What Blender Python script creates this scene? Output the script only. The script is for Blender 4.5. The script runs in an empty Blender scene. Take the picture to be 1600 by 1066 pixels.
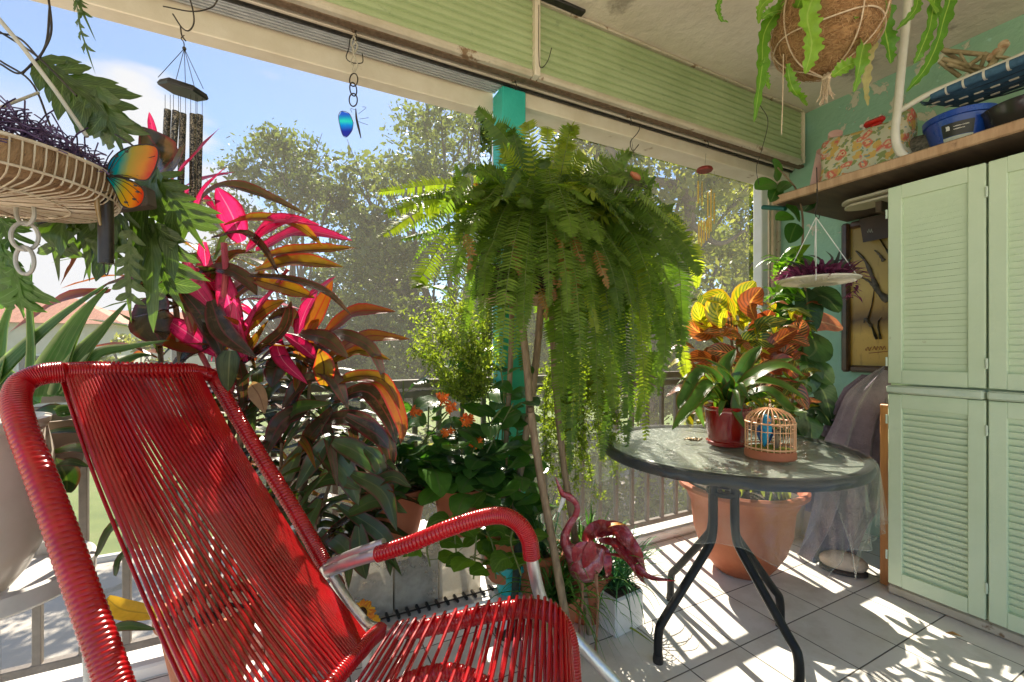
import bpy, math, random
import numpy as np
from mathutils import Vector as V, Matrix

# ------------------------------------------------------------------ camera, sky, sun, exposure
sc = bpy.context.scene
col = sc.collection
F, CY, EYE = 685.0, 546.0, 1.2            # focal length and horizon row in photo pixels, eye height
CA, SA = math.cos(math.radians(27.0)), math.sin(math.radians(27.0))
FW, RT = V((SA, CA, 0)), V((CA, -SA, 0))
cam_d = bpy.data.cameras.new('camera')
cam = bpy.data.objects.new('camera', cam_d); col.objects.link(cam)
cam.location = (0, 0, EYE)
cam.rotation_euler = (math.radians(90), 0, math.radians(-27))
cam_d.sensor_width = 36; cam_d.lens = F/1600*36
cam_d.shift_y = (CY-533)/1600
cam_d.clip_start = 0.03; cam_d.clip_end = 2000
sc.camera = cam

SUN_EL, SUN_AZ = math.radians(46), math.radians(17)      # azimuth from +Y towards +X
w = bpy.data.worlds.new('World'); sc.world = w; w.use_nodes = True
nt = w.node_tree; nt.nodes.clear()
out = nt.nodes.new('ShaderNodeOutputWorld'); bg = nt.nodes.new('ShaderNodeBackground')
sky = nt.nodes.new('ShaderNodeTexSky'); sky.sky_type = 'NISHITA'; sky.sun_disc = False
sky.sun_elevation = SUN_EL; sky.sun_rotation = SUN_AZ; sky.air_density = 1.0; sky.dust_density = 0.15; sky.ozone_density = 3.0
tc = nt.nodes.new('ShaderNodeTexCoord'); mp = nt.nodes.new('ShaderNodeMapping'); mp.inputs['Scale'].default_value = (1.6, 1.6, 5.0)
mp.inputs['Location'].default_value = (0.55, 0.2, 0.15)
nz = nt.nodes.new('ShaderNodeTexNoise'); nz.inputs['Scale'].default_value = 1.7; nz.inputs['Detail'].default_value = 9; nz.inputs['Roughness'].default_value = 0.55
rp = nt.nodes.new('ShaderNodeValToRGB'); rp.color_ramp.elements[0].position = 0.60; rp.color_ramp.elements[1].position = 0.76
mx = nt.nodes.new('ShaderNodeMix'); mx.data_type = 'RGBA'; mx.inputs['B'].default_value = (4.9, 5.0, 5.2, 1)
nt.links.new(tc.outputs['Generated'], mp.inputs['Vector']); nt.links.new(mp.outputs[0], nz.inputs['Vector'])
nt.links.new(nz.outputs['Fac'], rp.inputs['Fac'])
nrmz = nt.nodes.new('ShaderNodeVectorMath'); nrmz.operation = 'NORMALIZE'; nt.links.new(tc.outputs['Generated'], nrmz.inputs[0])
def wmath(op, a, b):
    m = nt.nodes.new('ShaderNodeMath'); m.operation = op
    for i, q in enumerate((a, b)):
        if isinstance(q, (int, float)): m.inputs[i].default_value = q
        else: nt.links.new(q, m.inputs[i])
    return m.outputs[0]
acc = rp.outputs['Color']
for (cx_, cy_), r0_, r1_ in (((208, 215), 0.9915, 0.9975), ((60, 430), 0.950, 0.988), ((330, 345), 0.990, 0.997)):      # the bright cumulus low at the left
    dv = (FW+RT*((cx_-800)/F)+V((0, 0, (CY-cy_)/F))).normalized()
    dt_ = nt.nodes.new('ShaderNodeVectorMath'); dt_.operation = 'DOT_PRODUCT'; nt.links.new(nrmz.outputs[0], dt_.inputs[0]); dt_.inputs[1].default_value = tuple(dv)
    mr = nt.nodes.new('ShaderNodeMapRange'); mr.interpolation_type = 'SMOOTHSTEP'; mr.inputs['From Min'].default_value = r0_; mr.inputs['From Max'].default_value = r1_
    nt.links.new(wmath('ADD', dt_.outputs['Value'], wmath('MULTIPLY', wmath('SUBTRACT', nz.outputs['Fac'], 0.5), 0.035)), mr.inputs['Value'])
    acc = wmath('MAXIMUM', acc, mr.outputs[0])
nt.links.new(acc, mx.inputs['Factor'])
nt.links.new(sky.outputs['Color'], mx.inputs['A']); nt.links.new(mx.outputs['Result'], bg.inputs['Color'])
nt.links.new(bg.outputs[0], out.inputs['Surface'])
bg.inputs['Strength'].default_value = 0.066

sd = bpy.data.lights.new('sun', 'SUN'); sd.energy = 4.6; sd.angle = math.radians(0.5); sd.color = (1.0, 0.90, 0.75)
so = bpy.data.objects.new('sun', sd); col.objects.link(so)
sdir = V((math.sin(SUN_AZ)*math.cos(SUN_EL), math.cos(SUN_AZ)*math.cos(SUN_EL), math.sin(SUN_EL)))
so.rotation_euler = sdir.to_track_quat('Z', 'Y').to_euler(); so.location = sdir*30

sc.view_settings.view_transform = 'Standard'; sc.view_settings.look = 'None'
sc.view_settings.gamma = 1; sc.view_settings.exposure = 1.85; sc.view_settings.use_curve_mapping = False
sc.cycles.max_bounces = 8; sc.cycles.transparent_max_bounces = 16; sc.cycles.diffuse_bounces = 4
sc.cycles.glossy_bounces = 3; sc.cycles.transmission_bounces = 4; sc.cycles.caustics_reflective = False; sc.cycles.caustics_refractive = False
sc.cycles.use_denoising = True

# ------------------------------------------------------------------ pixel -> world helpers (forward distance, or a plane)
def P(px, py, d):
    return V((0, 0, EYE)) + FW*d + RT*((px-800)/F*d) + V((0, 0, (CY-py)/F*d))
def ray(px, py):
    return FW + RT*((px-800)/F) + V((0, 0, (CY-py)/F))
def PY(px, py, y): r = ray(px, py); return V((0, 0, EYE)) + r*(y/r.y)
def PXx(px, py, x): r = ray(px, py); return V((0, 0, EYE)) + r*(x/r.x)
def PZ(px, py, z): r = ray(px, py); return V((0, 0, EYE)) + r*((z-EYE)/r.z)
def M(px, d): return px*d/F                # pixels -> metres at forward distance d

# ------------------------------------------------------------------ mesh builder
def spline(pts, n):
    """Catmull-Rom through pts, n samples"""
    p = [V(q) for q in pts]
    if len(p) == 2: return [p[0].lerp(p[1], i/(n-1)) for i in range(n)]
    q = [p[0]*2-p[1]] + p + [p[-1]*2-p[-2]]
    o = []
    for i in range(n):
        t = i/(n-1)*(len(p)-1); k = min(int(t), len(p)-2); u = t-k
        a, b, c, d = q[k], q[k+1], q[k+2], q[k+3]
        o.append(0.5*((2*b)+(c-a)*u+(2*a-5*b+4*c-d)*u*u+(3*b-a-3*c+d)*u**3))
    return o
def frames(path):
    n = len(path); T = []
    for i in range(n):
        t = path[min(i+1, n-1)]-path[max(i-1, 0)]
        T.append(t.normalized() if t.length > 1e-9 else (T[-1] if T else V((0, 0, 1))))
    a = V((0, 0, 1)) if abs(T[0].z) < 0.9 else V((1, 0, 0))
    N = [(a - T[0]*a.dot(T[0])).normalized()]
    for i in range(1, n):
        v = N[-1]-T[i]*N[-1].dot(T[i])
        N.append(v.normalized() if v.length > 1e-6 else N[-1])
    return T, N, [T[i].cross(N[i]) for i in range(n)]
class MB:
    def __init__(s): s.v, s.f, s.uv, s.r, s.m = [], [], [], [], []
    def add(s, vs, fs, uvs=None, rnd=0.5, mi=0):
        o = len(s.v); s.v += [tuple(x) for x in vs]; s.f += [tuple(i+o for i in f) for f in fs]
        s.uv += list(uvs) if uvs else [(0, 0)]*len(vs); s.r += [rnd]*len(vs); s.m += [mi]*len(fs); return s
    def box(s, c, d, rot=None, bev=0.0, mi=0, rnd=0.5):
        c = V(c); x, y, z = d[0]/2, d[1]/2, d[2]/2; R = rot or Matrix.Identity(3)
        if bev <= 0:
            vs = [c+R@V((i*x, j*y, k*z)) for i in (-1, 1) for j in (-1, 1) for k in (-1, 1)]
            fs = [(0, 1, 3, 2), (4, 6, 7, 5), (0, 4, 5, 1), (2, 3, 7, 6), (0, 2, 6, 4), (1, 5, 7, 3)]
            uv = [(0, 0), (0, 1), (0, 0), (0, 1), (1, 0), (1, 1), (1, 0), (1, 1)]
            return s.add(vs, fs, uv, rnd, mi)
        b = min(bev, x*.98, y*.98, z*.98); vs = []; idx = {}
        for i in (-1, 1):
            for j in (-1, 1):
                for k in (-1, 1):
                    for a in range(3):
                        q = [i*(x-b), j*(y-b), k*(z-b)]; q[a] = (i*x, j*y, k*z)[a]
                        idx[(i, j, k, a)] = len(vs); vs.append(c+R@V(q))
        fs = []
        for i in (-1, 1):
            fs.append((idx[(i, -1, -1, 0)], idx[(i, 1, -1, 0)], idx[(i, 1, 1, 0)], idx[(i, -1, 1, 0)]))
            fs.append((idx[(-1, i, -1, 1)], idx[(1, i, -1, 1)], idx[(1, i, 1, 1)], idx[(-1, i, 1, 1)]))
            fs.append((idx[(-1, -1, i, 2)], idx[(1, -1, i, 2)], idx[(1, 1, i, 2)], idx[(-1, 1, i, 2)]))
            for j in (-1, 1):
                fs.append((idx[(i, j, -1, 0)], idx[(i, j, 1, 0)], idx[(i, j, 1, 1)], idx[(i, j, -1, 1)]))
                fs.append((idx[(i, -1, j, 0)], idx[(i, 1, j, 0)], idx[(i, 1, j, 2)], idx[(i, -1, j, 2)]))
                fs.append((idx[(-1, i, j, 1)], idx[(1, i, j, 1)], idx[(1, i, j, 2)], idx[(-1, i, j, 2)]))
                for k in (-1, 1): fs.append((idx[(i, j, k, 0)], idx[(i, j, k, 1)], idx[(i, j, k, 2)]))
        return s.add(vs, fs, None, rnd, mi)
    def tube(s, pts, r, n=8, seg=None, cap=True, mi=0, rnd=0.5, flat=1.0):
        path = spline(pts, seg) if seg else [V(p) for p in pts]
        m = len(path); T, N, B = frames(path)
        rr = (lambda t: r) if not callable(r) and not isinstance(r, (list, tuple)) else (r if callable(r) else (lambda t: r[0]+(r[1]-r[0])*t))
        vs, fs, uv = [], [], []
        for i in range(m):
            q = rr(i/(m-1))
            for k in range(n):
                a = 2*math.pi*k/n; vs.append(path[i]+N[i]*math.cos(a)*q+B[i]*math.sin(a)*q*flat); uv.append((k/n, i/(m-1)))
        for i in range(m-1):
            for k in range(n):
                k2 = (k+1) % n; fs.append((i*n+k, i*n+k2, (i+1)*n+k2, (i+1)*n+k))
        if cap: fs.append(tuple(range(n))[::-1]); fs.append(tuple((m-1)*n+k for k in range(n)))
        return s.add(vs, fs, uv, rnd, mi)
    def coil(s, path, R, pitch, n=16, amp=0.2, mi=0):
        """cord wound tightly round a bar: a helical ridge with round crests"""
        L = sum((path[i+1]-path[i]).length for i in range(len(path)-1)); sub = 5
        m = int(L/pitch*sub)+2; path = spline(path, m); T, N, B = frames(path)
        vs, fs = [], []
        c = pitch*0.5
        for i in range(m):
            for k in range(n):
                a = 2*math.pi*k/n; ph = (i/sub + k/n) % 1.0
                x = (ph-0.5)*2
                q = R + c*amp*4*math.sqrt(max(0, 1-x*x*0.97)) - c
                vs.append(path[i]+N[i]*math.cos(a)*q+B[i]*math.sin(a)*q)
        for i in range(m-1):
            for k in range(n):
                k2 = (k+1) % n; fs.append((i*n+k, i*n+k2, (i+1)*n+k2, (i+1)*n+k))
        fs.append(tuple(range(n))[::-1]); fs.append(tuple((m-1)*n+k for k in range(n)))
        return s.add(vs, fs, None, 0.5, mi)
    def lathe(s, prof, c=(0, 0, 0), n=32, rot=None, mi=0, rnd=0.5, wob=None, sx=1.0, sy=1.0, cap=True):
        c = V(c); R = rot or Matrix.Identity(3); vs, fs, uv = [], [], []
        for j, (r, z) in enumerate(prof):
            for k in range(n):
                a = 2*math.pi*k/n; q = r*(1+(wob(a, z) if wob else 0))
                vs.append(c+R@V((q*math.cos(a)*sx, q*math.sin(a)*sy, z))); uv.append((k/n, j/(len(prof)-1)))
        for j in range(len(prof)-1):
            for k in range(n):
                k2 = (k+1) % n; fs.append((j*n+k, j*n+k2, (j+1)*n+k2, (j+1)*n+k))
        if prof[0] == prof[-1]: cap = False
        if cap and prof[0][0] > 1e-5: fs.append(tuple(range(n))[::-1])
        if cap and prof[-1][0] > 1e-5: fs.append(tuple((len(prof)-1)*n+k for k in range(n)))
        return s.add(vs, fs, uv, rnd, mi)
    def ball(s, c, r, n=12, mi=0, rnd=0.5, sc3=(1, 1, 1), rot=None, wob=None):
        c = V(c); R = rot or Matrix.Identity(3); m = max(4, n//2); vs, fs = [], []
        for j in range(m+1):
            th = math.pi*j/m
            for k in range(n):
                a = 2*math.pi*k/n; d = V((math.sin(th)*math.cos(a)*sc3[0], math.sin(th)*math.sin(a)*sc3[1], math.cos(th)*sc3[2]))
                q = r*(1+(wob(a, th) if wob else 0)); vs.append(c+R@(d*q))
        for j in range(m):
            for k in range(n):
                k2 = (k+1) % n; fs.append((j*n+k, (j+1)*n+k, (j+1)*n+k2, j*n+k2))
        return s.add(vs, fs, None, rnd, mi)
    def prism(s, pts, off, mi=0, rnd=0.5):
        n = len(pts); vs = [V(p) for p in pts]+[V(p)+V(off) for p in pts]
        fs = [tuple(range(n)), tuple(range(2*n-1, n-1, -1))]+[(i, i+n, (i+1) % n+n, (i+1) % n) for i in range(n)]
        return s.add(vs, fs, None, rnd, mi)
    def sheet(s, rows, mi=0, rnd=0.5, closed=False):
        a, b = len(rows), len(rows[0]); vs = [p for r in rows for p in r]
        uv = [(j/(b-1), i/(a-1)) for i in range(a) for j in range(b)]
        fs = [(i*b+j, i*b+(j+1) % b, (i+1)*b+(j+1) % b, (i+1)*b+j) for i in range(a-1) for j in range(b if closed else b-1)]
        return s.add(vs, fs, uv, rnd, mi)
    def leaf(s, pts, wid, seg=9, nrm=None, fold=0.25, shape='lance', wavy=0.0, roll=0.0, mi=0, rnd=None, across=4, curl=0.0):
        """a blade along pts; nrm ~ the side its upper face looks to; fold lifts the edges"""
        path = spline(pts, seg); m = len(path); nrm = V(nrm) if nrm is not None else V((0, 0, 1))
        rnd = random.random() if rnd is None else rnd; ph = random.random()*6
        vs, uv, fs = [], [], []
        for i in range(m):
            t = i/(m-1)
            T = (path[min(i+1, m-1)]-path[max(i-1, 0)])
            T = T.normalized() if T.length > 1e-9 else V((0, 0, 1))
            S = T.cross(nrm)
            if S.length < 0.15: S = T.cross(V((0.3, 0.8, 0.5)))
            S.normalize(); N = S.cross(T)
            if roll: S, N = S*math.cos(roll*t)+N*math.sin(roll*t), N*math.cos(roll*t)-S*math.sin(roll*t)
            W = wid*SHAPES[shape](t)*0.5
            for k in range(across+1):
                u = k/across*2-1
                z = fold*abs(u)*W + (wavy*W*math.sin(t*15+ph+(u > 0)*1.7)*abs(u)) - curl*W*u*u
                vs.append(path[i]+S*u*W+N*z); uv.append((k/across, t))
        b = across+1
        for i in range(m-1):
            for k in range(across): fs.append((i*b+k, i*b+k+1, (i+1)*b+k+1, (i+1)*b+k))
        return s.add(vs, fs, uv, rnd, mi)
    def build(s, name, mats, parent=None, smooth=True, loc=None):
        me = bpy.data.meshes.new(name)
        o = V(loc) if loc else None
        vv = s.v if not o else [(a-o.x, b-o.y, c-o.z) for a, b, c in s.v]
        me.from_pydata(vv, [], s.f); mats = mats if isinstance(mats, (list, tuple)) else [mats]
        for m in mats: me.materials.append(m)
        if len(mats) > 1: me.polygons.foreach_set('material_index', s.m)
        ul = me.uv_layers.new(name='UVMap'); li = np.empty(len(me.loops), dtype=np.int32); me.loops.foreach_get('vertex_index', li)
        ul.data.foreach_set('uv', np.array(s.uv, dtype=np.float32)[li].ravel())
        at = me.attributes.new('rnd', 'FLOAT', 'POINT'); at.data.foreach_set('value', np.array(s.r, dtype=np.float32))
        if smooth:
            me.polygons.foreach_set('use_smooth', [True]*len(me.polygons))
            if smooth != 'all':
                try: me.set_sharp_from_angle(angle=math.radians(38))
                except Exception: pass
        me.update()
        ob = bpy.data.objects.new(name, me); col.objects.link(ob)
        if o: ob.location = o
        if parent: ob.parent = parent; ob.matrix_parent_inverse = Matrix.Translation(-V(parent.location)) if not parent.rotation_euler.z else parent.matrix_world.inverted()
        return ob
SHAPES = {
    'lance': lambda t: max(0.03, math.sin(math.pi*min(1, t*0.93+0.07))**0.75*(1-0.25*t)*1.12),
    'strap': lambda t: max(0.02, min(1, 0.55+t*1.5)*(1-t**4)**0.8),
    'taper': lambda t: max(0.02, (1-t)**0.75*min(1, 0.8+t*1.5)),
    'oval': lambda t: max(0.05, math.sin(math.pi*min(1, t*0.97+0.02))**0.6),
    'ovate': lambda t: max(0.03, (math.sin(math.pi*t**0.72)**0.7)),
    'obov': lambda t: max(0.06, math.sin(math.pi*t**1.55)**0.75),
    'round': lambda t: max(0.1, math.sqrt(max(0, 1-(2*t-1)**2))),
}
def tag(o, label=None, cat=None, group=None, kind=None):
    if label: o['label'] = label
    if cat: o['category'] = cat
    if group: o['group'] = group
    if kind: o['kind'] = kind
    return o
def thing(name, loc, label, cat, group=None):
    o = bpy.data.objects.new(name, None); col.objects.link(o); o.location = loc; o.empty_display_size = 0.1
    return tag(o, label, cat, group)
def dup(o, delta, parent=None):
    c = o.copy(); col.objects.link(c)
    if parent: c.parent = parent
    else: c.location = V(o.location)+V(delta)
    for ch in list(o.children):
        dup(ch, (0, 0, 0), c)
    return c

# ------------------------------------------------------------------ materials
def newmat(name):
    m = bpy.data.materials.new(name); m.use_nodes = True; m.node_tree.nodes.clear(); return m, m.node_tree
class NT:
    def __init__(s, t): s.t = t
    def n(s, typ, **k):
        nd = s.t.nodes.new('ShaderNode'+typ)
        for a, b in k.items():
            if a in nd.inputs.keys(): nd.inputs[a].default_value = b
            else: setattr(nd, a, b)
        return nd
    def l(s, a, b): s.t.links.new(a, b)
    def mix(s, f, a, b, mode='MIX'):
        m = s.t.nodes.new('ShaderNodeMix'); m.data_type = 'RGBA'; m.blend_type = mode
        for inp, val in (('Factor', f), ('A', a), ('B', b)):
            if isinstance(val, (int, float)): m.inputs[inp].default_value = val
            elif isinstance(val, (tuple, list)): m.inputs[inp].default_value = (*val[:3], 1)
            else: s.l(val, m.inputs[inp])
        return m.outputs['Result']
    def math(s, op, a, b=None, c=None):
        m = s.t.nodes.new('ShaderNodeMath'); m.operation = op
        for i, val in enumerate((a, b, c)):
            if val is None: continue
            if isinstance(val, (int, float)): m.inputs[i].default_value = val
            else: s.l(val, m.inputs[i])
        return m.outputs[0]
    def ramp(s, fac, stops):
        r = s.t.nodes.new('ShaderNodeValToRGB'); e = r.color_ramp.elements
        while len(e) < len(stops): e.new(0.5)
        for i, (p, c) in enumerate(stops): e[i].position = p; e[i].color = (*c[:3], 1) if isinstance(c, (tuple, list)) else (c, c, c, 1)
        s.l(fac, r.inputs['Fac']); return r.outputs['Color']
    def noise(s, scale, detail=4, rough=0.5, vec=None, stretch=None, dist=0.0):
        t = s.t.nodes.new('ShaderNodeTexCoord') if vec is None else None
        v = t.outputs['Object'] if vec is None else vec
        if stretch:
            mp = s.n('Mapping'); mp.inputs['Scale'].default_value = stretch; s.l(v, mp.inputs['Vector']); v = mp.outputs[0]
        nn = s.n('TexNoise', Scale=scale, Detail=detail, Roughness=rough, Distortion=dist); s.l(v, nn.inputs['Vector'])
        return nn.outputs['Fac']
MATS = {}
def mat(name, c1, c2=None, rough=0.5, metal=0.0, ns=8.0, bump=0.0, bs=None, coat=0.0, stretch=None, spec=0.5, trans=0.0, spot=None, detail=5, cr=(0.35, 0.65), dist=0.0, sss=0.0):
    """solid surface: c1/c2 mottled by noise, optional stains, bump"""
    if name in MATS: return MATS[name]
    m, t = newmat(name); N = NT(t); o = N.n('OutputMaterial'); b = N.n('BsdfPrincipled')
    c2 = c2 or tuple(x*0.85 for x in c1)
    f = N.noise(ns, detail, 0.6, stretch=stretch, dist=dist)
    cc = N.ramp(f, [(cr[0], c1), (cr[1], c2)])
    if spot:                                     # (colour, scale, threshold)
        g = N.noise(spot[1], 6, 0.65); g = N.ramp(g, [(spot[2], 0.0), (spot[2]+0.06, 1.0)]); cc = N.mix(g, cc, spot[0])
    N.l(cc, b.inputs['Base Color'])
    rr = N.math('MULTIPLY_ADD', f, 0.25, rough-0.12); N.l(rr, b.inputs['Roughness'])
    b.inputs['Metallic'].default_value = metal; b.inputs['Coat Weight'].default_value = coat; b.inputs['Specular IOR Level'].default_value = spec
    b.inputs['Coat Roughness'].default_value = 0.12
    if bump:
        g = N.noise(bs or ns*4, 5, 0.6, stretch=stretch); bp = N.n('Bump', Strength=bump, Distance=0.01); N.l(g, bp.inputs['Height']); N.l(bp.outputs[0], b.inputs['Normal'])
    sh = b.outputs[0]
    if trans:
        tr = N.n('BsdfTranslucent'); N.l(cc, tr.inputs['Color']); ms = N.n('MixShader', Fac=trans); N.l(sh, ms.inputs[1]); N.l(tr.outputs[0], ms.inputs[2]); sh = ms.outputs[0]
    N.l(sh, o.inputs['Surface']); MATS[name] = m; return m
def leafmat(name, c1, c2, rib=None, edge=None, veins=0.0, vein_c=None, trans=0.45, rough=0.35, ribw=0.05, vs=14, streak=0.0, tcol=None, blot=0.0, coat=0.0):
    if name in MATS: return MATS[name]
    m, t = newmat(name); N = NT(t); o = N.n('OutputMaterial'); b = N.n('BsdfPrincipled')
    at = N.n('Attribute', attribute_name='rnd'); uv = N.n('UVMap'); sp = N.n('SeparateXYZ'); N.l(uv.outputs[0], sp.inputs[0])
    u, v = sp.outputs[0], sp.outputs[1]
    du = N.math('ABSOLUTE', N.math('SUBTRACT', u, 0.5))
    cc = N.mix(at.outputs['Fac'], c1, c2)
    nzv = N.noise(35, 4, 0.6); hs = N.n('HueSaturation'); N.l(N.math('MULTIPLY_ADD', nzv, 0.7, 0.65), hs.inputs['Value']); N.l(cc, hs.inputs['Color']); cc = hs.outputs[0]
    if blot:
        g = N.ramp(N.noise(22, 5, 0.6), [(0.6-blot*0.2, 0.0), (0.66, 1.0)]); cc = N.mix(g, cc, vein_c or (0.25, 0.14, 0.03))
    if streak:
        st = N.noise(1.0, 3, 0.6, vec=uv.outputs[0], stretch=(26, 1.2, 1)); st = N.ramp(st, [(0.52, 0.0), (0.62, streak)]); cc = N.mix(st, cc, edge or c2)
    if veins:
        # side veins sweep forward from the midrib
        ph = N.math('ADD', N.math('MULTIPLY', v, vs), N.math('MULTIPLY', du, -6.0)); fr = N.math('FRACT', ph)
        vm = N.ramp(N.math('ABSOLUTE', N.math('SUBTRACT', fr, 0.5)), [(0.05+0.12*veins, 1.0), (0.12+0.2*veins, 0.0)])
        cc = N.mix(N.math('MULTIPLY', vm, min(1, veins)), cc, vein_c or rib or c2)
    if edge: cc = N.mix(N.ramp(du, [(0.36, 0.0), (0.46, 1.0)]), cc, edge)
    if rib: cc = N.mix(N.ramp(du, [(ribw*0.5, 1.0), (ribw, 0.0)]), cc, rib)
    N.l(cc, b.inputs['Base Color']); b.inputs['Roughness'].default_value = rough; b.inputs['Coat Weight'].default_value = coat
    b.inputs['Coat Roughness'].default_value = 0.2
    bp = N.n('Bump', Strength=0.35, Distance=0.004); N.l(N.noise(1.0, 2, 0.5, vec=uv.outputs[0], stretch=(18, 3, 1)), bp.inputs['Height']); N.l(bp.outputs[0], b.inputs['Normal'])
    tr = N.n('BsdfTranslucent'); tt = N.mix(1.0, cc, tcol or (1.6, 1.6, 0.9), 'MULTIPLY'); N.l(tt, tr.inputs['Color'])
    ms = N.n('MixShader', Fac=trans); N.l(b.outputs[0], ms.inputs[1]); N.l(tr.outputs[0], ms.inputs[2])
    N.l(ms.outputs[0], o.inputs['Surface']); MATS[name] = m; return m
def glassy(name, tint=(0.9, 0.95, 0.93), alpha=0.12, rough=0.05, ns=20, bump=0.4, diff=(0.8, 0.85, 0.82), dmix=0.12, stretch=None):
    """thin clear sheet: mostly transparent, a glossy film and a little scatter"""
    m, t = newmat(name); N = NT(t); o = N.n('OutputMaterial')
    tr = N.n('BsdfTransparent', Color=(*tint, 1)); gl = N.n('BsdfGlossy', Roughness=rough); gl.inputs['Color'].default_value = (1, 1, 1, 1)
    f = N.noise(ns, 5, 0.6, stretch=stretch); bp = N.n('Bump', Strength=bump, Distance=0.01); N.l(f, bp.inputs['Height']); N.l(bp.outputs[0], gl.inputs['Normal'])
    fr = N.n('LayerWeight', Blend=0.5); N.l(bp.outputs[0], fr.inputs['Normal']); frv = N.math('MULTIPLY_ADD', N.math('POWER', fr.outputs['Facing'], 5.0), 0.9, 0.04)
    d = N.n('BsdfDiffuse', Color=(*diff, 1)); tl = N.n('BsdfTranslucent', Color=(*diff, 1)); md = N.n('MixShader', Fac=0.5); N.l(d.outputs[0], md.inputs[1]); N.l(tl.outputs[0], md.inputs[2])
    a = N.n('MixShader'); N.l(N.math('MULTIPLY', f, dmix*2), a.inputs[0]); N.l(tr.outputs[0], a.inputs[1]); N.l(md.outputs[0], a.inputs[2])
    b = N.n('MixShader'); N.l(N.math('ADD', N.math('MULTIPLY', frv, 0.4), alpha*0.4), b.inputs[0]); N.l(a.outputs[0], b.inputs[1]); N.l(gl.outputs[0], b.inputs[2])
    N.l(b.outputs[0], o.inputs['Surface']); return m
rng = random.Random(7); random.seed(11)
# ------------------------------------------------------------------ the balcony
W_X, R_Y, V_Y, H_Z = 3.36, 2.08, 1.87, 2.53       # right wall, railing plane, valance plane, header height
X0, X1, CEIL = -2.6, W_X, 2.92
Y0 = -1.6
def tile_mat():
    m, t = newmat('floor_tile'); N = NT(t); o = N.n('OutputMaterial'); b = N.n('BsdfPrincipled'); tc = N.n('TexCoord')
    sp = N.n('SeparateXYZ'); N.l(tc.outputs['Object'], sp.inputs[0])
    T = 0.285
    def line(ax, off):
        fr = N.math('FRACT', N.math('ADD', N.math('MULTIPLY', sp.outputs[ax], 1/T), off))
        return N.math('ABSOLUTE', N.math('SUBTRACT', fr, 0.5))          # 0.5 at the joint
    d = N.math('MAXIMUM', line(0, 1000-1.91/T), line(1, 1000-0.875/T))
    g = N.ramp(d, [(0.489, 0.0), (0.494, 1.0)])
    vor = N.n('TexWhiteNoise'); vor.noise_dimensions = '2D'
    sn = N.n('VectorMath', operation='FLOOR'); ad = N.n('VectorMath', operation='MULTIPLY_ADD'); ad.inputs[1].default_value = (1/T, 1/T, 0); ad.inputs[2].default_value = (1000-1.91/T, 1000-0.875/T, 0)
    N.l(tc.outputs['Object'], ad.inputs[0]); N.l(ad.outputs[0], sn.inputs[0]); N.l(sn.outputs[0], vor.inputs['Vector'])
    base = N.mix(vor.outputs['Value'], (0.72, 0.70, 0.645), (0.80, 0.775, 0.73))
    dirt = N.ramp(N.noise(5, 7, 0.65), [(0.46, 0.0), (0.72, 0.75)]); base = N.mix(dirt, base, (0.50, 0.46, 0.38))
    sp2 = N.ramp(N.noise(60, 3, 0.7), [(0.70, 0.0), (0.74, 0.6)]); base = N.mix(sp2, base, (0.35, 0.3, 0.22))
    gro = N.ramp(N.noise(14, 3, 0.6), [(0.3, (0.045, 0.04, 0.035)), (0.7, (0.13, 0.12, 0.10))])
    N.l(N.mix(g, base, gro), b.inputs['Base Color']); N.l(N.math('MULTIPLY_ADD', g, 0.5, 0.28), b.inputs['Roughness'])
    bp = N.n('Bump', Strength=0.6, Distance=0.004); N.l(N.math('SUBTRACT', N.math('MULTIPLY', N.noise(9, 4, 0.6), 0.25), g), bp.inputs['Height']); N.l(bp.outputs[0], b.inputs['Normal'])
    N.l(b.outputs[0], o.inputs['Surface']); return m
m_tile = tile_mat()
m_ceil = mat('ceiling_plaster', (0.68, 0.60, 0.50), (0.78, 0.70, 0.60), 0.85, ns=2.2, bump=0.9, bs=16, spot=((0.36, 0.31, 0.25), 1.6, 0.60))
def wall_mat():
    m, t = newmat('green_wall_paint'); N = NT(t); o = N.n('OutputMaterial'); b = N.n('BsdfPrincipled')
    c = N.ramp(N.noise(2.5, 6, 0.6), [(0.35, (0.25, 0.47, 0.35)), (0.65, (0.34, 0.56, 0.43))])
    pe = N.ramp(N.noise(5.5, 9, 0.66, dist=0.4), [(0.595, 0.0), (0.61, 1.0)]); c = N.mix(pe, c, (0.62, 0.60, 0.50))
    pe2 = N.ramp(N.noise(9.0, 8, 0.62), [(0.63, 0.0), (0.65, 1.0)]); c = N.mix(pe2, c, (0.36, 0.62, 0.55))
    N.l(c, b.inputs['Base Color']); b.inputs['Roughness'].default_value = 0.6
    h = N.math('ADD', N.math('MULTIPLY', N.noise(22, 6, 0.65), 0.8), N.math('MULTIPLY', pe, -0.25))
    bp = N.n('Bump', Strength=0.75, Distance=0.012); N.l(h, bp.inputs['Height']); N.l(bp.outputs[0], b.inputs['Normal'])
    N.l(b.outputs[0], o.inputs['Surface']); return m
m_wall = wall_mat()
m_cream = mat('cream_trim', (0.62, 0.54, 0.42), (0.70, 0.63, 0.52), 0.55, ns=6, bump=0.2, spot=((0.36, 0.27, 0.18), 7, 0.66))
m_lip = mat('lip_trim', (0.44, 0.38, 0.28), (0.56, 0.50, 0.40), 0.5, ns=9, bump=0.3, spot=((0.20, 0.12, 0.06), 9, 0.60))
m_alu = mat('mill_aluminium', (0.42, 0.44, 0.46), (0.52, 0.54, 0.56), 0.42, ns=14, metal=0.35, bump=0.3)
m_valance = mat('sage_valance', (0.33, 0.41, 0.21), (0.39, 0.47, 0.26), 0.42, ns=5, bump=0.12, bs=60, spot=((0.26, 0.33, 0.18), 12, 0.64))
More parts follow.
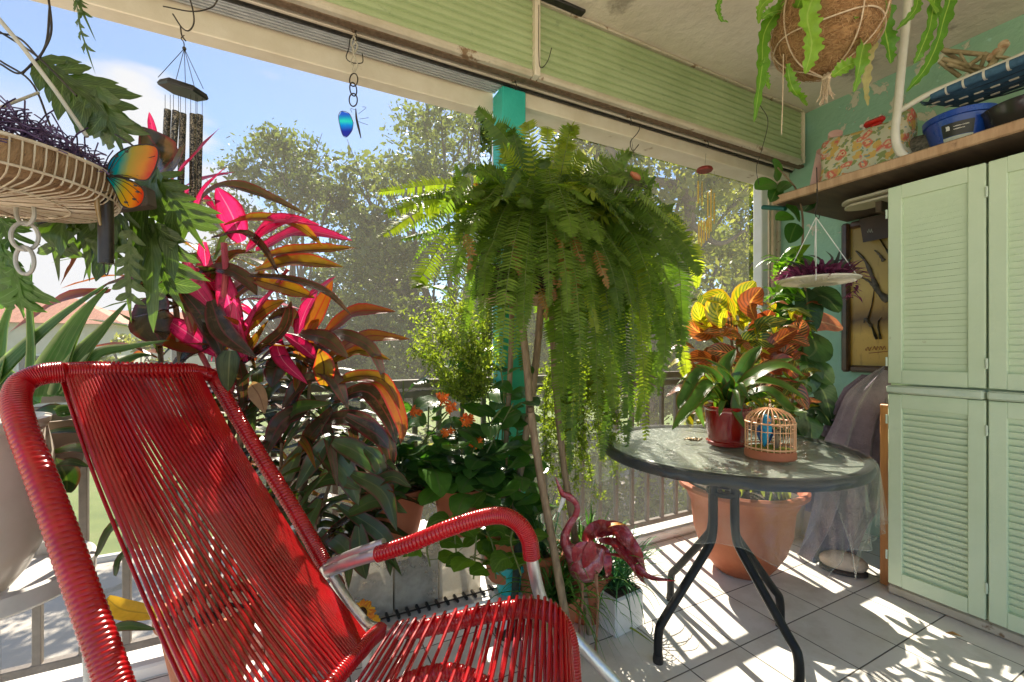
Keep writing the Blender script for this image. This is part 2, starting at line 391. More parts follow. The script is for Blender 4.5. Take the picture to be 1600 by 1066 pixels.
m_white = mat('white_paint', (0.72, 0.71, 0.68), (0.80, 0.79, 0.77), 0.5, ns=9, bump=0.15, spot=((0.5, 0.45, 0.38), 12, 0.68))
m_teal = mat('teal_paint', (0.020, 0.36, 0.30), (0.035, 0.44, 0.37), 0.5, ns=7, bump=0.35, bs=28, spot=((0.30, 0.50, 0.42), 11, 0.63))
m_rail = mat('rail_metal', (0.16, 0.14, 0.12), (0.24, 0.21, 0.18), 0.45, ns=15, bump=0.2, spot=((0.36, 0.33, 0.29), 14, 0.62))
m_dark = mat('dark_metal', (0.02, 0.02, 0.022), (0.05, 0.045, 0.04), 0.4, ns=30, metal=0.5)
m_wire = mat('dark_wire', (0.03, 0.027, 0.025), (0.07, 0.055, 0.04), 0.45, ns=30, metal=0.6)
m_rust = mat('rusty_hook', (0.10, 0.06, 0.03), (0.20, 0.13, 0.08), 0.6, ns=60, metal=0.3)

b = MB().box((0.4, (Y0+2.28)/2, -0.075), (6.0, 2.28-Y0, 0.15)); tag(b.build('floor', m_tile), kind='structure')
b = MB().box((0.4, (Y0+2.3)/2, CEIL+0.1), (6.0, 2.3-Y0, 0.2)); tag(b.build('ceiling', m_ceil), kind='structure')
b = MB().box((W_X+0.1, (Y0+2.28)/2, 1.46), (0.2, 2.28-Y0, 2.92)); tag(b.build('wall_right', m_wall, smooth=False), 'mint green plaster wall with flaking paint behind the cabinet', 'wall', kind='structure')
# white ledge under the railing
b = MB().box((0.38, 2.12, 0.025), (5.94, 0.20, 0.05), bev=0.008); tag(b.build('kerb_ledge', m_white), 'low white ledge under the balcony railing', 'ledge', kind='structure')

# header beam with its soffit: cream drop board, textured aluminium strip, dark gap, brown lip
hd = thing('header_beam', (0.4, 2.0, 2.5), 'cream header beam above the screened opening, with a grey metal strip beneath', 'beam')
hd['kind'] = 'structure'
b = MB().box(((X0+0.95)/2, 2.12, 2.61), (0.95-X0, 0.08, 0.35), bev=0.004); b.box(((0.95+X1)/2+0.03, 2.09, 2.63), (X1-1.02, 0.14, 0.335), bev=0.004)
b.box(((1.09+X1)/2, 2.005, 2.491), (X1-1.09, 0.032, 0.075), bev=0.003)
b.build('drop_board', m_cream, hd)
b = MB().box((0.4, 2.0, 2.66), (5.9, 0.10, 0.255), bev=0.003); b.build('soffit_board', m_cream, hd)
b = MB()
for k in range(9): b.box(((X0+0.95)/2, 1.985+k*0.0095, 2.529-(k % 2)*0.004), (0.95-X0, 0.0075, 0.012))
b.build('corrugated_strip', m_alu, hd)
b = MB().box((0.4, 1.968, 2.526), (5.9, 0.010, 0.012)); b.build('gap_strip', m_dark, hd)
b = MB().box((0.4, 1.90, 2.535), (5.9, 0.045, 0.022), bev=0.006); b.build('brown_lip', m_rust, hd)
# corrugated sage valance in two lengths
def valance(xa, xb, label):
    t = thing('shutter_valance', ((xa+xb)/2, V_Y, 2.54), label, 'valance', 'sage green ribbed valances under the ceiling')
    rows = []; n = 9; z0, z1 = 2.56, 2.905; Hh = (z1-z0)/n
    prof = []
    for i in range(n):
        z = z0+i*Hh
        prof += [(0.001, z), (0.009, z+Hh*0.12), (0.010, z+Hh*0.4), (0.007, z+Hh*0.8), (0.001, z+Hh*0.97)]
    prof.append((0, z1))
    nx = 12
    rows = [[V((xa+(xb-xa)*j/nx, V_Y-d, z)) for j in range(nx+1)] for d, z in prof]
    rows = [[V((p.x, V_Y+0.03, p.z)) for p in rows[0]]]+rows+[[V((p.x, V_Y+0.03, p.z)) for p in rows[-1]]]
    MB().sheet(rows).build('ribbed_panel', m_valance, t)
    b = MB().box(((xa+xb)/2, V_Y, 2.545), (xb-xa, 0.045, 0.035), bev=0.01); b.build('bottom_lip', m_lip, t)
    b = MB().box(((xa+xb)/2, V_Y-0.005, 2.911), (xb-xa, 0.035, 0.016), bev=0.004); b.build('top_track', m_lip, t)
    return t
xs = PY(835, 60, V_Y).x
valance(X0, xs-0.012, 'long sage green ribbed valance left of the white divider strip')
valance(xs+0.012, W_X-0.08, 'sage green ribbed valance running from the white divider to the wall')
tag(MB().box((xs, V_Y-0.012, 2.72), (0.030, 0.05, 0.385), bev=0.004).build('divider_strip', m_cream), 'upright cream strip dividing the two green valances', 'strip', kind='structure')
tag(MB().box((W_X-0.068, V_Y, 2.72), (0.018, 0.05, 0.37), bev=0.004).build('end_strip', m_cream), 'cream end strip where the green valance meets the wall', 'strip', kind='structure')
p = PY(930, 30, V_Y-0.06)
tag(MB().box((1.13, V_Y-0.045, CEIL-0.008), (0.42, 0.04, 0.016), bev=0.003).build('ceiling_slot', m_dark), 'dark narrow vent slot in the ceiling beside the green valance', 'vent', kind='structure')

# column + white post + frames of the screen
tag(MB().box((1.018, 2.03, 1.26), (0.134, 0.12, 2.52), bev=0.006).build('column', m_teal), 'teal painted wooden column behind the big fern', 'column', kind='structure')
tag(MB().box((1.0, 2.125, 1.25), (0.055, 0.05, 2.42), bev=0.004).build('screen_post', m_white), 'narrow white screen post against the teal column', 'post', kind='structure')
tag(MB().box((3.18, 2.10, 1.26), (0.075, 0.07, 2.50), bev=0.005).build('screen_post', m_white), 'white screen post in the corner by the green wall', 'post', kind='structure')
b = MB()
for i in range(3): b.box((3.245+i*0.04, 2.09-i*0.012, 1.26), (0.030, 0.05, 2.50), bev=0.004)
tag(b.build('corner_track', m_lip), 'grey grooved shutter track between white post and wall', 'track', kind='structure')
# insect screen
def screen_mat():
    m, t = newmat('insect_screen'); N = NT(t); o = N.n('OutputMaterial')
    tr = N.n('BsdfTransparent', Color=(1, 1, 1, 1)); d = N.n('BsdfDiffuse', Color=(0.20, 0.20, 0.19, 1)); tl = N.n('BsdfTranslucent', Color=(0.22, 0.21, 0.20, 1))
    ad = N.n('MixShader', Fac=0.4); N.l(d.outputs[0], ad.inputs[1]); N.l(tl.outputs[0], ad.inputs[2])
    f = N.math('MULTIPLY_ADD', N.noise(3, 3, 0.5), 0.10, 0.26)
    ms = N.n('MixShader'); N.l(f, ms.inputs[0]); N.l(tr.outputs[0], ms.inputs[1]); N.l(ad.outputs[0], ms.inputs[2]); N.l(ms.outputs[0], o.inputs['Surface']); return m
m_screen = screen_mat()
for xa, xb, lb in ((X0, 0.912, 'fine grey insect screen filling the wide opening left of the column'), (1.09, 3.14, 'fine grey insect screen between the teal column and the wall')):
    tag(MB().sheet([[V((xa, 2.165, z)), V((xb, 2.165, z))] for z in (0.05, 2.46)]).build('insect_screen', m_screen), lb, 'screen', 'insect screens of the balcony')

# railing
def railing(xa, xb, label):
    t = thing('railing', ((xa+xb)/2, R_Y, 0.05), label, 'railing', 'metal balcony railings')
    MB().box(((xa+xb)/2, R_Y+0.005, 1.035), (xb-xa, 0.045, 0.04), bev=0.004).build('top_rail', m_rail, t)
    MB().box(((xa+xb)/2, R_Y+0.005, 0.985), (xb-xa, 0.022, 0.035), bev=0.003).build('upper_rail', m_rail, t)
    MB().box(((xa+xb)/2, R_Y+0.005, 0.105), (xb-xa, 0.032, 0.03), bev=0.003).build('bottom_rail', m_rail, t)
    n = int((xb-xa)/0.118)
    me = None
    for i in range(n):
        x = xa+0.05+i*(xb-xa-0.1)/(n-1)
        if me is None:
            first = MB().box((0, 0, 0.54), (0.024, 0.022, 0.86), bev=0.002).build('baluster', m_rail, t); me = first
            first.matrix_parent_inverse = Matrix.Identity(4); first.location = (x-t.location.x, 0.003, -0.05+0.0)
        else:
            o = first.copy(); col.objects.link(o); o.location = (x-t.location.x, 0.003, -0.05)
    return t
railing(X0, 0.945, 'dark metal railing with thin bars behind the red chair and the potted plants')
railing(1.09, W_X-0.16, 'dark metal railing with thin bars behind the glass table')

# ------------------------------------------------------------------ outside
GZ = -3.1
def ground_mat():
    m, t = newmat('lawn_ground'); N = NT(t); o = N.n('OutputMaterial'); b = N.n('BsdfPrincipled')
    c = N.ramp(N.noise(0.7, 8, 0.65), [(0.3, (0.10, 0.16, 0.03)), (0.55, (0.16, 0.22, 0.05)), (0.75, (0.27, 0.25, 0.12))])
    N.l(c, b.inputs['Base Color']); b.inputs['Roughness'].default_value = 0.9; bp = N.n('Bump', Strength=1.0, Distance=0.05); N.l(N.noise(30, 5, 0.7), bp.inputs['Height']); N.l(bp.outputs[0], b.inputs['Normal'])
    N.l(b.outputs[0], o.inputs['Surface']); return m
m_lawn = ground_mat()
tag(MB().box((0, 200, GZ-0.5), (900, 900, 1.0)).build('ground', m_lawn), kind='structure')
m_drive = mat('drive_concrete', (0.36, 0.33, 0.28), (0.46, 0.42, 0.37), 0.85, ns=0.9, bump=0.5, bs=14, spot=((0.20, 0.19, 0.14), 0.8, 0.56), detail=8)
b = MB().box((-3.5, 7.3, GZ+0.01), (34, 8.6, 0.02)); tag(b.build('driveway', m_drive), kind='structure')
m_bounce = mat('bounce_concrete', (0.60, 0.51, 0.39), (0.70, 0.61, 0.48), 0.85, ns=0.8, bump=0.4, bs=12, detail=8)
tag(MB().box((-4, -14.05, GZ+0.012), (60, 34, 0.024)).build('added_bounce_paving', m_bounce), kind='structure')  # pale paving added behind the balcony to bounce warm sunlight up to the ceiling
m_kerb = mat('kerb', (0.5, 0.48, 0.43), (0.6, 0.58, 0.53), 0.8, ns=3, bump=0.3)
tag(MB().box((-3.5, 11.68, GZ+0.06), (34, 0.16, 0.12), bev=0.02).build('kerb', m_kerb), kind='structure')

def tree_leaf_mat(name, c1, c2, trans=0.4):
    m, t = newmat(name); N = NT(t); o = N.n('OutputMaterial'); b = N.n('BsdfPrincipled'); at = N.n('Attribute', attribute_name='rnd')
    c = N.mix(at.outputs['Fac'], c1, c2); N.l(c, b.inputs['Base Color']); b.inputs['Roughness'].default_value = 0.45
    tr = N.n('BsdfTranslucent'); N.l(N.mix(1.0, c, (1.5, 1.5, 0.8), 'MULTIPLY'), tr.inputs['Color']); ms = N.n('MixShader', Fac=trans)
    N.l(b.outputs[0], ms.inputs[1]); N.l(tr.outputs[0], ms.inputs[2]); N.l(ms.outputs[0], o.inputs['Surface']); return m
m_bark = mat('tree_bark', (0.09, 0.07, 0.05), (0.20, 0.17, 0.13), 0.9, ns=4, bump=1.0, bs=18, stretch=(1, 1, 0.3))
m_oak = tree_leaf_mat('oak_leaves', (0.06, 0.095, 0.018), (0.20, 0.24, 0.05))
m_lime = tree_leaf_mat('pale_leaves', (0.11, 0.15, 0.025), (0.36, 0.37, 0.09), 0.5)
m_olive = tree_leaf_mat('hedge_leaves', (0.035, 0.055, 0.018), (0.10, 0.13, 0.04), 0.35)
def quads(name, C, size, nr, matl, parent, rnd):
    """many small leaf-sized faces at points C"""
    n = len(C); a = nr.normal(size=(n, 3)); a /= np.linalg.norm(a, axis=1)[:, None]
    b = nr.normal(size=(n, 3)); b -= a*(a*b).sum(1)[:, None]; b /= np.linalg.norm(b, axis=1)[:, None]
    s = size*(0.45+1.2*nr.random(n)**2)[:, None]
    vs = np.stack([C-a*s*0.62, C+b*s*0.30-a*0.05*s, C+a*s*0.62, C-b*s*0.30-a*0.05*s], 1).reshape(-1, 3).astype(np.float32)
    me = bpy.data.meshes.new(name); me.vertices.add(4*n); me.vertices.foreach_set('co', vs.ravel())
    me.loops.add(4*n); me.loops.foreach_set('vertex_index', np.arange(4*n, dtype=np.int32))
    me.polygons.add(n); me.polygons.foreach_set('loop_start', np.arange(0, 4*n, 4, dtype=np.int32)); me.polygons.foreach_set('loop_total', np.full(n, 4, dtype=np.int32))
    at = me.attributes.new('rnd', 'FLOAT', 'POINT'); at.data.foreach_set('value', np.repeat(rnd, 4).astype(np.float32))
    me.materials.append(matl); me.update(calc_edges=True)
    o = bpy.data.objects.new(name, me); col.objects.link(o)
    if parent: o.parent = parent; o.matrix_parent_inverse = Matrix.Translation(-V(parent.location))
    return o
def tree(x, y, top, rad, trunk_h, n, leaf, matl, seed, label, clumps=60, squash=0.8, tr=0.22, limbs=(), group='trees beyond the balcony', low=None):
    nr = np.random.default_rng(seed); r = random.Random(seed)
    t = thing('tree', (x, y, GZ), label, 'tree', group)
    b = MB(); base = V((x, y, GZ)); fork = base+V((r.uniform(-.3, .3), r.uniform(-.3, .3), trunk_h))
    b.tube([base, base.lerp(fork, 0.5)+V((0.1, 0, 0)), fork], lambda u: tr*(1.25-0.5*u), 10, 8)
    cz = low if low is not None else GZ+trunk_h*0.85
    mid = (cz+top)/2; hz = (top-cz)/2; cl = []
    for k in range(clumps):
        th = r.uniform(0, 2*math.pi); ph = math.acos(r.uniform(-0.9, 1)); q = r.uniform(0.45, 1.0)**0.6
        c = V((x+rad*q*math.sin(ph)*math.cos(th), y+rad*q*math.sin(ph)*math.sin(th), mid+hz*q*math.cos(ph)))
        cl.append((c, rad*r.uniform(0.13, 0.27)))
    for k, (c, s) in enumerate(cl):
        if k % 2 == 0:
            m = fork.lerp(c, 0.5)+V((r.uniform(-.4, .4), r.uniform(-.4, .4), r.uniform(-.1, .5)))
            b.tube([fork-V((0, 0, 0.2)), m, c], lambda u, w=tr*r.uniform(0.25, 0.5): w*(1-0.85*u)+0.012, 6, 7)
            for j in range(3):
                e = c+V((r.uniform(-1, 1), r.uniform(-1, 1), r.uniform(-.6, 1)))*s*1.1
                b.tube([m.lerp(c, 0.6), e], lambda u: 0.025*(1-u)+0.006, 5, 3)
    for pts_, w0 in limbs: b.tube(pts_, lambda u, w0=w0: w0*(1-.6*u), 9, 30)
    b.build('trunk', m_bark, t)
    per = n//len(cl); pts, rn = [], []
    for c, s in cl:
        d = nr.normal(size=(per, 3)); d /= np.linalg.norm(d, axis=1)[:, None]
        # short sprays of leaves inside each clump
        rr = (0.35+0.75*nr.random(per)**0.7)[:, None]
        sp = nr.normal(size=(max(6, per//14), 3)); sp /= np.linalg.norm(sp, axis=1)[:, None]; k = nr.integers(0, len(sp), per)
        q = (sp[k]*0.75+d*0.42)*rr*s*np.array([1.25, 1.25, squash]); pts.append(np.array(c)[None]+q); rn.append(np.clip(nr.random(per)*0.6+r.random()*0.4, 0, 1))
    quads('crown', np.concatenate(pts), leaf, nr, matl, t, np.concatenate(rn))
    return t
def at(px, d): q = P(px, CY, d); return q.x, q.y
x, y = at(715, 15.0); tree(x, y, 9.0, 4.9, 3.8, 60000, 0.15, m_oak, 1, 'tall dark green tree, its crown behind and left of the teal column', 85, low=-1.2)
x, y = at(450, 13.0); tree(x, y, 7.3, 2.7, 4.4, 20000, 0.12, m_oak, 5, 'loose airy tree standing against the blue sky above the red plant leaves', 42, tr=0.12, low=1.2)
x, y = at(1010, 10.5); tree(x, y, 7.6, 4.0, 3.2, 52000, 0.12, m_lime, 9, 'pale yellow green tree with crooked grey limbs, behind the fern and the gold chime', 70, limbs=[([P(1010, 640, 8), P(1060, 420, 7.6), P(1075, 310, 7.3), P(1000, 285, 7.2), P(900, 330, 7.2)], .13), ([P(1075, 315, 7.3), P(1110, 285, 7.2), P(1190, 262, 7.0)], .10), ([P(1000, 287, 7.2), P(960, 240, 7.1), P(905, 190, 7)], .07), ([P(1065, 400, 7.6), P(1000, 380, 7.3), P(960, 440, 7.2)], .07), ([P(1070, 340, 7.4), P(1120, 380, 7.2), P(1165, 360, 7)], .06)], tr=0.26, low=-1.5)
x, y = at(1190, 15.0); tree(x, y, 7.4, 3.8, 3.0, 28000, 0.15, m_lime, 12, 'pale tree seen past the white corner post beside the green wall', 45, low=-2)
x, y = at(560, 19.0); tree(x, y, 5.0, 4.4, 3.0, 26000, 0.19, m_olive, 15, 'broad grey green tree low behind the pink leaves', 55, low=-2.4)
x, y = at(880, 24.0); tree(x, y, 7.5, 6.5, 3.0, 30000, 0.24, m_olive, 18, 'far wide tree closing the view behind the fern', 60, low=-2.6)
x, y = at(215, 20.0); tree(x, y, 1.9, 1.6, 1.5, 6000, 0.16, m_lime, 22, 'small yellow green tree in front of the far cream house', 22, tr=0.1, low=-1.8)
def shrub(x, y, w, h, n, leaf, matl, seed, label):
    nr = np.random.default_rng(seed); t = thing('shrub', (x, y, GZ), label, 'shrub', 'shrubs below the balcony')
    b = MB(); r = random.Random(seed)
    for k in range(7): b.tube([(x+r.uniform(-.1, .1), y+r.uniform(-.1, .1), GZ), (x+r.uniform(-.5, .5)*w, y+r.uniform(-.3, .3)*w, GZ+h*0.7)], lambda u: 0.03-0.02*u, 5, 5)
    b.build('stem', m_bark, t)
    c = nr.normal(size=(26, 3)); c /= np.linalg.norm(c, axis=1)[:, None]; c[:, 2] = abs(c[:, 2]); c *= np.array([w, w, h])*(0.45+0.5*nr.random(26))[:, None]
    k = nr.integers(0, 26, n); d = nr.normal(size=(n, 3))*np.array([w, w, h])*0.17
    quads('foliage', c[k]+d+np.array([x, y, GZ+0.1]), leaf, nr, matl, t, nr.random(n))
for i, (px, d, w_, h_, ml, lb) in enumerate(((640, 9.5, 1.4, 2.7, m_lime, 'sunny green bush behind the railing left of the column'), (900, 9.0, 1.2, 2.5, m_lime, 'bright bush behind the fern stand and railing'),
        (1040, 8.0, 1.0, 2.0, m_lime, 'bright bush outside, seen under the glass table edge'), (1130, 12.0, 1.8, 3.0, m_lime, 'pale bush outside beside the corner post'), (520, 12.5, 1.8, 2.8, m_lime, 'bright bush beyond the drive behind the dark leaves'))):
    x, y = at(px, d); shrub(x, y, w_, h_, 7000, 0.11, ml, 40+i, lb)

# far houses at the left
m_stucco = mat('cream_stucco', (0.62, 0.57, 0.48), (0.70, 0.66, 0.58), 0.85, ns=1.5, bump=0.3)
m_roof = mat('clay_roof', (0.30, 0.10, 0.05), (0.46, 0.19, 0.11), 0.8, ns=3, bump=1.0, bs=9, stretch=(3, 0.5, 1))
m_winglass = mat('window_glass', (0.05, 0.07, 0.09), (0.09, 0.12, 0.15), 0.12, ns=2)
def house(px, d, wd, dp, hz, label, nwin):
    x, y = at(px, d); t = thing('house', (x, y, GZ), label, 'house', 'cream houses across the lawn')
    b = MB().box((x, y, GZ+hz/2), (wd, dp, hz)); b.build('wall', m_stucco, t, smooth=False)
    r = MB(); e = 0.5; z = GZ+hz
    p = [V((x-wd/2-e, y-dp/2-e, z)), V((x+wd/2+e, y-dp/2-e, z)), V((x+wd/2+e, y+dp/2+e, z)), V((x-wd/2-e, y+dp/2+e, z)), V((x-wd/2+dp*0.4, y, z+1.7)), V((x+wd/2-dp*0.4, y, z+1.7))]
    r.add(p, [(0, 1, 5, 4), (1, 2, 5), (2, 3, 4, 5), (3, 0, 4), (3, 2, 1, 0)]); r.build('roof', m_roof, t, smooth=False)
    for k in range(nwin):
        wx = x-wd/2+wd*(k+0.5)/nwin
        f = MB().box((wx, y-dp/2-0.03, GZ+hz*0.58), (1.3, 0.1, 1.5), bev=0.02).build('window', m_white, t)
        MB().box((wx, y-dp/2-0.085, GZ+hz*0.58), (1.1, 0.03, 1.3)).build('pane', m_winglass, f, smooth=False)
house(60, 26, 9, 7, 5.7, 'cream house with an orange clay roof seen through the aloe leaves', 4)
house(-160, 34, 10, 8, 6.2, 'far cream house with a clay roof at the edge of the view', 3)
house(240, 44, 14, 8, 6.4, 'long far cream house behind the small yellow green tree', 5)
# board fence below the house
x, y = at(110, 21); t = thing('garden_fence', (x, y, GZ), 'white picket fence in front of the cream house', 'fence'); b = MB()
for k in range(40): b.box((x-6+k*0.3, y, GZ+0.8), (0.18, 0.03, 1.6))
b.build('board', m_white, t, smooth=False)
b = MB(); [b.box((x, y+0.04, GZ+z), (12.2, 0.04, 0.09)) for z in (0.4, 1.2)]; b.build('cross_rail', m_white, t)
# ------------------------------------------------------------------ cabinet, shelf, wall things
m_cab = mat('cabinet_paint', (0.56, 0.67, 0.46), (0.62, 0.72, 0.52), 0.5, ns=2.5, bump=0.15, bs=40, spot=((0.40, 0.42, 0.26), 9, 0.665), detail=9)
m_cab2 = mat('cabinet_worn', (0.50, 0.60, 0.46), (0.58, 0.66, 0.53), 0.5, ns=12, bump=0.2)
m_gap = mat('cabinet_gap', (0.05, 0.07, 0.04), None, 0.8)
FX = 2.62
cb = thing('louvred_cabinet', (3.0, 0.4, 0), 'tall sage green cupboard with louvred doors under the wooden shelf', 'cabinet')
MB().box((3.0, 0.403, 1.02), (0.70, 1.356, 1.94), bev=0.004).build('body', m_cab, cb)
MB().box((2.995, 0.403, 0.025), (0.73, 1.37, 0.05), bev=0.01).build('plinth', m_lip, cb)
def door(ya, yb, za, zb):
    w_, h_ = yb-ya, zb-za; cy, cz = (ya+yb)/2, (za+zb)/2; x = FX
    b = MB(); fr = 0.055
    b.box((x, ya+fr/2, cz), (0.028, fr, h_), bev=0.003); b.box((x, yb-fr/2, cz), (0.028, fr, h_), bev=0.003)
    b.box((x, cy, za+fr/2+0.005), (0.027, w_-2*fr, fr+0.01)); b.box((x, cy, zb-fr/2-0.005), (0.027, w_-2*fr, fr+0.01))
    d = b.build('door', m_cab, cb)
    s = MB(); n = int((h_-2*fr-0.02)/0.0275); rot = Matrix.Rotation(math.radians(-23 if za < 0.5 else -14), 3, 'Y')
    for i in range(n):
        z = za+fr+0.012+(i+0.5)*(h_-2*fr-0.024)/n; s.box((x+0.004, cy, z), (0.006, w_-2*fr+0.004, 0.034), rot=rot)
    s.box((x+0.017, cy, cz), (0.004, w_-2*fr, h_-2*fr))
    s.build('louvre_panel', m_cab, d, smooth=False)
ys = [1.078, 0.733, 0.400, 0.067, -0.265]
for i in range(4):
    ya, yb = ys[i+1]+0.004, ys[i]-0.004
    door(ya, yb, 0.062, 0.985); door(ya, yb, 1.035, 1.985)
    h = MB().box((FX-0.012, (ya+yb)/2, 1.008), (0.05, yb-ya, 0.038), bev=0.008); h.build('handle_bar', m_cab2, cb)
for y in ys:
    for z in (0.20, 0.86, 1.14, 1.86): MB().tube([(FX-0.017, y, z-.022), (FX-0.017, y, z+.022)], .0045, 8, 2).build('hinge', m_cab2, cb)
# shelf board
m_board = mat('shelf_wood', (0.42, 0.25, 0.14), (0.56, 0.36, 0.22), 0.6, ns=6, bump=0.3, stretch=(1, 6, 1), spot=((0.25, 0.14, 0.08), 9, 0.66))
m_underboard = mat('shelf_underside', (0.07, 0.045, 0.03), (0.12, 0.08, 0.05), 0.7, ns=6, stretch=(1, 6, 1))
sh = thing('wall_shelf', (2.95, 0.5, 2.05), 'long wooden shelf board over the green cabinet', 'shelf')
MB().box((2.965, 0.52, 2.092), (0.79, 2.2, 0.028), bev=0.003).build('top_board', m_board, sh)
MB().box((2.575, 0.52, 2.085), (0.02, 2.205, 0.048), bev=0.005).build('front_edge', m_board, sh)
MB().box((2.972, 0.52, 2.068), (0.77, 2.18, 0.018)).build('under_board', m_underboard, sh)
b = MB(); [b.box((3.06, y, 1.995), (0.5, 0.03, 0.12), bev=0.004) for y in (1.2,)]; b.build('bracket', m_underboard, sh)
SHT = 2.108
# green plastic batten poking out under the shelf corner
a_, b_ = PXx(1192, 324, 2.68), V((2.66, 1.60, 2.045))
tag(MB().tube([a_, b_], 0.014, 10, 4).build('plastic_rod', mat('dark_green_plastic', (0.01, 0.12, 0.09), None, 0.35)), 'short dark green rod jutting out from the shelf corner', 'rod')
# two fan blades stored under the shelf
for k, (y, z, lb) in enumerate(((1.12, 2.012, 'upper pale wooden fan blade tucked under the shelf'), (1.12, 1.992, 'lower pale wooden fan blade tucked under the shelf'))):
    b = MB(); q = [V((2.74+k*.03+i*0.018, y+0.25-0.06*((i-4)/4)**2*1.0, z)) for i in range(9)]+[V((2.74+k*.03+i*0.018, y-0.25, z)) for i in range(8, -1, -1)]
    b.prism(q, (0, 0, 0.012)); tag(b.build('fan_blade', mat('pale_wood', (0.55, 0.47, 0.34), (0.62, 0.54, 0.42), 0.55, ns=8)), lb, 'fan blade', 'fan blades under the shelf')
# painting: winter trees in gold light
def paint_mat():
    m, t = newmat('oil_painting'); N = NT(t); o = N.n('OutputMaterial'); b = N.n('BsdfPrincipled'); tc = N.n('TexCoord'); sp = N.n('SeparateXYZ'); N.l(tc.outputs['Object'], sp.inputs[0])
    z = N.math('MULTIPLY_ADD', N.noise(7, 5, 0.6), 0.10, sp.outputs[2])
    c = N.ramp(N.math('MULTIPLY', z, 1.05), [(0.0, (0.16, 0.09, 0.02)), (0.08, (0.50, 0.30, 0.05)), (0.30, (0.62, 0.38, 0.08)), (0.40, (0.12, 0.055, 0.015)), (0.47, (0.36, 0.20, 0.04)), (0.60, (0.55, 0.37, 0.10)), (0.95, (0.34, 0.22, 0.05))])
    sp2 = N.ramp(N.noise(16, 6, 0.7, stretch=(1, 2.2, 0.5)), [(0.56, 0.0), (0.7, 0.45)]); c = N.mix(sp2, c, (0.10, 0.05, 0.015))
    N.l(c, b.inputs['Base Color']); b.inputs['Roughness'].default_value = 0.35
    bp = N.n('Bump', Strength=0.4, Distance=0.003); N.l(N.noise(60, 4, 0.6), bp.inputs['Height']); N.l(bp.outputs[0], b.inputs['Normal']); N.l(b.outputs[0], o.inputs['Surface']); return m
m_frame = mat('dark_frame_wood', (0.045, 0.02, 0.012), (0.10, 0.05, 0.025), 0.35, ns=12, coat=0.3)
m_gold = mat('gilt', (0.45, 0.30, 0.08), (0.6, 0.42, 0.14), 0.35, ns=20, metal=0.6)
yl, yr, zb, zt = 1.61, 0.85, 1.06, 2.03; wx = W_X-0.03
pt = thing('painting', (wx, yl, zb), 'gold toned oil painting of bare trees in a dark frame', 'painting')
MB().box((wx+0.006, (yl+yr)/2, (zb+zt)/2), (0.012, yl-yr, zt-zb)).build('canvas', paint_mat(), pt, loc=(wx, yl, zb))
f = MB(); bw = 0.045
f.box((wx-0.008, yl-bw/2+0.01, (zb+zt)/2), (0.05, bw, zt-zb+0.02), bev=0.012); f.box((wx-0.008, yr+bw/2-0.01, (zb+zt)/2), (0.05, bw, zt-zb+0.02), bev=0.012)
f.box((wx-0.009, (yl+yr)/2, zb+bw/2-0.01), (0.048, yl-yr-0.08, bw), bev=0.012); f.box((wx-0.009, (yl+yr)/2, zt-bw/2+0.01), (0.048, yl-yr-0.08, bw), bev=0.012)
f.build('frame', m_frame, pt)
def pw(px, py): return PXx(px, py, wx-0.006)
m_bark2 = mat('painted_bark', (0.02, 0.015, 0.01), (0.12, 0.09, 0.06), 0.5, ns=25)
g = MB()
for pts, r in ((((1388, 470), (1372, 455), (1362, 430), (1352, 408), (1337, 392)), .012), (((1372, 455), (1358, 440), (1342, 432)), .007), (((1381, 408), (1374, 398), (1366, 391)), .006), (((1390, 398), (1376, 376), (1372, 372)), .007),
        (((1370, 530), (1362, 510), (1356, 500), (1362, 478), (1366, 452)), .009), (((1376, 530), (1372, 505), (1378, 496)), .007), (((1362, 510), (1352, 498), (1350, 505)), .006)):
    g.tube([pw(*q) for q in pts], lambda u, r=r: r*(1.7-1.3*u)*(1+.25*math.sin(u*23)), 6, 16, flat=.45)
g.build('tree_strokes', m_bark2, pt)
g = MB()                                                                     # the scribbled signature
for k in range(3):
    q = [(1352+k*11+i*1.6, 545+math.sin(i*1.9+k)*3.2-k*0.6) for i in range(7)]; g.tube([pw(*z) for z in q], 0.0016, 4, 22)
g.tube([pw(1358, 552), pw(1388, 549)], 0.0016, 4, 4); g.build('signature', mat('red_brown_ink', (0.25, 0.04, 0.02), None, 0.5), pt)
# dark card stuck over the painting
c_ = [PXx(*q, wx-0.05) for q in ((1343, 343), (1388, 333), (1390, 371), (1349, 379))]
t = thing('dark_card', c_[0], 'small dark brown card hanging in front of the painting', 'card')
b = MB().prism(c_, (-0.004, 0, 0)); b.build('card', mat('dark_brown_card', (0.05, 0.028, 0.02), (0.08, 0.045, 0.03), 0.5), t)
b = MB(); b.tube([PXx(1355+i*1.3, 361+math.sin(i*2.2)*3.5, wx-0.056) for i in range(8)], 0.002, 4, 24); b.build('pale_mark', mat('pale_mark', (0.4, 0.38, 0.35), None, 0.6), t)

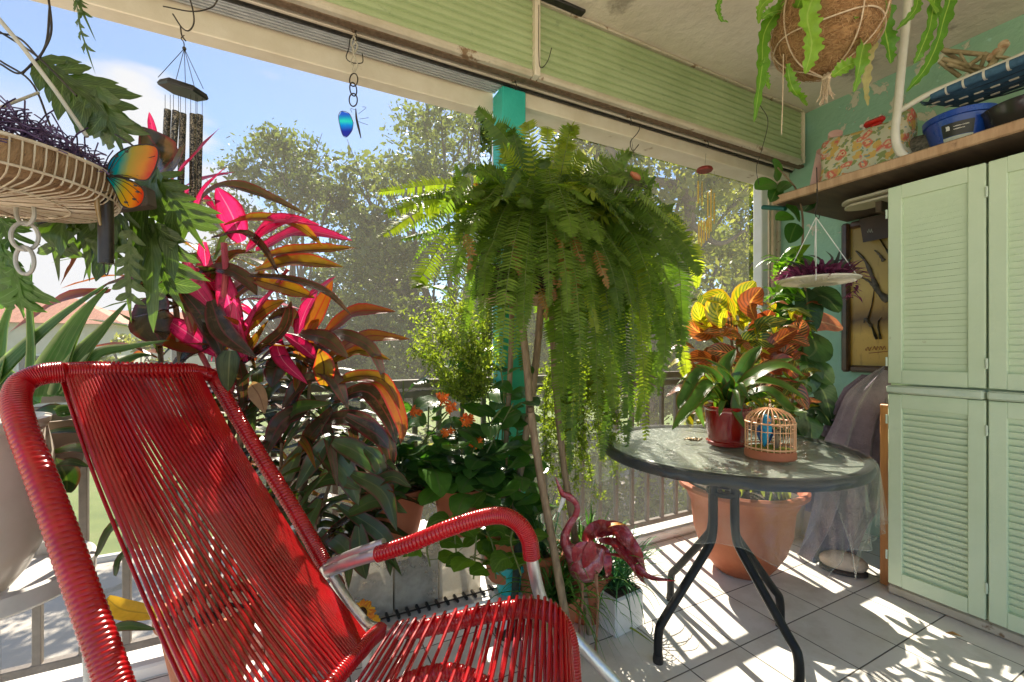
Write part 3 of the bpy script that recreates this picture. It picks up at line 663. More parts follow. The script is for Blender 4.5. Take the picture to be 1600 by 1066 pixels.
# ---- things on the shelf
def floral():
    m, t = newmat('floral_fabric'); N = NT(t); o = N.n('OutputMaterial'); b = N.n('BsdfPrincipled'); tc = N.n('TexCoord')
    c = N.ramp(N.noise(7, 3, 0.5), [(0.4, (0.60, 0.55, 0.42)), (0.6, (0.50, 0.52, 0.42))])
    for sc_, th, cl in ((29, 0.40, (0.24, 0.30, 0.12)), (17, 0.38, (0.60, 0.40, 0.12)), (14, 0.34, (0.62, 0.16, 0.12)), (14, 0.20, (0.66, 0.50, 0.32)), (14, 0.10, (0.50, 0.06, 0.05)), (33, 0.16, (0.20, 0.30, 0.32))):
        vo = N.n('TexVoronoi', Scale=sc_); mpp = N.n('Mapping'); mpp.inputs['Location'].default_value = (sc_*0.37, sc_*0.11, sc_*.7); nn = N.n('TexNoise', Scale=24.0); N.l(tc.outputs['Object'], nn.inputs['Vector'])
        ad = N.n('VectorMath', operation='MULTIPLY_ADD'); ad.inputs[1].default_value = (0.06, 0.06, 0.06); N.l(nn.outputs['Color'], ad.inputs[0]); N.l(tc.outputs['Object'], ad.inputs[2])
        N.l(ad.outputs[0], mpp.inputs['Vector']); N.l(mpp.outputs[0], vo.inputs['Vector'])
        pet = N.math('MULTIPLY_ADD', N.math('SINE', N.math('MULTIPLY', vo.outputs['Distance'], 60)), 0.03, vo.outputs['Distance'])
        c = N.mix(N.ramp(pet, [(th, 1.0), (th+0.05, 0.0)]), c, cl)
    N.l(c, b.inputs['Base Color']); b.inputs['Roughness'].default_value = 0.8; N.l(b.outputs[0], o.inputs['Surface']); return m
m_floral = floral()
A = V((2.66, 1.47, SHT)); Bp = V((2.66, 1.03, SHT))
bag = thing('fabric_bag', (2.8, 1.25, SHT), 'flowery cream fabric bag slumped on the shelf corner', 'bag')
rows = []
for i in range(19):
    v = i/18; z = SHT+0.30*(1-(1-v)**1.1)*(0.94+0.06*math.sin(v*9)); r = []
    for j in range(40):
        a = 2*math.pi*j/40; ex = 0.5
        cx_, sy = math.copysign(abs(math.cos(a))**ex, math.cos(a)), math.copysign(abs(math.sin(a))**ex, math.sin(a))
        th = 0.13*(1-0.72*v**2.2)+0.008*math.sin(a*5+v*6)
        r.append(V((2.80+cx_*th, 1.25+sy*(0.215-0.02*v)+0.012*math.sin(v*7+a), z+0.018*math.sin(a*3+1)*v)))
    rows.append(r)
MB().sheet(rows, closed=True).build('bag_body', m_floral, bag)
m_pink = mat('pink_cloth', (0.62, 0.36, 0.34), (0.70, 0.45, 0.42), 0.8, ns=12, bump=0.3)
pk = thing('pink_roll', (2.9, 1.5, SHT), 'two rolls of dusty pink paper behind the flowery bag', 'paper roll')
b = MB().tube([V((2.98, 1.53, 2.30)), V((2.80, 1.40, 2.44))], 0.035, 16, 4); b.tube([V((2.98, 1.60, 2.22)), V((2.82, 1.47, 2.37))], 0.04, 16, 4); b.tube([V((3.0, 1.56, SHT+0.01)), V((3.0, 1.56, 2.26))], 0.03, 12, 3); b.build('roll', m_pink, pk)
# spray bottle
q = PXx(1366, 232, 2.86); sb = thing('spray_bottle', (q.x, q.y, SHT), 'white spray bottle with a red trigger head behind the flowery bag', 'bottle')
MB().lathe([(0.03, 0), (0.034, 0.01), (0.034, 0.20), (0.028, 0.24), (0.014, 0.27), (0.014, 0.31)], (q.x, q.y, SHT), 20).build('bottle_body', m_white, sb)
h = MB().box((q.x-0.0, q.y, SHT+0.338), (0.03, 0.10, 0.036), bev=0.012); h.box((q.x, q.y-0.01, SHT+0.316), (0.028, 0.05, 0.02), bev=0.006); h.build('trigger_head', mat('red_plastic', (0.65, 0.02, 0.015), None, 0.35), sb)
h = MB().tube([(q.x, q.y+0.045, SHT+0.332), (q.x, q.y+0.05, SHT+0.305), (q.x, q.y+0.038, SHT+0.282)], 0.006, 8, 8); h.box((q.x, q.y+0.058, SHT+0.34), (0.02, 0.02, 0.022), bev=0.005); h.build('trigger', m_white, sb)
# speckled pouch
q = PXx(1432, 232, 2.85); po = MB().ball((q.x, q.y-0.02, SHT+0.085), 0.13, 20, sc3=(0.7, 1.1, 0.66), wob=lambda a, t: 0.05*math.sin(3*a+2*t))
tag(po.build('cloth_pouch', mat('speckled_cloth', (0.06, 0.06, 0.055), (0.22, 0.20, 0.17), 0.85, ns=60)), 'dark speckled cloth pouch leaning behind the white chair tube', 'pouch')
# folded lawn chair lying on the shelf
m_wtube = mat('white_tube', (0.66, 0.63, 0.55), (0.74, 0.71, 0.64), 0.35, ns=14, spot=((0.45, 0.36, 0.25), 22, 0.68))
m_web = mat('blue_webbing', (0.03, 0.09, 0.17), (0.05, 0.13, 0.23), 0.7, ns=50, bump=0.5, bs=120)
m_clip = mat('clip', (0.75, 0.72, 0.66), None, 0.3, metal=0.2)
lc = thing('folded_lawn_chair', (2.62, 0.9, 2.2), 'folded lawn chair with blue webbing and a white bent tube frame on the shelf', 'lawn chair')
X = 2.60
b = MB(); T1 = [PXx(*q, X) for q in ((1424, -60), (1418, 10), (1409, 100), (1403, 165), (1399, 205), (1403, 232), (1417, 247), (1428, 244))]
b.tube(T1, 0.0175, 14, 50); T2 = [PXx(1408, 172, X+0.01), PXx(1458, 144, X+0.02), PXx(1560, 103, X+0.04), PXx(1700, 40, X+0.06)]; b.tube(T2, 0.0125, 12, 20); b.build('frame', m_wtube, lc)
rows = []; EdgeA = [PXx(px, py, X+0.03) for px, py in ((1456, 150), (1500, 133), (1560, 109), (1640, 76), (1760, 20))]
EdgeB = [PXx(px, py, X+0.36) for px, py in ((1436, 158), (1500, 168), (1560, 150), (1640, 120), (1760, 75))]
ea, eb = spline(EdgeA, 30), spline(EdgeB, 30)
for i in range(30):
    r = []
    for j in range(17):
        v = j/16; p = ea[i].lerp(eb[i], v); p.z += -0.03*math.sin(math.pi*v) + (0.018 if j == 0 else 0.012*math.cos(min(1, j/2)*1.5)); r.append(p)
    rows.append(r)
MB().sheet(rows).build('webbing', m_web, lc)
b = MB(); b.tube([p+V((0, 0, 0.0)) for p in ea], 0.019, 12, 40); b.build('webbing_sleeve', m_web, lc)
b = MB()
for i in (4, 8, 12, 16, 20): MB().tube([ea[i], ea[i].lerp(ea[i+1], 0.45)], 0.0215, 12, 3).build('clip', m_clip, lc)
for i in range(2, 24, 3):
    for v in (0.35, 0.6): p = rows[i][int(v*16)]; MB().box(p-V((0, 0, 0.004)), (0.012, 0.03, 0.006), bev=0.002).build('clip', m_clip, lc)
b = MB()
for k in range(9): b.tube([rows[0][int(k*1.9)]-V((0, 0, .004)), rows[14][int(k*1.9)]-V((0, 0, .004)), rows[28][int(k*1.9)]-V((0, 0, .004))], 0.0022, 5, 12)
b.build('webbing_seam', mat('navy_thread', (0.012, 0.03, 0.06), None, 0.7), lc)
# bamboo rack behind
bm = thing('bamboo_rack', (3.0, 0.9, 2.3), 'weathered bamboo slat rack lying behind the blue lawn chair', 'rack'); b = MB()
for (p, q2, r) in (((1474, 79), (1560, 88), .010), ((1472, 92), (1552, 112), .010), ((1480, 100), (1532, 116), .008), ((1462, 70), (1500, 96), .009), ((1500, 84), (1520, 118), .006), ((1540, 84), (1530, 112), .008), ((1468, 96), (1500, 120), .009), ((1512, 104), (1540, 84), .01), ((1545, 108), (1570, 72), .014), ((1556, 88), (1600, 96), .007)):
    b.tube([PXx(*p, 2.74), PXx(*q2, 2.80)], r, 10, 4)
b.build('slat', mat('old_bamboo', (0.22, 0.17, 0.08), (0.42, 0.34, 0.20), 0.6, ns=18, bump=0.3), bm)
b = MB()
for px, py in ((1570, 72), (1551, 92), (1560, 84)): p = PXx(px, py, 2.79); b.tube([p, p+V((-0.02, 0, 0.004))], 0.017, 14, 3)
b.build('cane_end', mat('cane_end', (0.55, 0.42, 0.28), (0.35, 0.2, 0.1), 0.7, ns=60), bm)
# blue bucket
q = PXx(1496, 228, 2.80); B0 = V((2.79, q.y-0.01, SHT))
bk = thing('bucket', B0, 'royal blue plastic bucket with a black label on the shelf', 'bucket')
m_blue = mat('blue_plastic', (0.008, 0.05, 0.32), (0.012, 0.07, 0.40), 0.28, ns=5, coat=0.3)
MB().lathe([(0.085, 0), (0.118, 0.145), (0.126, 0.147), (0.128, 0.172), (0.120, 0.176), (0.112, 0.17), (0.082, 0.01), (0.0, 0.008)], B0, 48).build('bucket_body', m_blue, bk)
def arc_patch(a0, a1, z0, z1, off, r0=0.085, r1=0.118, hh=0.145):
    rows = []
    for i in range(5):
        z = z0+(z1-z0)*i/4; r = r0+(r1-r0)*z/hh+off; rows.append([B0+V((r*math.cos(a), r*math.sin(a), z)) for a in [a0+(a1-a0)*k/12 for k in range(13)]])
    return rows
mid = math.atan2(-B0.y, -B0.x)
MB().sheet(arc_patch(mid-0.55, mid+0.45, 0.062, 0.118, 0.0015)).build('label', mat('black_label', (0.01, 0.01, 0.012), None, 0.35), bk)
MB().sheet(arc_patch(mid-0.55, mid+0.45, 0.036, 0.060, 0.0015)).build('label_strip', mat('label_strip', (0.55, 0.58, 0.52), (0.40, 0.45, 0.42), 0.5, ns=80), bk)
b = MB()
def onb(a, z, off=0.003): r = 0.085+0.033*z/0.145+off; return B0+V((r*math.cos(a), r*math.sin(a), z))
b.tube([onb(mid-0.40+0.012*math.sin(i*2.5)+i*0.004, 0.098+0.010*math.cos(i*1.7)) for i in range(26)], 0.0013, 4, 90)
for k in range(2): b.tube([onb(mid-0.18+i*0.02, 0.100-k*0.012+0.0022*math.sin(i*2.9)) for i in range(24-6*k)], 0.0011, 4, 80)
b.build('label_lettering', m_white, bk)
q = PXx(1590, 218, 2.80); bo = MB().lathe([(0.06, 0), (0.12, 0.05), (0.135, 0.11), (0.145, 0.125), (0.139, 0.13), (0.125, 0.11), (0.05, 0.02), (0, 0.02)], (2.80, q.y-0.03, SHT), 40)
tag(bo.build('plastic_bowl', mat('black_plastic', (0.02, 0.02, 0.02), (0.035, 0.035, 0.033), 0.2, ns=9, coat=0.4)), 'glossy black plastic bowl right of the blue bucket', 'bowl')
tag(MB().ball((2.92, q.y-0.02, SHT+0.165), 0.05, 18).build('orange_ball', mat('orange_rubber', (0.55, 0.09, 0.02), (0.65, 0.14, 0.03), 0.5, ns=10)), 'small orange ball resting over the black bowl', 'ball')

# ---- purple towel over a folding wooden chair, and the shoe
m_owood = mat('orange_wood', (0.42, 0.17, 0.05), (0.55, 0.26, 0.09), 0.5, ns=5, bump=0.2, stretch=(6, 6, 0.6))
wc = thing('folding_wooden_chair', (2.8, 1.2, 0), 'folded wooden chair leaning beside the cabinet under a purple towel', 'chair')
b = MB(); b.box((2.715, 1.125, 0.46), (0.03, 0.045, 0.92), bev=0.004); b.box((3.02, 1.16, 0.50), (0.03, 0.045, 1.0), bev=0.004); b.build('post', m_owood, wc)
b = MB(); [b.box((2.87, 1.14, z), (0.30, 0.025, 0.05), bev=0.003) for z in (0.25, 0.6, 0.88)]; b.build('rung', m_owood, wc)
def towel_mat():
    m, t = newmat('purple_towel'); N = NT(t); o = N.n('OutputMaterial'); b = N.n('BsdfPrincipled')
    c = N.ramp(N.noise(5, 7, 0.7), [(0.3, (0.14, 0.10, 0.14)), (0.6, (0.27, 0.21, 0.26)), (0.75, (0.37, 0.32, 0.36))]); N.l(c, b.inputs['Base Color']); b.inputs['Roughness'].default_value = 0.95
    b.inputs['Sheen Weight'].default_value = 0.5; bp = N.n('Bump', Strength=1.0, Distance=0.01); N.l(N.noise(120, 4, 0.7), bp.inputs['Height']); N.l(bp.outputs[0], b.inputs['Normal']); N.l(b.outputs[0], o.inputs['Surface']); return m
Lr = [(1382, 572), (1352, 592), (1322, 617), (1306, 660), (1290, 710), (1284, 770), (1264, 830), (1250, 868), (1258, 878)]
Rr = [(1392, 585), (1392, 620), (1392, 665), (1388, 720), (1384, 780), (1368, 820), (1350, 850), (1330, 880), (1318, 888)]
rows = []
Ls, Rs = spline([P(x, y, 2.40+0.06*i/8) for i, (x, y) in enumerate(Lr)], 34), spline([P(x, y, 2.36+0.07*i/8) for i, (x, y) in enumerate(Rr)], 34)
for i in range(34):
    v = i/33; r = []
    for j in range(40):
        u = j/39; p = Ls[i].lerp(Rs[i], u); amp = 0.012+0.045*v
        f_ = amp*(math.sin(u*17+1.3*math.sin(v*3))*0.55+math.sin(u*31+v*2+2)*0.3+math.sin(u*7+v)*0.6)+0.012*math.sin(v*14+u*5)
        p = p+FW*f_+RT*(0.01*math.sin(v*9+u*11)); p.z = max(p.z, 0.012); r.append(p)
    rows.append(r)
tw = MB().sheet(rows); tw.sheet([[p+FW*0.05*(1-0.2*k)+V((0, 0, -0.02)) for p in r] for k, r in enumerate(rows[:3])]+[[p+FW*0.05 for p in r] for r in rows[3:24:4]])
tag(tw.build('towel', towel_mat()), 'greyish purple towel draped to the floor beside the cabinet', 'towel')
q = PZ(1324, 898, 0.0); sh2 = thing('cloth_shoe', q, 'worn beige cloth shoe on the floor at the hem of the towel', 'shoe')
m_sh = mat('beige_canvas', (0.46, 0.36, 0.26), (0.56, 0.46, 0.36), 0.85, ns=20, bump=0.5, bs=80)
c0 = q+FW*0.03+V((0, 0, 0.055)); rz = Matrix.Rotation(math.radians(30), 3, 'Z')
MB().ball(c0, 0.075, 20, sc3=(0.75, 1.45, 0.72), rot=rz).build('upper', m_sh, sh2)
MB().lathe([(0.052, 0), (0.066, 0.004), (0.066, 0.02), (0.054, 0.026)], c0-V((0, 0, 0.055)), 28, rot=rz@Matrix.Diagonal((0.92, 1.62, 1))).build('sole', mat('dark_sole', (0.06, 0.045, 0.035), None, 0.8), sh2)

# ---- glass table with its clear cloth
TC = P(1130, CY, 1.82); TC.z = 0; TR, TZ = 0.485, 0.80
tb = thing('round_table', TC, 'round patio table with black rim, frosted glass top and bent black legs', 'table')
m_blk = mat('black_enamel', (0.008, 0.008, 0.008), (0.018, 0.018, 0.018), 0.42, ns=9, spec=0.25, spot=((0.10, 0.10, 0.09), 30, 0.70))
MB().lathe([(TR-0.028, TZ-0.036), (TR, TZ-0.036), (TR+0.006, TZ-0.02), (TR+0.002, TZ+0.001), (TR-0.012, TZ+0.004), (TR-0.028, TZ-0.002), (TR-0.028, TZ-0.036)], TC, 96).build('rim', m_blk, tb)
def tableglass():
    m, t = newmat('pebbled_glass'); N = NT(t); o = N.n('OutputMaterial')
    f = N.noise(34, 6, 0.65, dist=0.8); bp = N.n('Bump', Strength=0.9, Distance=0.008); N.l(f, bp.inputs['Height'])
    tr = N.n('BsdfTransparent', Color=(0.62, 0.72, 0.66, 1)); rf = N.n('BsdfRefraction', IOR=1.2, Roughness=0.12); rf.inputs['Color'].default_value = (0.62, 0.76, 0.70, 1); N.l(bp.outputs[0], rf.inputs['Normal'])
    d = N.n('BsdfDiffuse', Color=(0.40, 0.46, 0.39, 1)); N.l(bp.outputs[0], d.inputs['Normal'])
    gl = N.n('BsdfGlossy', Roughness=0.24); N.l(bp.outputs[0], gl.inputs['Normal'])
    a = N.n('MixShader', Fac=0.42); N.l(tr.outputs[0], a.inputs[1]); N.l(rf.outputs[0], a.inputs[2])
    b = N.n('MixShader', Fac=0.5); N.l(a.outputs[0], b.inputs[1]); N.l(d.outputs[0], b.inputs[2])
    fr = N.n('LayerWeight', Blend=0.5); N.l(bp.outputs[0], fr.inputs['Normal']); fv = N.math('MULTIPLY_ADD', N.math('POWER', fr.outputs['Facing'], 5.0), 0.75, 0.05); c = N.n('MixShader'); N.l(fv, c.inputs[0]); N.l(b.outputs[0], c.inputs[1]); N.l(gl.outputs[0], c.inputs[2])
    N.l(c.outputs[0], o.inputs['Surface']); return m
MB().lathe([(TR-0.029, TZ-0.006), (0.0001, TZ-0.006)], TC, 96, cap=False).build('glass_top', tableglass(), tb)
MB().lathe([(0.0, TZ-0.024), (0.16, TZ-0.024), (0.165, TZ-0.017), (0.16, TZ-0.011), (0.0, TZ-0.011)], TC, 40).build('hub_plate', m_blk, tb)
legs = [(-0.345, 0.02), (-0.01, -0.31), (0.29, -0.06), (0.02, 0.30)]
for dx, dy in legs:
    D = V((dx, dy, 0)); u = D.normalized()
    p = [TC+u*0.055+V((0, 0, TZ-0.03)), TC+u*0.055+V((0, 0, 0.47)), TC+u*0.065+V((0, 0, 0.42)), TC+u*0.09+V((0, 0, 0.385)), TC+u*(D.length-0.035)+V((0, 0, 0.165)), TC+u*(D.length-0.008)+V((0, 0, 0.135)), TC+D+V((0, 0, 0.095)), TC+D+V((0, 0, 0.0))]
    pp = []
    for i in range(len(p)-1): pp += [p[i].lerp(p[i+1], k/4) for k in range(4)]
    pp.append(p[-1]); pp = [pp[0]]+[(pp[i-1]+pp[i]*2+pp[i+1])/4 for i in range(1, len(pp)-1)]+[pp[-1]]
    l = MB().tube(pp, 0.0165, 14).build('leg', m_blk, tb)
    MB().lathe([(0.019, 0), (0.02, 0.012), (0.018, 0.03)], TC+D, 16).build('foot_cap', m_dark, l)
MB().lathe([(0.062, 0.60), (0.066, 0.605), (0.066, 0.615), (0.062, 0.62), (0.052, 0.615), (0.052, 0.605), (0.062, 0.60)], TC, 32).build('ring_brace', m_blk, tb)
# clear cloth: lies on the top, falls over the rim in soft folds, longer at its corners
m_film = glassy('clear_vinyl', tint=(.96,.97,.96), ns=11, bump=0.5, dmix=0.07, alpha=0.01, rough=0.03)
rows = []; K = 220
for i in range(6):
    r = (TR+0.004)*i/5+0.001; rows.append([TC+V((r*math.cos(2*math.pi*k/K), -r*math.sin(2*math.pi*k/K), TZ+0.0055+0.0012*math.sin(k*.21+i))) for k in range(K)])
for i in range(1, 15):
    v = i/14; row = []
    for k in range(K):
        a = 2*math.pi*(1-k/K); a45 = (a-math.radians(18)) % (math.pi/2)-math.pi/4
        L = 0.215+0.07*max(0, 1-abs(a45)/0.36)**1.5 + (0.30*max(0, 1-abs(a45)/0.2)**1.3 if 5.6 < a < 6.28 else 0)
        fold = (0.012*math.sin(a*19+1)+0.010*math.sin(a*31+2.0)+0.008*math.sin(a*11))*v
        r = TR+0.011+0.004*min(1, v*8)+fold+0.05*v*max(0, 1-abs(a45)/0.4)+0.006*v
        row.append(TC+V((r*math.cos(a), r*math.sin(a), TZ+0.004-L*v)))
    rows.append(row)
clo = MB().sheet(rows, closed=True).build('clear_tablecloth', m_film, smooth='all')
MB().tube(rows[-1]+[rows[-1][0]], .0006, 5, cap=False).build('hem', glassy('vinyl_hem', ns=30, dmix=.25, alpha=.2, rough=.15), clo)
tag(clo, 'clear plastic cloth spread over the glass table, hanging in folds', 'tablecloth')
# ------------------------------------------------------------------ red cord lounge chair
def Q(r, f, z): return V((0, 0, 0))+FW*f+RT*r+V((0, 0, z))
def cord_mat():
    m, t = newmat('red_vinyl_cord'); N = NT(t); o = N.n('OutputMaterial'); b = N.n('BsdfPrincipled')
    c = N.ramp(N.noise(14, 4, 0.6), [(0.3, (0.34, 0.002, 0.005)), (0.7, (0.52, 0.004, 0.010))]); N.l(c, b.inputs['Base Color'])
    b.inputs['Roughness'].default_value = 0.26; b.inputs['Coat Weight'].default_value = 0.5; b.inputs['Coat Roughness'].default_value = 0.12
    tr = N.n('BsdfTranslucent', Color=(0.75, 0.015, 0.02, 1)); ms = N.n('MixShader', Fac=0.12); N.l(b.outputs[0], ms.inputs[1]); N.l(tr.outputs[0], ms.inputs[2]); N.l(ms.outputs[0], o.inputs['Surface']); return m
m_cord = cord_mat()
m_tube = mat('satin_aluminium', (0.60, 0.59, 0.57), (0.70, 0.69, 0.67), 0.34, ns=18, metal=0.85, bump=0.12, spot=((0.40, 0.34, 0.28), 30, 0.66))
ch = thing('lounge_chair', Q(-0.3, 1.0, 0), 'high backed lounge chair strung with shiny red vinyl cord on a silver tube frame', 'chair')
# key points: right, forward, height
Tf, Tn = V((-0.985, 1.50, 1.125)), V((-1.185, 1.07, 1.130))
Jf, Jn = V((-0.352, 1.217, 0.43)), V((-0.560, 0.715, 0.385))
def W(v): return Q(v[0], v[1], v[2])
def pf(px, py, f): r = (px-800)/F*f; return V((r, f, EYE+(CY-py)/F*f))
near = [pf(198, 1130, 0.775), pf(178, 1066, 0.80), pf(152, 990, 0.835), pf(122, 905, 0.875), pf(92, 820, 0.92), pf(62, 740, 0.965), pf(35, 670, 1.01), pf(25, 628, 1.04), pf(34, 600, 1.065), pf(62, 586, 1.09), pf(100, 581, 1.12)]
top = [pf(100, 581, 1.12), pf(150, 580, 1.18), pf(220, 580, 1.29), pf(290, 580, 1.42), pf(318, 583, 1.47)]
far = [pf(318, 583, 1.47), pf(334, 590, 1.495), pf(347, 612, 1.49), pf(375, 660, 1.46), pf(410, 718, 1.42), pf(450, 782, 1.375), pf(484, 840, 1.325), pf(508, 884, 1.29)]
def wl(l): return [W(v) for v in l]
full = spline(wl(near)+wl(top[1:])+wl(far[1:]), 260)
# slightly irregular wound cord
MB().coil(spline(wl(near), 120), 0.0285, 0.0095, 22).build('side_wrap', m_cord, ch)
MB().coil(spline(wl(top), 60), 0.0245, 0.0085, 18).build('top_wrap', m_cord, ch)
MB().coil(spline(wl(far), 100), 0.0240, 0.0080, 18).build('side_wrap', m_cord, ch)
seat_rail = [pf(600, 983, 1.218), pf(618, 990, 1.205), pf(645, 985, 1.19), pf(690, 976, 1.165), pf(740, 964, 1.135), pf(790, 954, 1.10), pf(825, 951, 1.075), pf(856, 956, 1.05), pf(878, 975, 1.03), pf(889, 1005, 1.015), pf(893, 1045, 1.005), pf(895, 1100, 0.99), pf(893, 1180, 0.97)]
bare = far[-1:]+[pf(530, 922, 1.262), pf(553, 956, 1.240), pf(574, 978, 1.228), pf(598, 986, 1.219), pf(622, 988, 1.203), pf(640, 986, 1.192)]
MB().tube(wl([far[-2]]+bare), 0.0175, 18, 50).build('frame_tube', m_tube, ch)
MB().coil(spline(wl(seat_rail[2:]), 120), 0.0230, 0.0078, 18).build('seat_wrap', m_cord, ch)
# armrest: bare ends, wrapped middle
arm = [pf(512, 893, 1.272), pf(530, 886, 1.262), pf(555, 876, 1.25), pf(590, 866, 1.235), pf(640, 850, 1.215), pf(700, 826, 1.19), pf(750, 810, 1.165), pf(785, 806, 1.15), pf(810, 818, 1.14), pf(826, 842, 1.135), pf(831, 872, 1.135)]
dn = [arm[-1], pf(835, 895, 1.136), pf(842, 925, 1.142), pf(853, 950, 1.146), pf(875, 973, 1.142), pf(908, 1008, 1.13), pf(945, 1048, 1.11), pf(985, 1092, 1.10), pf(1040, 1150, 1.09)]
MB().coil(spline(wl(arm[3:]), 110), 0.0235, 0.0075, 22).build('armrest_wrap', m_cord, ch)
MB().tube(wl(arm[:5]), 0.0175, 16, 24).build('armrest_tube', m_tube, ch)
MB().tube(wl([pf(508, 884, 1.29), pf(525, 876, 1.28), pf(560, 862, 1.262), pf(600, 848, 1.248)]), 0.013, 12, 12).build('armrest_brace', m_tube, ch)
last = dn[-1]
MB().tube(wl([arm[-2]]+dn+[V((0.50, 1.04, 0.03)), V((0.46, 0.95, 0.018)), V((0.28, 0.55, 0.018))]), 0.0160, 16, 80).build('front_leg', m_tube, ch)
MB().tube(wl([pf(879, 1000, 1.02), pf(874, 1035, 1.04), pf(870, 1090, 1.05), pf(868, 1300, 1.05)]), 0.0185, 14, 24).build('seat_leg', m_tube, ch)
for px, py, f in ((513, 908, 1.262), (576, 984, 1.21)):
    p = W(pf(px, py, f)); MB().ball(p-FW*0.004, 0.007, 10, sc3=(1, 1, 1)).build('bolt', mat('bolt_steel', (0.35, 0.33, 0.3), None, 0.3, metal=0.9), ch)
# lower crossbar, wrapped, between the two joints
cross = [pf(596, 984, 1.215), pf(578, 1000, 1.16), pf(552, 1028, 1.08), pf(520, 1066, 1.00), pf(455, 1150, 0.88), pf(370, 1230, 0.76)]
MB().coil(spline(wl(cross), 80), 0.0225, 0.0085, 16).build('cross_wrap', m_cord, ch)
MB().tube(wl([near[0], pf(215, 1200, 0.755), pf(260, 1260, 0.745), pf(370, 1230, 0.76)]), 0.016, 12, 24).build('frame_tube', m_tube, ch)
# bowed wrapped brace under the seat
MB().coil(spline(wl([pf(610, 1085, 1.0), pf(645, 1062, 1.005), pf(700, 1050, 1.01), pf(745, 1063, 1.0), pf(790, 1100, 0.97)]), 60), 0.020, 0.009, 14).build('brace_wrap', m_cord, ch)
# cords of the back: two layers, looped over the top bar and the crossbar
tp = spline(wl([pf(98, 583, 1.12)]+top[1:-1]+[pf(308, 582, 1.45)]), 200); cp = spline(wl([pf(574, 1003, 1.16), pf(565, 1014, 1.12), pf(552, 1028, 1.08), pf(520, 1066, 1.00), pf(455, 1150, 0.88), pf(370, 1230, 0.76)]), 200)
b = MB(); NS = 40; r_ = random.Random(3)
tn = V(W(Tf)-W(Jf)).normalized(); sd_ = (W(Tn)-W(Tf)).normalized(); nrm = tn.cross(sd_).normalized()
if nrm.dot(FW) > 0: nrm = -nrm            # towards the sitter/camera
for layer in (0, 1):
    for k in range(NS):
        u = (k+0.5*layer)/(NS-0.5)
        A_ = tp[min(199, int(u*199))]; B_ = cp[199-min(199, int((u)*199))]
        off = nrm*(0.012 if layer == 0 else -0.024)
        A2, B2 = A_+off, B_+off*0.9
        sag = -nrm*(0.034+0.004*(layer == 0))
        md = A2.lerp(B2, 0.5)+sag*0.8+sd_*r_.uniform(-.0012, .0012)
        q1 = A2.lerp(md, 0.5)+sag*0.3
        b.tube([A_+nrm*(0.018 if layer == 0 else -.018)+tn*0.018, A2-tn*0.012, q1, md, md.lerp(B2, 0.5)+sag*0.3, B2+tn*0.015, B_+off*0.3-tn*0.02], 0.0038, 8, 30, cap=False)
b.build('back_cords', m_cord, ch)
# cords of the seat, looped round the side rail and running to the near rail
sr = spline(wl(seat_rail[1:11]), 160); b = MB(); NS2 = 25
for k in range(NS2):
    u = (k+0.3)/NS2; A_ = sr[int(u*150)]
    E = A_+RT*(-0.115+0.10*u)+FW*(-0.47)+V((0, 0, 0.0-0.05*u))
    for s in (0, 1):
        o_ = V((0, 0, 0.027 if s == 0 else -0.025)); e2 = E+RT*(0.012*(1 if s else -1))
        sg = V((0, 0, -0.022-0.01*s))
        b.tube([A_+FW*0.012+o_*0.8, A_+o_*1.05, A_.lerp(e2, 0.12)+o_+sg*0.3, A_.lerp(e2, 0.5)+o_*0.6+sg, e2+o_], 0.0042, 8, 22, cap=False)
b.build('seat_cords', m_cord, ch)
nr_ = [A+RT*(-0.115+0.10*i/9)+FW*(-0.47)+V((0, 0, -0.05*i/9)) for i, A in enumerate(spline(wl(seat_rail[1:11]), 10))]
MB().coil(spline(nr_, 60), 0.0205, 0.0085, 14).build('seat_wrap', m_cord, ch)
# runners on the floor
MB().tube(wl([V((0.28, 0.55, 0.018)), V((-0.05, 0.62, 0.018)), V((-0.50, 0.80, 0.018)), V((-0.62, 1.10, 0.018)), V((-0.42, 1.22, 0.10)), pf(575, 1010, 1.22)]), 0.0155, 12, 50).build('floor_runner', m_tube, ch)
# ------------------------------------------------------------------ plants
G = random.Random(21)
m_terra = mat('terracotta', (0.36, 0.095, 0.038), (0.46, 0.145, 0.062), 0.7, ns=5, bump=0.25, bs=70, spot=((0.50, 0.27, 0.17), 7, 0.67))
m_soil = mat('potting_soil', (0.03, 0.02, 0.012), (0.08, 0.055, 0.035), 0.95, ns=40, bump=1.0, bs=90)
m_stem = mat('green_stem', (0.10, 0.14, 0.03), (0.16, 0.18, 0.05), 0.55, ns=20)
m_cane = mat('woody_cane', (0.14, 0.09, 0.05), (0.26, 0.18, 0.11), 0.8, ns=20, bump=0.5)
m_redstem = mat('red_stem', (0.30, 0.02, 0.04), (0.42, 0.06, 0.07), 0.45, ns=20)
def pot(base, r0, r1, h, m, parent, rimh=0.03, rimo=0.012, name='pot', n=40):
    p = [(0.0, 0.0), (r0*0.96, 0), (r0, 0.006)]+[(r0+(r1-r0)*(i/6)**0.9, 0.006+(h-rimh)*i/6) for i in range(1, 7)]
    p += [(r1+rimo, h-rimh+0.003), (r1+rimo*1.15, h-rimh*0.4), (r1+rimo*0.8, h), (r1-0.008, h), (r1-0.012, h-0.03), (0.0, h-0.035)]
    o = MB().lathe(p, base, n).build(name, m, parent)
    s = MB().lathe([(0.0, h-0.024), ((r1-0.013)*0.6, h-0.020), (r1-0.013, h-0.028)], base, 28, wob=lambda a, z: 0.0).build('soil', m_soil, parent)
    return o

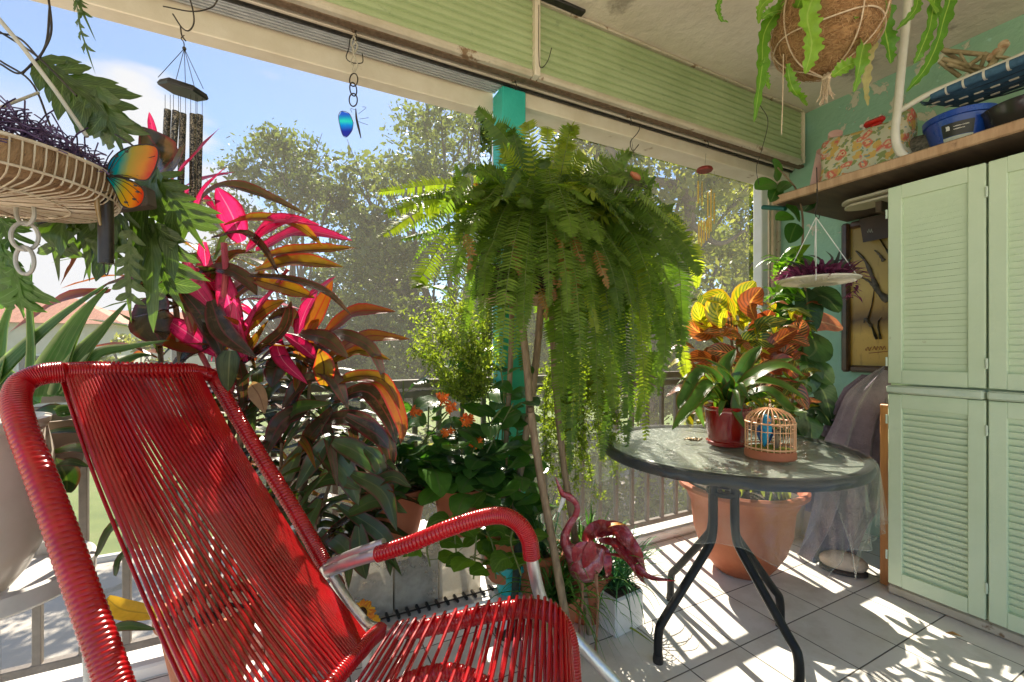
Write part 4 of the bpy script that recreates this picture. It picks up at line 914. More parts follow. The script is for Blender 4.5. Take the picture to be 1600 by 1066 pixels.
# --- cordyline with hot pink young leaves
LP = leafmat('ti_pink', (0.62, 0.010, 0.10), (0.82, 0.06, 0.24), rib=(0.85, 0.25, 0.38), ribw=0.035, streak=0.45, edge=(0.34, 0.004, 0.04), blot=.1, vein_c=(.30, .01, .05), trans=0.5, rough=0.3, tcol=(1.3, 0.7, 1.0))
LD = leafmat('ti_dark', (0.024, 0.021, 0.012), (0.062, 0.052, 0.022), rib=(0.12, 0.03, 0.03), edge=(0.13, 0.02, 0.025), streak=0.2, blot=.3, vein_c=(.10, .06, .03), trans=0.28, rough=0.26, tcol=(1.4, 1.2, 0.5), coat=0.3)
LO = leafmat('ti_olive', (0.13, 0.10, 0.012), (0.26, 0.20, 0.02), rib=(0.07, 0.04, 0.01), edge=(0.30, 0.03, 0.03), streak=0.3, blot=.5, vein_c=(.20, .08, .02), trans=0.55, rough=0.33, tcol=(1.8, 1.4, 0.5))
LR = leafmat('ti_orange', (0.15, 0.055, 0.012), (0.28, 0.13, 0.015), rib=(0.22, 0.02, 0.02), edge=(0.24, 0.02, 0.025), streak=0.4, trans=0.42, rough=0.35, tcol=(1.7, 1.1, 0.4))
LG = leafmat('ti_green', (0.018, 0.045, 0.014), (0.06, 0.11, 0.025), rib=(0.09, 0.12, 0.04), edge=(0.10, 0.03, 0.02), streak=0.35, trans=0.3, rough=0.3, tcol=(1.4, 1.8, 0.5), coat=0.2)
TI = [LP, LD, LO, LR, LG]
def hero(b, specs, d0, spread=0.12):
    for pts, wpx, mi, *o in specs:
        dep = o[0] if o else d0; dd = o[1] if len(o) > 1 else G.uniform(-spread, spread)
        q = [P(x, y, dep+dd*i/(len(pts)-1)) for i, (x, y) in enumerate(pts)]
        t = (q[-1]-q[0]).normalized(); n = (-FW*0.8+V((0, 0, 0.75))+RT*G.uniform(-.3, .3))
        b.leaf(q, M(wpx, dep)*1.08, 12, n, fold=G.uniform(0.12, 0.4), shape='lance', wavy=0.08, mi=mi, curl=0.05)
heroA = [
 (((245, 285), (248, 240), (222, 198)), 56, 1, 1.30), (((240, 295), (275, 262), (290, 226)), 50, 1, 1.32), (((243, 225), (238, 200), (233, 175)), 11, 0),
 (((262, 290), (298, 250), (343, 200)), 32, 0, 1.25), (((300, 345), (318, 300), (352, 262)), 18, 0, 1.3), (((272, 300), (315, 280), (366, 269)), 17, 0), (((280, 322), (312, 308), (338, 330)), 26, 0),
 (((378, 378), (362, 335), (338, 292)), 40, 0), (((306, 320), (345, 292), (400, 300), (480, 336)), 24, 1),
 (((350, 352), (400, 341), (462, 350), (506, 386)), 22, 2), (((385, 392), (425, 358), (472, 342)), 40, 0), (((400, 392), (470, 362), (550, 376)), 34, 0), (((390, 380), (430, 345), (500, 352)), 28, 0), (((470, 470), (500, 450), (525, 432)), 16, 0), (((290, 350), (275, 320), (300, 290)), 22, 0),
 (((412, 400), (480, 392), (556, 388)), 30, 2), (((398, 424), (460, 410), (537, 418)), 34, 2), (((330, 372), (380, 364), (412, 388), (437, 432)), 13, 1),
 (((395, 436), (450, 452), (492, 466)), 30, 2), (((310, 425), (350, 420), (385, 438), (402, 462)), 26, 1), (((380, 430), (450, 436), (510, 456), (550, 494)), 13, 1),
 (((318, 378), (326, 440), (345, 500), (330, 565)), 34, 0), (((345, 420), (362, 490), (376, 552)), 30, 0), (((262, 500), (300, 525), (345, 560)), 32, 0), (((384, 565), (372, 510), (366, 458)), 26, 0), (((320, 545), (345, 480), (400, 432)), 22, 1), (((345, 560), (330, 500), (270, 470)), 26, 1), (((350, 545), (400, 500), (430, 480)), 24, 2), (((330, 540), (290, 560), (250, 600)), 28, 1), (((350, 500), (330, 450), (295, 425)), 24, 2), (((330, 440), (360, 400), (400, 395)), 20, 2),
 (((372, 560), (395, 490), (450, 432)), 14, 0), (((312, 548), (262, 522), (236, 474)), 34, 3), (((172, 456), (110, 463), (60, 490), (14, 520)), 26, 3), (((214, 380), (240, 430), (286, 468)), 60, 1), (((250, 460), (238, 500), (252, 540)), 62, 1),
 (((330, 470), (350, 520), (400, 560)), 30, 1), (((130, 366), (122, 400), (94, 446)), 34, 3, 1.15), (((352, 560), (320, 500), (280, 450)), 26, 1), (((360, 470), (400, 440), (420, 400)), 20, 2), (((300, 360), (270, 380), (250, 430)), 40, 1),
 (((340, 570), (380, 555), (420, 500)), 24, 2), (((360, 580), (440, 520), (455, 470)), 26, 1), (((330, 480), (300, 440), (290, 400)), 30, 0), (((390, 500), (420, 480), (445, 470)), 26, 2), (((280, 430), (305, 470), (300, 530)), 40, 3)]
heroB = [
 (((464, 522), (478, 485), (498, 448)), 26, 0), (((478, 525), (500, 482), (520, 438)), 26, 3), (((508, 522), (555, 488), (618, 487)), 30, 3), (((514, 556), (570, 526), (640, 530)), 28, 3), (((518, 566), (560, 548), (610, 563)), 22, 2),
 (((440, 552), (480, 543), (516, 562), (532, 600)), 18, 1), (((490, 520), (540, 524), (582, 547), (603, 600)), 22, 1), (((522, 626), (572, 612), (606, 652), (620, 694)), 30, 1), (((560, 590), (600, 600), (628, 660), (626, 694)), 24, 3),
 (((500, 658), (550, 654), (590, 680), (608, 702)), 30, 1), (((506, 602), (506, 572), (498, 545)), 30, 2), (((448, 556), (432, 575), (424, 606)), 34, 1), (((520, 600), (560, 588), (602, 596), (625, 640)), 22, 2),
 (((492, 560), (470, 540), (440, 520)), 22, 0), (((480, 560), (520, 590), (545, 640)), 24, 1), (((420, 500), (450, 490), (470, 520)), 24, 1), (((500, 590), (470, 600), (440, 640)), 26, 1), (((470, 520), (510, 530), (545, 560)), 26, 1), (((430, 520), (440, 560), (480, 600)), 22, 0)]
heroC = [
 (((516, 684), (490, 722), (462, 766)), 26, 4), (((476, 766), (520, 748), (562, 766)), 22, 4), (((545, 802), (590, 782), (636, 802)), 28, 4), (((560, 820), (564, 870), (572, 905)), 30, 4), (((520, 690), (560, 708), (600, 748)), 32, 4),
 (((560, 770), (610, 745), (642, 762)), 20, 4), (((500, 700), (540, 740), (560, 790)), 34, 4), (((470, 700), (450, 740), (430, 790)), 28, 4), (((480, 640), (440, 660), (410, 720)), 32, 1), (((520, 640), (480, 690), (470, 740)), 32, 1),
 (((500, 780), (480, 830), (500, 880)), 30, 4), (((530, 790), (600, 840), (610, 900)), 24, 4), (((490, 790), (450, 810), (420, 860)), 28, 4), (((440, 600), (400, 640), (390, 700)), 34, 4), (((550, 740), (600, 770), (620, 830)), 26, 4),
 (((500, 830), (540, 860), (545, 920)), 26, 4), (((540, 650), (600, 690), (612, 740)), 28, 1), (((450, 640), (470, 600), (520, 580)), 26, 1), (((430, 680), (460, 640), (520, 630)), 28, 4), (((570, 700), (590, 720), (600, 760)), 24, 4)]
ti = thing('cordyline_plant', P(330, CY, 1.56)*1.0, 'tall cordyline with hot pink, olive and near black leaves behind the red chair', 'plant')
ti.location.z = 0
b = MB(); hero(b, heroA, 1.50, 0.10)
def rosette(b, c, n, L, w, mis, up=0.5, droop=0.5, seg=10, shape='lance', depth=0.6, r=G):
    for k in range(n):
        a = k*2.399+r.uniform(-.3, .3); e = r.uniform(up-0.5, up+0.4)
        d = V((math.cos(a)*math.cos(e), math.sin(a)*math.cos(e)*depth, math.sin(e))).normalized(); l = L*r.uniform(0.7, 1.15); dr = droop*r.uniform(0.5, 1.3)
        s = c+V((r.uniform(-.01, .01), r.uniform(-.01, .01), -0.05*k/n))
        q = [s, s+d*l*0.35+V((0, 0, 0.02)), s+d*l*0.7-V((0, 0, dr*l*0.16)), s+d*l*0.97-V((0, 0, dr*l*0.5))]
        b.leaf(q, w*r.uniform(0.75, 1.15), seg, V((0, 0, 1))+d*0.2-FW*0.2, fold=r.uniform(.1, .35), wavy=.08, shape=shape, mi=r.choice(mis))
rosette(b, P(262, 330, 1.50), 8, 0.22, 0.05, [1, 3, 1], depth=0.5); rosette(b, P(345, 470, 1.58), 14, 0.27, 0.055, [1, 2, 1, 0, 3, 4], depth=0.45)
for x, y in ((250, 540), (300, 600), (170, 620), (380, 640), (290, 470), (240, 430), (400, 560), (330, 400)): rosette(b, P(x, y, 1.57), 10, 0.26, 0.042, [1, 4, 4, 3, 2], up=0.3, depth=0.4)
b.build('leaves', TI, ti)
b = MB()
for h_, y_ in (((345, 470), 1.58), ((262, 330), 1.52), ((380, 560), 1.58), ((250, 540), 1.57)):
    t_ = P(h_[0], h_[1], y_); b.tube([ti.location+V((G.uniform(-.05, .05), G.uniform(-.05, .05), 0.28)), ti.location.lerp(t_, 0.5)+V((G.uniform(-.04, .04), 0, 0.1)), t_], lambda u: 0.013-0.005*u, 8, 14)
b.tube([P(350, 620, 1.55), P(340, 540, 1.52), P(352, 440, 1.50), P(350, 380, 1.5)], 0.010, 8, 14, mi=1); b.tube([P(350, 620, 1.55), P(300, 520, 1.52), P(285, 420, 1.50)], 0.009, 8, 14, mi=1); b.tube([P(360, 620, 1.55), P(395, 500, 1.52), P(450, 420, 1.50)], 0.006, 8, 14, mi=1)
b.build('cane', [m_cane, m_redstem], ti); pot(ti.location, 0.10, 0.15, 0.30, m_terra, ti)
tj = thing('cordyline_plant', P(470, CY, 1.68), 'wide cordyline with drooping dark glossy and orange tipped leaves beside the railing', 'plant'); tj.location.z = 0
b = MB(); hero(b, heroB, 1.60, 0.10); hero(b, heroC, 1.58, 0.10)
rosette(b, P(485, 560, 1.66), 12, 0.24, 0.05, [1, 2, 1, 3], depth=0.4)
for x, y in ((500, 650), (440, 690), (520, 740), (420, 780), (470, 800), (550, 830), (380, 740), (450, 880), (400, 620), (560, 700), (590, 790), (520, 860), (470, 600), (360, 680)): rosette(b, P(x, y, 1.68), 13, 0.27, 0.042, [4, 4, 1, 4, 4, 2], up=0.3, droop=0.8, depth=0.4)
b.build('leaves', TI, tj)
b = MB()
for x, y in ((485, 560), (500, 650), (440, 690), (520, 740), (420, 780), (550, 830)):
    t_ = P(x, y, 1.66); b.tube([tj.location+V((G.uniform(-.06, .06), G.uniform(-.04, .04), 0.26)), tj.location.lerp(t_, 0.55)+V((G.uniform(-.05, .05), 0, 0.08)), t_], lambda u: 0.010-0.004*u, 8, 12)
b.build('cane', m_cane, tj); pot(tj.location, 0.10, 0.145, 0.28, m_terra, tj)
# fallen / hanging single leaves on the chair corner
LDry = leafmat('dry_leaf', (0.26, 0.15, 0.07), (0.36, 0.22, 0.12), rib=(0.2, 0.1, 0.05), streak=0.4, trans=0.35, rough=0.7)
tag(MB().leaf([P(360, 548, 1.40), P(358, 570, 1.395), P(356, 612, 1.40)], M(38, 1.4), 10, -FW, 0.2, 'strap', mi=0, rnd=.4).build('hanging_leaf', leafmat('striped_green', (0.06, 0.09, 0.03), (0.09, 0.12, 0.04), streak=0.8, edge=(0.02, 0.03, 0.01), rib=(0.16, 0.19, 0.08), rough=0.4)), 'striped green leaf hanging over the top corner of the red chair', 'leaf')
tag(MB().leaf([P(392, 600, 1.47), P(405, 618, 1.46), P(414, 646, 1.47)], M(30, 1.4), 10, -FW, 0.2, 'lance', mi=0).build('dry_leaf', LDry), 'dry tan leaf among the dark leaves beside the chair back', 'leaf')
tag(MB().leaf([P(167, 935, 1.35), P(190, 952, 1.34), P(225, 958, 1.33), P(262, 962, 1.33)], M(28, 1.35), 12, V((0, 0, 1))-FW, 0.2, 'lance', mi=0).build('yellow_leaf', leafmat('yellow_leaf', (0.55, 0.33, 0.03), (0.62, 0.40, 0.05), rib=(0.4, 0.25, 0.03), rough=0.5)), 'single yellow leaf seen through the left gap of the chair cords', 'leaf')
# thin green blades behind the cords
b = MB()
for pts, w_ in ((((70, 676), (110, 672), (150, 676)), 9), (((78, 708), (120, 700), (165, 712)), 12), (((80, 728), (110, 722), (140, 730)), 10), (((105, 770), (103, 745), (88, 716)), 30), (((168, 985), (200, 978), (245, 984)), 10), (((150, 870), (180, 820), (240, 800)), 14), (((180, 900), (190, 870), (230, 840)), 10), (((100, 640), (60, 650), (20, 700)), 20)):
    b.leaf([P(x, y, 1.3) for x, y in pts], M(w_*1.5, 1.3), 10, V((0, 0, 1))-FW, 0.2, mi=0)

# --- aloe / agave with thick pale edged leaves
m_aloe = leafmat('agave_leaf', (0.05, 0.12, 0.025), (0.10, 0.22, 0.045), edge=(0.42, 0.46, 0.24), streak=0.25, trans=0.25, rough=0.4, tcol=(1.2, 1.8, 0.5))
ag = thing('agave_plant', P(75, CY, 1.28), 'spiky agave with long green leaves rimmed in pale yellow at the left railing', 'plant')
for pts, w_ in ((((-40, 640), (30, 560), (100, 495), (172, 440)), 34), (((80, 620), (100, 560), (130, 500), (168, 448)), 52), (((100, 620), (130, 560), (165, 515), (198, 472)), 36), (((110, 620), (150, 560), (200, 545), (262, 532)), 26), (((-20, 640), (0, 560), (8, 510), (26, 452)), 30),
        (((48, 620), (50, 540), (46, 470), (48, 410)), 13), (((60, 630), (20, 600), (-40, 540)), 40), (((110, 625), (160, 590), (210, 560), (240, 556)), 28), (((90, 650), (130, 640), (200, 600)), 26)):
    rows = spline([P(x, y, 1.26+0.05*i) for i, (x, y) in enumerate(pts)], 14); bb = MB(); rnd_ = G.random()
    bb.leaf(rows, M(w_, 1.3)*1.25, 14, V((0, 0, 0.6))-FW, 0.45, 'taper', mi=0, rnd=rnd_)
    bb.leaf([p+FW*0.006 for p in rows], M(w_, 1.3)*1.2, 14, V((0, 0, 0.6))-FW, 0.75, 'taper', mi=0, rnd=rnd_)
    b.v, b.f, b.uv, b.r, b.m = b.v, b.f, b.uv, b.r, b.m
    b.add(bb.v, bb.f, bb.uv, rnd_, 1)
b.build('leaves', [LG, m_aloe], ag); pot(P(75, CY, 1.40)-V((0, 0, .42)), 0.07, 0.10, 0.20, mat('grey_pot', (0.25, 0.2, 0.16), (0.33, 0.27, 0.2), 0.8, ns=6), ag)

# --- lobed philodendron leaves hanging from the wire basket
m_philo = leafmat('philodendron', (0.035, 0.07, 0.016), (0.08, 0.13, 0.03), rib=(0.13, 0.19, 0.06), ribw=0.035, veins=0.35, vein_c=(0.15, 0.21, 0.07), vs=7, trans=0.35, rough=0.33, tcol=(1.5, 1.8, 0.5), coat=0.15)
m_fresh = leafmat('fresh_lobed', (0.06, 0.14, 0.02), (0.10, 0.22, 0.03), rib=(0.15, 0.28, 0.08), trans=0.4, rough=0.35, tcol=(1.5, 1.7, 0.5))
ph = thing('philodendron', P(170, 320, 1.0), 'trailing plant with deeply lobed leathery green leaves around the rainbow butterfly', 'plant')
def lobed(b, pts, w, d, n=6, mi=0, dd=0.05, nr=None, deep=0.45):
    """a deeply cut leaf: a midrib blade with pointed lobes on both sides"""
    q = spline([P(x, y, d+dd*i/(len(pts)-1)) for i, (x, y) in enumerate(pts)], 22); W_ = M(w, d); rnd_ = G.random()
    nn = nr or (-FW+V((0, 0, 0.35))+RT*G.uniform(-.4, .4))
    n = max(4, n-1); b.leaf(q, W_*0.30, 16, nn, 0.2, 'lance', wavy=0.2, rnd=rnd_, mi=mi)
    for i in range(n):
        t = 0.08+0.78*i/n; k = int(t*21); T = (q[min(21, k+1)]-q[k]).normalized(); S = T.cross(nn).normalized(); N_ = S.cross(T)
        L = W_*(0.74*math.sin(math.pi*min(1, t*0.8+0.18))+0.10)*G.uniform(0.7, 1.25)
        for s in (-1, 1):
            e = q[k]+S*s*L+T*L*G.uniform(0.35, 0.8)-N_*L*G.uniform(0.0, 0.3)
            b.leaf([q[k]-T*0.006, q[k].lerp(e, 0.5)+T*0.008*0+N_*0.004, e], W_*deep*0.72*G.uniform(0.8, 1.2), 8, N_, 0.12, 'lance', wavy=0.25, rnd=rnd_, mi=mi)
b = MB()
for pts, w_, d, n in ((((60, 90), (110, 130), (160, 170), (200, 255)), 62, 1.00, 8), (((118, -10), (128, 50), (150, 118)), 18, 0.95, 6), (((112, -20), (125, 10), (150, 65)), 14, 0.94, 4), (((150, 140), (170, 190), (195, 240)), 60, 1.02, 6),
        (((245, 260), (225, 300), (200, 370)), 60, 1.04, 7), (((248, 290), (280, 330), (322, 392)), 52, 1.08, 6), (((180, 290), (185, 350), (180, 440)), 56, 1.02, 6), (((240, 350), (255, 420), (290, 490)), 70, 1.05, 6), (((205, 360), (200, 430), (205, 505)), 34, 1.0, 7),
        (((110, 320), (90, 370), (92, 440)), 50, 1.05, 5), (((140, 320), (135, 360), (140, 440)), 54, 1.06, 5), (((230, 275), (252, 280), (285, 315)), 34, 1.1, 5), (((170, 320), (150, 380), (130, 440)), 40, 1.07, 5), (((60, 330), (110, 350), (160, 340)), 44, 1.12, 5)):
    lobed(b, pts, w_, d, n)
for pts, w_ in ((((225, 300), (218, 380), (215, 450)), 30), (((270, 330), (268, 380), (272, 440)), 26), (((235, 340), (238, 420), (240, 520)), 26), (((170, 300), (150, 340), (120, 380)), 40), (((80, 330), (60, 340), (30, 330)), 46), (((130, 330), (100, 345), (95, 400)), 60), (((160, 330), (170, 380), (150, 440)), 46)):
    b.leaf([P(x, y, 1.06) for x, y in pts], M(w_, 1.06)*1.2, 12, -FW+V((0, 0, .3)), 0.2, 'lance', wavy=0.25, mi=0)
for pts, w_, n in ((((0, 380), (15, 440), (40, 495)), 70, 7), (((-10, 330), (10, 360), (30, 420)), 40, 6), (((20, 420), (30, 460), (38, 500)), 40, 5)): lobed(b, pts, w_, 0.92, n, mi=1)
b.build('leaves', [m_philo, m_fresh], ph)
b = MB()
for pts in (((0, 50), (60, 90), (120, 150)), ((0, 100), (30, 115), (55, 95)), ((75, -10), (80, 50), (62, 90)), ((35, 115), (70, 75), (78, 10)), ((0, 95), (50, 130), (80, 200)), ((60, 90), (30, 60), (-10, 50)), ((60, 350), (120, 330), (180, 290), (240, 260)), ((180, 210), (215, 235), (225, 270))):
    b.tube([P(x, y, 0.98) for x, y in pts], 0.0022, 6, 14)
b.build('stem', m_wire, ph)

# --- kalanchoe in two terracotta pots
m_kal = leafmat('round_leaf', (0.025, 0.075, 0.020), (0.08, 0.19, 0.03), rib=(0.10, 0.16, 0.05), veins=0.15, trans=0.42, rough=0.28, tcol=(1.5, 1.9, 0.5), coat=0.25)
m_flow = leafmat('orange_flower', (0.72, 0.13, 0.02), (0.85, 0.26, 0.03), trans=0.4, rough=0.5, tcol=(1.2, 1.0, 0.6))
def round_leafy(name, label, cat, c0, canes, leafpx, d, matl, pots, flowers=(), group=None, lper=9, shape='oval'):
    t = thing(name, c0, label, cat, group); b = MB(); s = MB()
    for (x0, y0), (x1, y1) in canes:
        a, e = P(x0, y0, d+G.uniform(-.05, .05)), P(x1, y1, d+G.uniform(-.10, .10)); m_ = a.lerp(e, 0.5)+V((G.uniform(-.03, .03), G.uniform(-.03, .03), 0.02)); q = spline([a, m_, e], 14)
        s.tube(q, 0.0035, 6)
        for k in range(lper):
            t_ = 0.12+0.88*k/lper; p = q[int(t_*13)]; an = k*2.4+G.random(); h = V((math.cos(an), math.sin(an)*0.8, G.uniform(-.25, .6))).normalized(); L = M(leafpx, d)*G.uniform(0.65, 1.15)
            st = p+h*L*0.4; s.tube([p, st], 0.0016, 4, 3, cap=False)
            b.leaf([st, st+h*L*0.5+V((0, 0, 0.004)), st+h*L-V((0, 0, L*G.uniform(0, .35)))], L*0.82, 8, V((G.uniform(-.5, .5), G.uniform(-.7, .1), 1)), 0.10, shape, wavy=0.06, mi=0)
    b.build('leaves', matl, t); s.build('stem', m_stem, t)
    for px, py in flowers:
        f = MB(); c = P(px, py, d-0.08)
        for k in range(16):
            dd_ = V((G.uniform(-1, 1), G.uniform(-1, .4), G.uniform(-.5, 1))).normalized(); o_ = c+dd_*0.012*G.random()
            for j in range(4):
                aa = j*1.571+k; e_ = V((math.cos(aa), math.sin(aa)*0.6, math.sin(aa)*0.8)); f.leaf([o_+dd_*0.008, o_+dd_*0.012+e_*0.007, o_+dd_*0.012+e_*0.014], 0.009, 4, dd_, 0.0, 'oval', mi=0, across=2)
        f.build('flower', m_flow, t)
    for q in pots: pot(*q, t)
    return t
k0 = P(620, CY, 1.86)
def standpot(px, py_base, d, wtop, hpx, m): c = P(px, py_base, d); return (c, M(wtop*0.36, d), M(wtop*0.5, d), M(hpx, d), m)
cn = lambda x, y, L: [((x+G.uniform(-12, 12), y), (x+dx, y+dy)) for dx, dy in L]
round_leafy('kalanchoe', 'kalanchoe with orange flowers and round green leaves in a terracotta pot left of the column', 'plant', P(620, 830, 1.86), cn(630, 765, [(-20, -100), (0, -170), (40, -130), (70, -120), (60, -70), (-40, -40), (90, -40), (20, -60), (50, -20), (-10, -130), (40, -90)]), 46, 1.84, m_kal, [standpot(620, 832, 1.86, 92, 74, m_terra)], [(648, 645), (692, 622), (704, 638)], lper=8)
round_leafy('kalanchoe', 'kalanchoe with two larger orange blooms spilling over its terracotta pot rim by the armrest', 'plant', P(722, 830, 1.88), cn(722, 760, [(-60, -40), (-20, -110), (10, -90), (50, -60), (70, -20), (60, -120), (90, -60), (-40, 0), (20, 10), (60, 20), (0, -60), (80, -130)]), 48, 1.82, m_kal, [standpot(720, 828, 1.88, 84, 72, m_terra)], [(732, 655), (700, 678), (745, 694), (728, 658)], lper=8)
round_leafy('trailing_vine', 'trailing vine with toothed bright leaves over the clear boxes', 'vine', P(740, 840, 1.72), [((730, 800), (715, 880)), ((745, 800), (740, 905)), ((760, 830), (775, 905)), ((800, 830), (815, 900)), ((735, 870), (790, 905)), ((690, 840), (672, 885))], 40, 1.66, leafmat('toothed_leaf', (0.06, 0.13, 0.02), (0.13, 0.24, 0.03), rib=(0.15, 0.25, 0.06), veins=0.3, vs=6, trans=0.5, rough=0.45, tcol=(1.4, 1.7, .5)), [], lper=6, shape='ovate')
round_leafy('leafy_shrub', 'tall green round leaved plant in front of the teal column', 'plant', P(780, 830, 1.95), [((790, 820), (760, 640)), ((785, 820), (790, 600)), ((795, 830), (810, 660)), ((780, 820), (750, 700)), ((790, 820), (815, 720)), ((770, 830), (830, 760)), ((790, 830), (740, 780)), ((800, 850), (850, 800)), ((770, 640), (745, 545)), ((775, 700), (780, 560))], 44, 1.93, m_kal, [(P(790, 900, 1.95), 0.08, 0.11, 0.22, m_terra)], lper=9)

# --- feathery yellow green asparagus ferns
m_feath = tree_leaf_mat('feathery', (0.12, 0.20, 0.02), (0.34, 0.42, 0.05), 0.6)
def feathery(label, px0, py0, d, tips, n, seed, potq=None, sz=0.012, spread=0.028):
    nr = np.random.default_rng(seed); t = thing('asparagus_fern', P(px0, py0, d), label, 'plant', 'feathery ferns by the column'); s = MB(); pts = []
    for x, y in tips:
        a = P(px0+G.uniform(-8, 8), py0, d); e = P(x, y, d+G.uniform(-.12, .12)); mm = a.lerp(e, 0.5)+V((G.uniform(-.04, .04), G.uniform(-.04, .04), 0.06)); q = spline([a, mm, e], 24); s.tube(q, 0.002, 5)
        for k in range(4, 24):
            for j in range(2):
                dr = V(nr.normal(size=3)).normalized(); L = spread*G.uniform(0.8, 2.2); e2 = q[k]+dr*L; s.tube([q[k], e2], 0.0007, 3, 2, cap=False)
                m_ = n//(len(tips)*40); pts.append(np.array(q[k])[None]+np.array(dr)[None]*L*nr.random((m_, 1))+nr.normal(size=(m_, 3))*0.009)
    s.build('stem', m_stem, t); C = np.concatenate(pts); quads('foliage', C, sz, nr, m_feath, t, nr.random(len(C)))
    if potq: pot(*potq, t)
feathery('sunlit yellow green feathery fern left of the teal column', 735, 640, 1.98, [(650, 500), (670, 470), (700, 455), (730, 480), (760, 500), (665, 545), (700, 530), (740, 545), (770, 560), (690, 585), (720, 590), (750, 590), (655, 520), (768, 600), (700, 610), (745, 610), (715, 500), (640, 540), (725, 465), (760, 540), (680, 500)], 14000, 3, None, 0.012, .045)
feathery('sunlit feathery fern hanging right of the crossed bamboo legs', 900, 560, 2.02, [(870, 700), (890, 730), (910, 700), (940, 720), (960, 690), (985, 640), (850, 660), (900, 760), (930, 770), (960, 740), (860, 740), (875, 650), (925, 640), (950, 600), (845, 720), (905, 670), (970, 660), (880, 790)], 20000, 4, None, 0.013, .042)

# --- boston fern on its bamboo stand
FD = 1.86
fc = P(845, 398, FD)
m_fern = leafmat('fern_pinna', (0.05, 0.10, 0.016), (0.21, 0.29, 0.04), trans=0.5, rough=0.42, tcol=(1.5, 1.9, 0.5))
m_fernd = leafmat('fern_dry', (0.20, 0.075, 0.02), (0.34, 0.19, 0.04), trans=0.4, rough=0.6)
bf = thing('boston_fern', fc, 'huge boston fern spilling long fronds from the basket on the bamboo stand', 'fern')
rb = MB()
def frond(b, pts, w, npair, mi=0, n=V((0, 0, 1)), r=G, dens=1.0):
    q = spline(pts, 30); rb.tube(q, lambda u: 0.0016*(1-0.6*u), 4, cap=False); L = sum((q[i+1]-q[i]).length for i in range(29)); rn = r.random()
    npair = int(L/0.0092*dens)
    for i in range(npair):
        t = 0.06+0.94*i/npair; x = t*29; k = min(28, int(x)); p = q[k].lerp(q[k+1], x-k); T = (q[k+1]-q[k]).normalized(); S = T.cross(n)
        S = S.normalized() if S.length > .1 else T.cross(RT).normalized(); N_ = S.cross(T)
        l = w*0.5*(min(1, t*5+0.3)*(1-t)**0.55+0.06)*(1+.18*math.sin(t*21+rn*40))
        for s in (-1, 1):
            if r.random() < 0.08 or (rn > .6 and .3+.4*rn < t < .34+.4*rn): continue
            ll = l*r.uniform(0.85, 1.1); D = (S*s+T*0.22-N_*r.uniform(0.05, 0.3)).normalized(); h = T*0.0046+N_*0.001
            a0 = p+T*s*0.002; m1 = a0+D*ll*0.5; e = a0+D*ll+T*ll*0.12
            b.add([a0-h*0.9, a0+h*1.1, m1+h*1.0+D*ll*.1, e, m1-h*0.9], [(0, 1, 2, 3, 4)], [(.5, 0), (.5, 0), (.4, .5), (.5, 1), (.6, .5)], min(1, max(0, rn*0.7+r.random()*0.3)), mi)
b = MB()
FR = [  # hero fronds: pixel path, width px, depth drift
 (((840, 330), (800, 230), (745, 170)), 74, -.05), (((850, 330), (830, 250), (775, 200)), 66, .1), (((860, 330), (880, 270), (885, 215)), 60, .1), (((870, 330), (940, 300), (985, 235)), 56, .1), (((880, 340), (960, 265), (1030, 290)), 62, .05), (((820, 340), (720, 290), (590, 300)), 60, -.1),
 (((820, 350), (700, 310), (600, 335)), 56, -.2), (((820, 350), (690, 320), (590, 372)), 56, -.2), (((820, 360), (720, 350), (660, 430), (650, 450)), 54, -.1), (((830, 350), (750, 320), (700, 440), (680, 450)), 76, -.35), (((880, 360), (990, 330), (1060, 370), (1095, 430)), 70, -.1), (((880, 350), (1000, 320), (1080, 380), (1090, 450)), 60, .1),
 (((890, 360), (970, 350), (1010, 420), (1020, 480)), 64, -.3), (((880, 350), (960, 310), (1010, 330), (1050, 400)), 66, -.25), (((840, 370), (855, 340), (840, 400), (826, 470)), 50, -.42), (((850, 370), (800, 350), (805, 420), (800, 480)), 46, -.4), (((850, 370), (780, 350), (760, 420), (755, 500)), 46, -.35), (((860, 360), (900, 330), (920, 420), (930, 480)), 50, -.42),
 (((900, 360), (1040, 380), (1065, 480), (1060, 560)), 56, -.1), (((900, 370), (1020, 380), (1040, 500), (1030, 620)), 56, -.15), (((890, 370), (980, 390), (1000, 500), (1010, 690)), 54, -.2), (((890, 370), (960, 390), (980, 560), (980, 700)), 50, -.2), (((880, 370), (940, 400), (950, 520), (960, 640)), 52, -.3), (((880, 370), (920, 400), (930, 520), (935, 660)), 52, -.35), (((870, 370), (900, 400), (905, 520), (905, 640)), 52, -.38),
 (((870, 370), (880, 420), (880, 520), (880, 620)), 48, -.4), (((890, 370), (1000, 400), (1060, 520), (1075, 600)), 52, 0), (((890, 370), (1020, 420), (1020, 560), (995, 660)), 50, -.1), (((880, 370), (950, 420), (960, 560), (940, 720)), 48, -.15), (((870, 370), (880, 450), (895, 600), (890, 740)), 44, -.1), (((860, 380), (862, 460), (870, 560), (880, 690)), 42, -.2)]
for kf, (pts, w_, dd) in enumerate(FR):
    frond(b, [P(x, y, FD+dd*i/(len(pts)-1)*1.2) for i, (x, y) in enumerate(pts)], M(w_*1.15, FD), 0, 2 if kf in (5, 6, 7, 8, 11, 20, 26) else 0, -FW+V((0, 0, .35))+RT*G.uniform(-.25, .25), dens=.95)
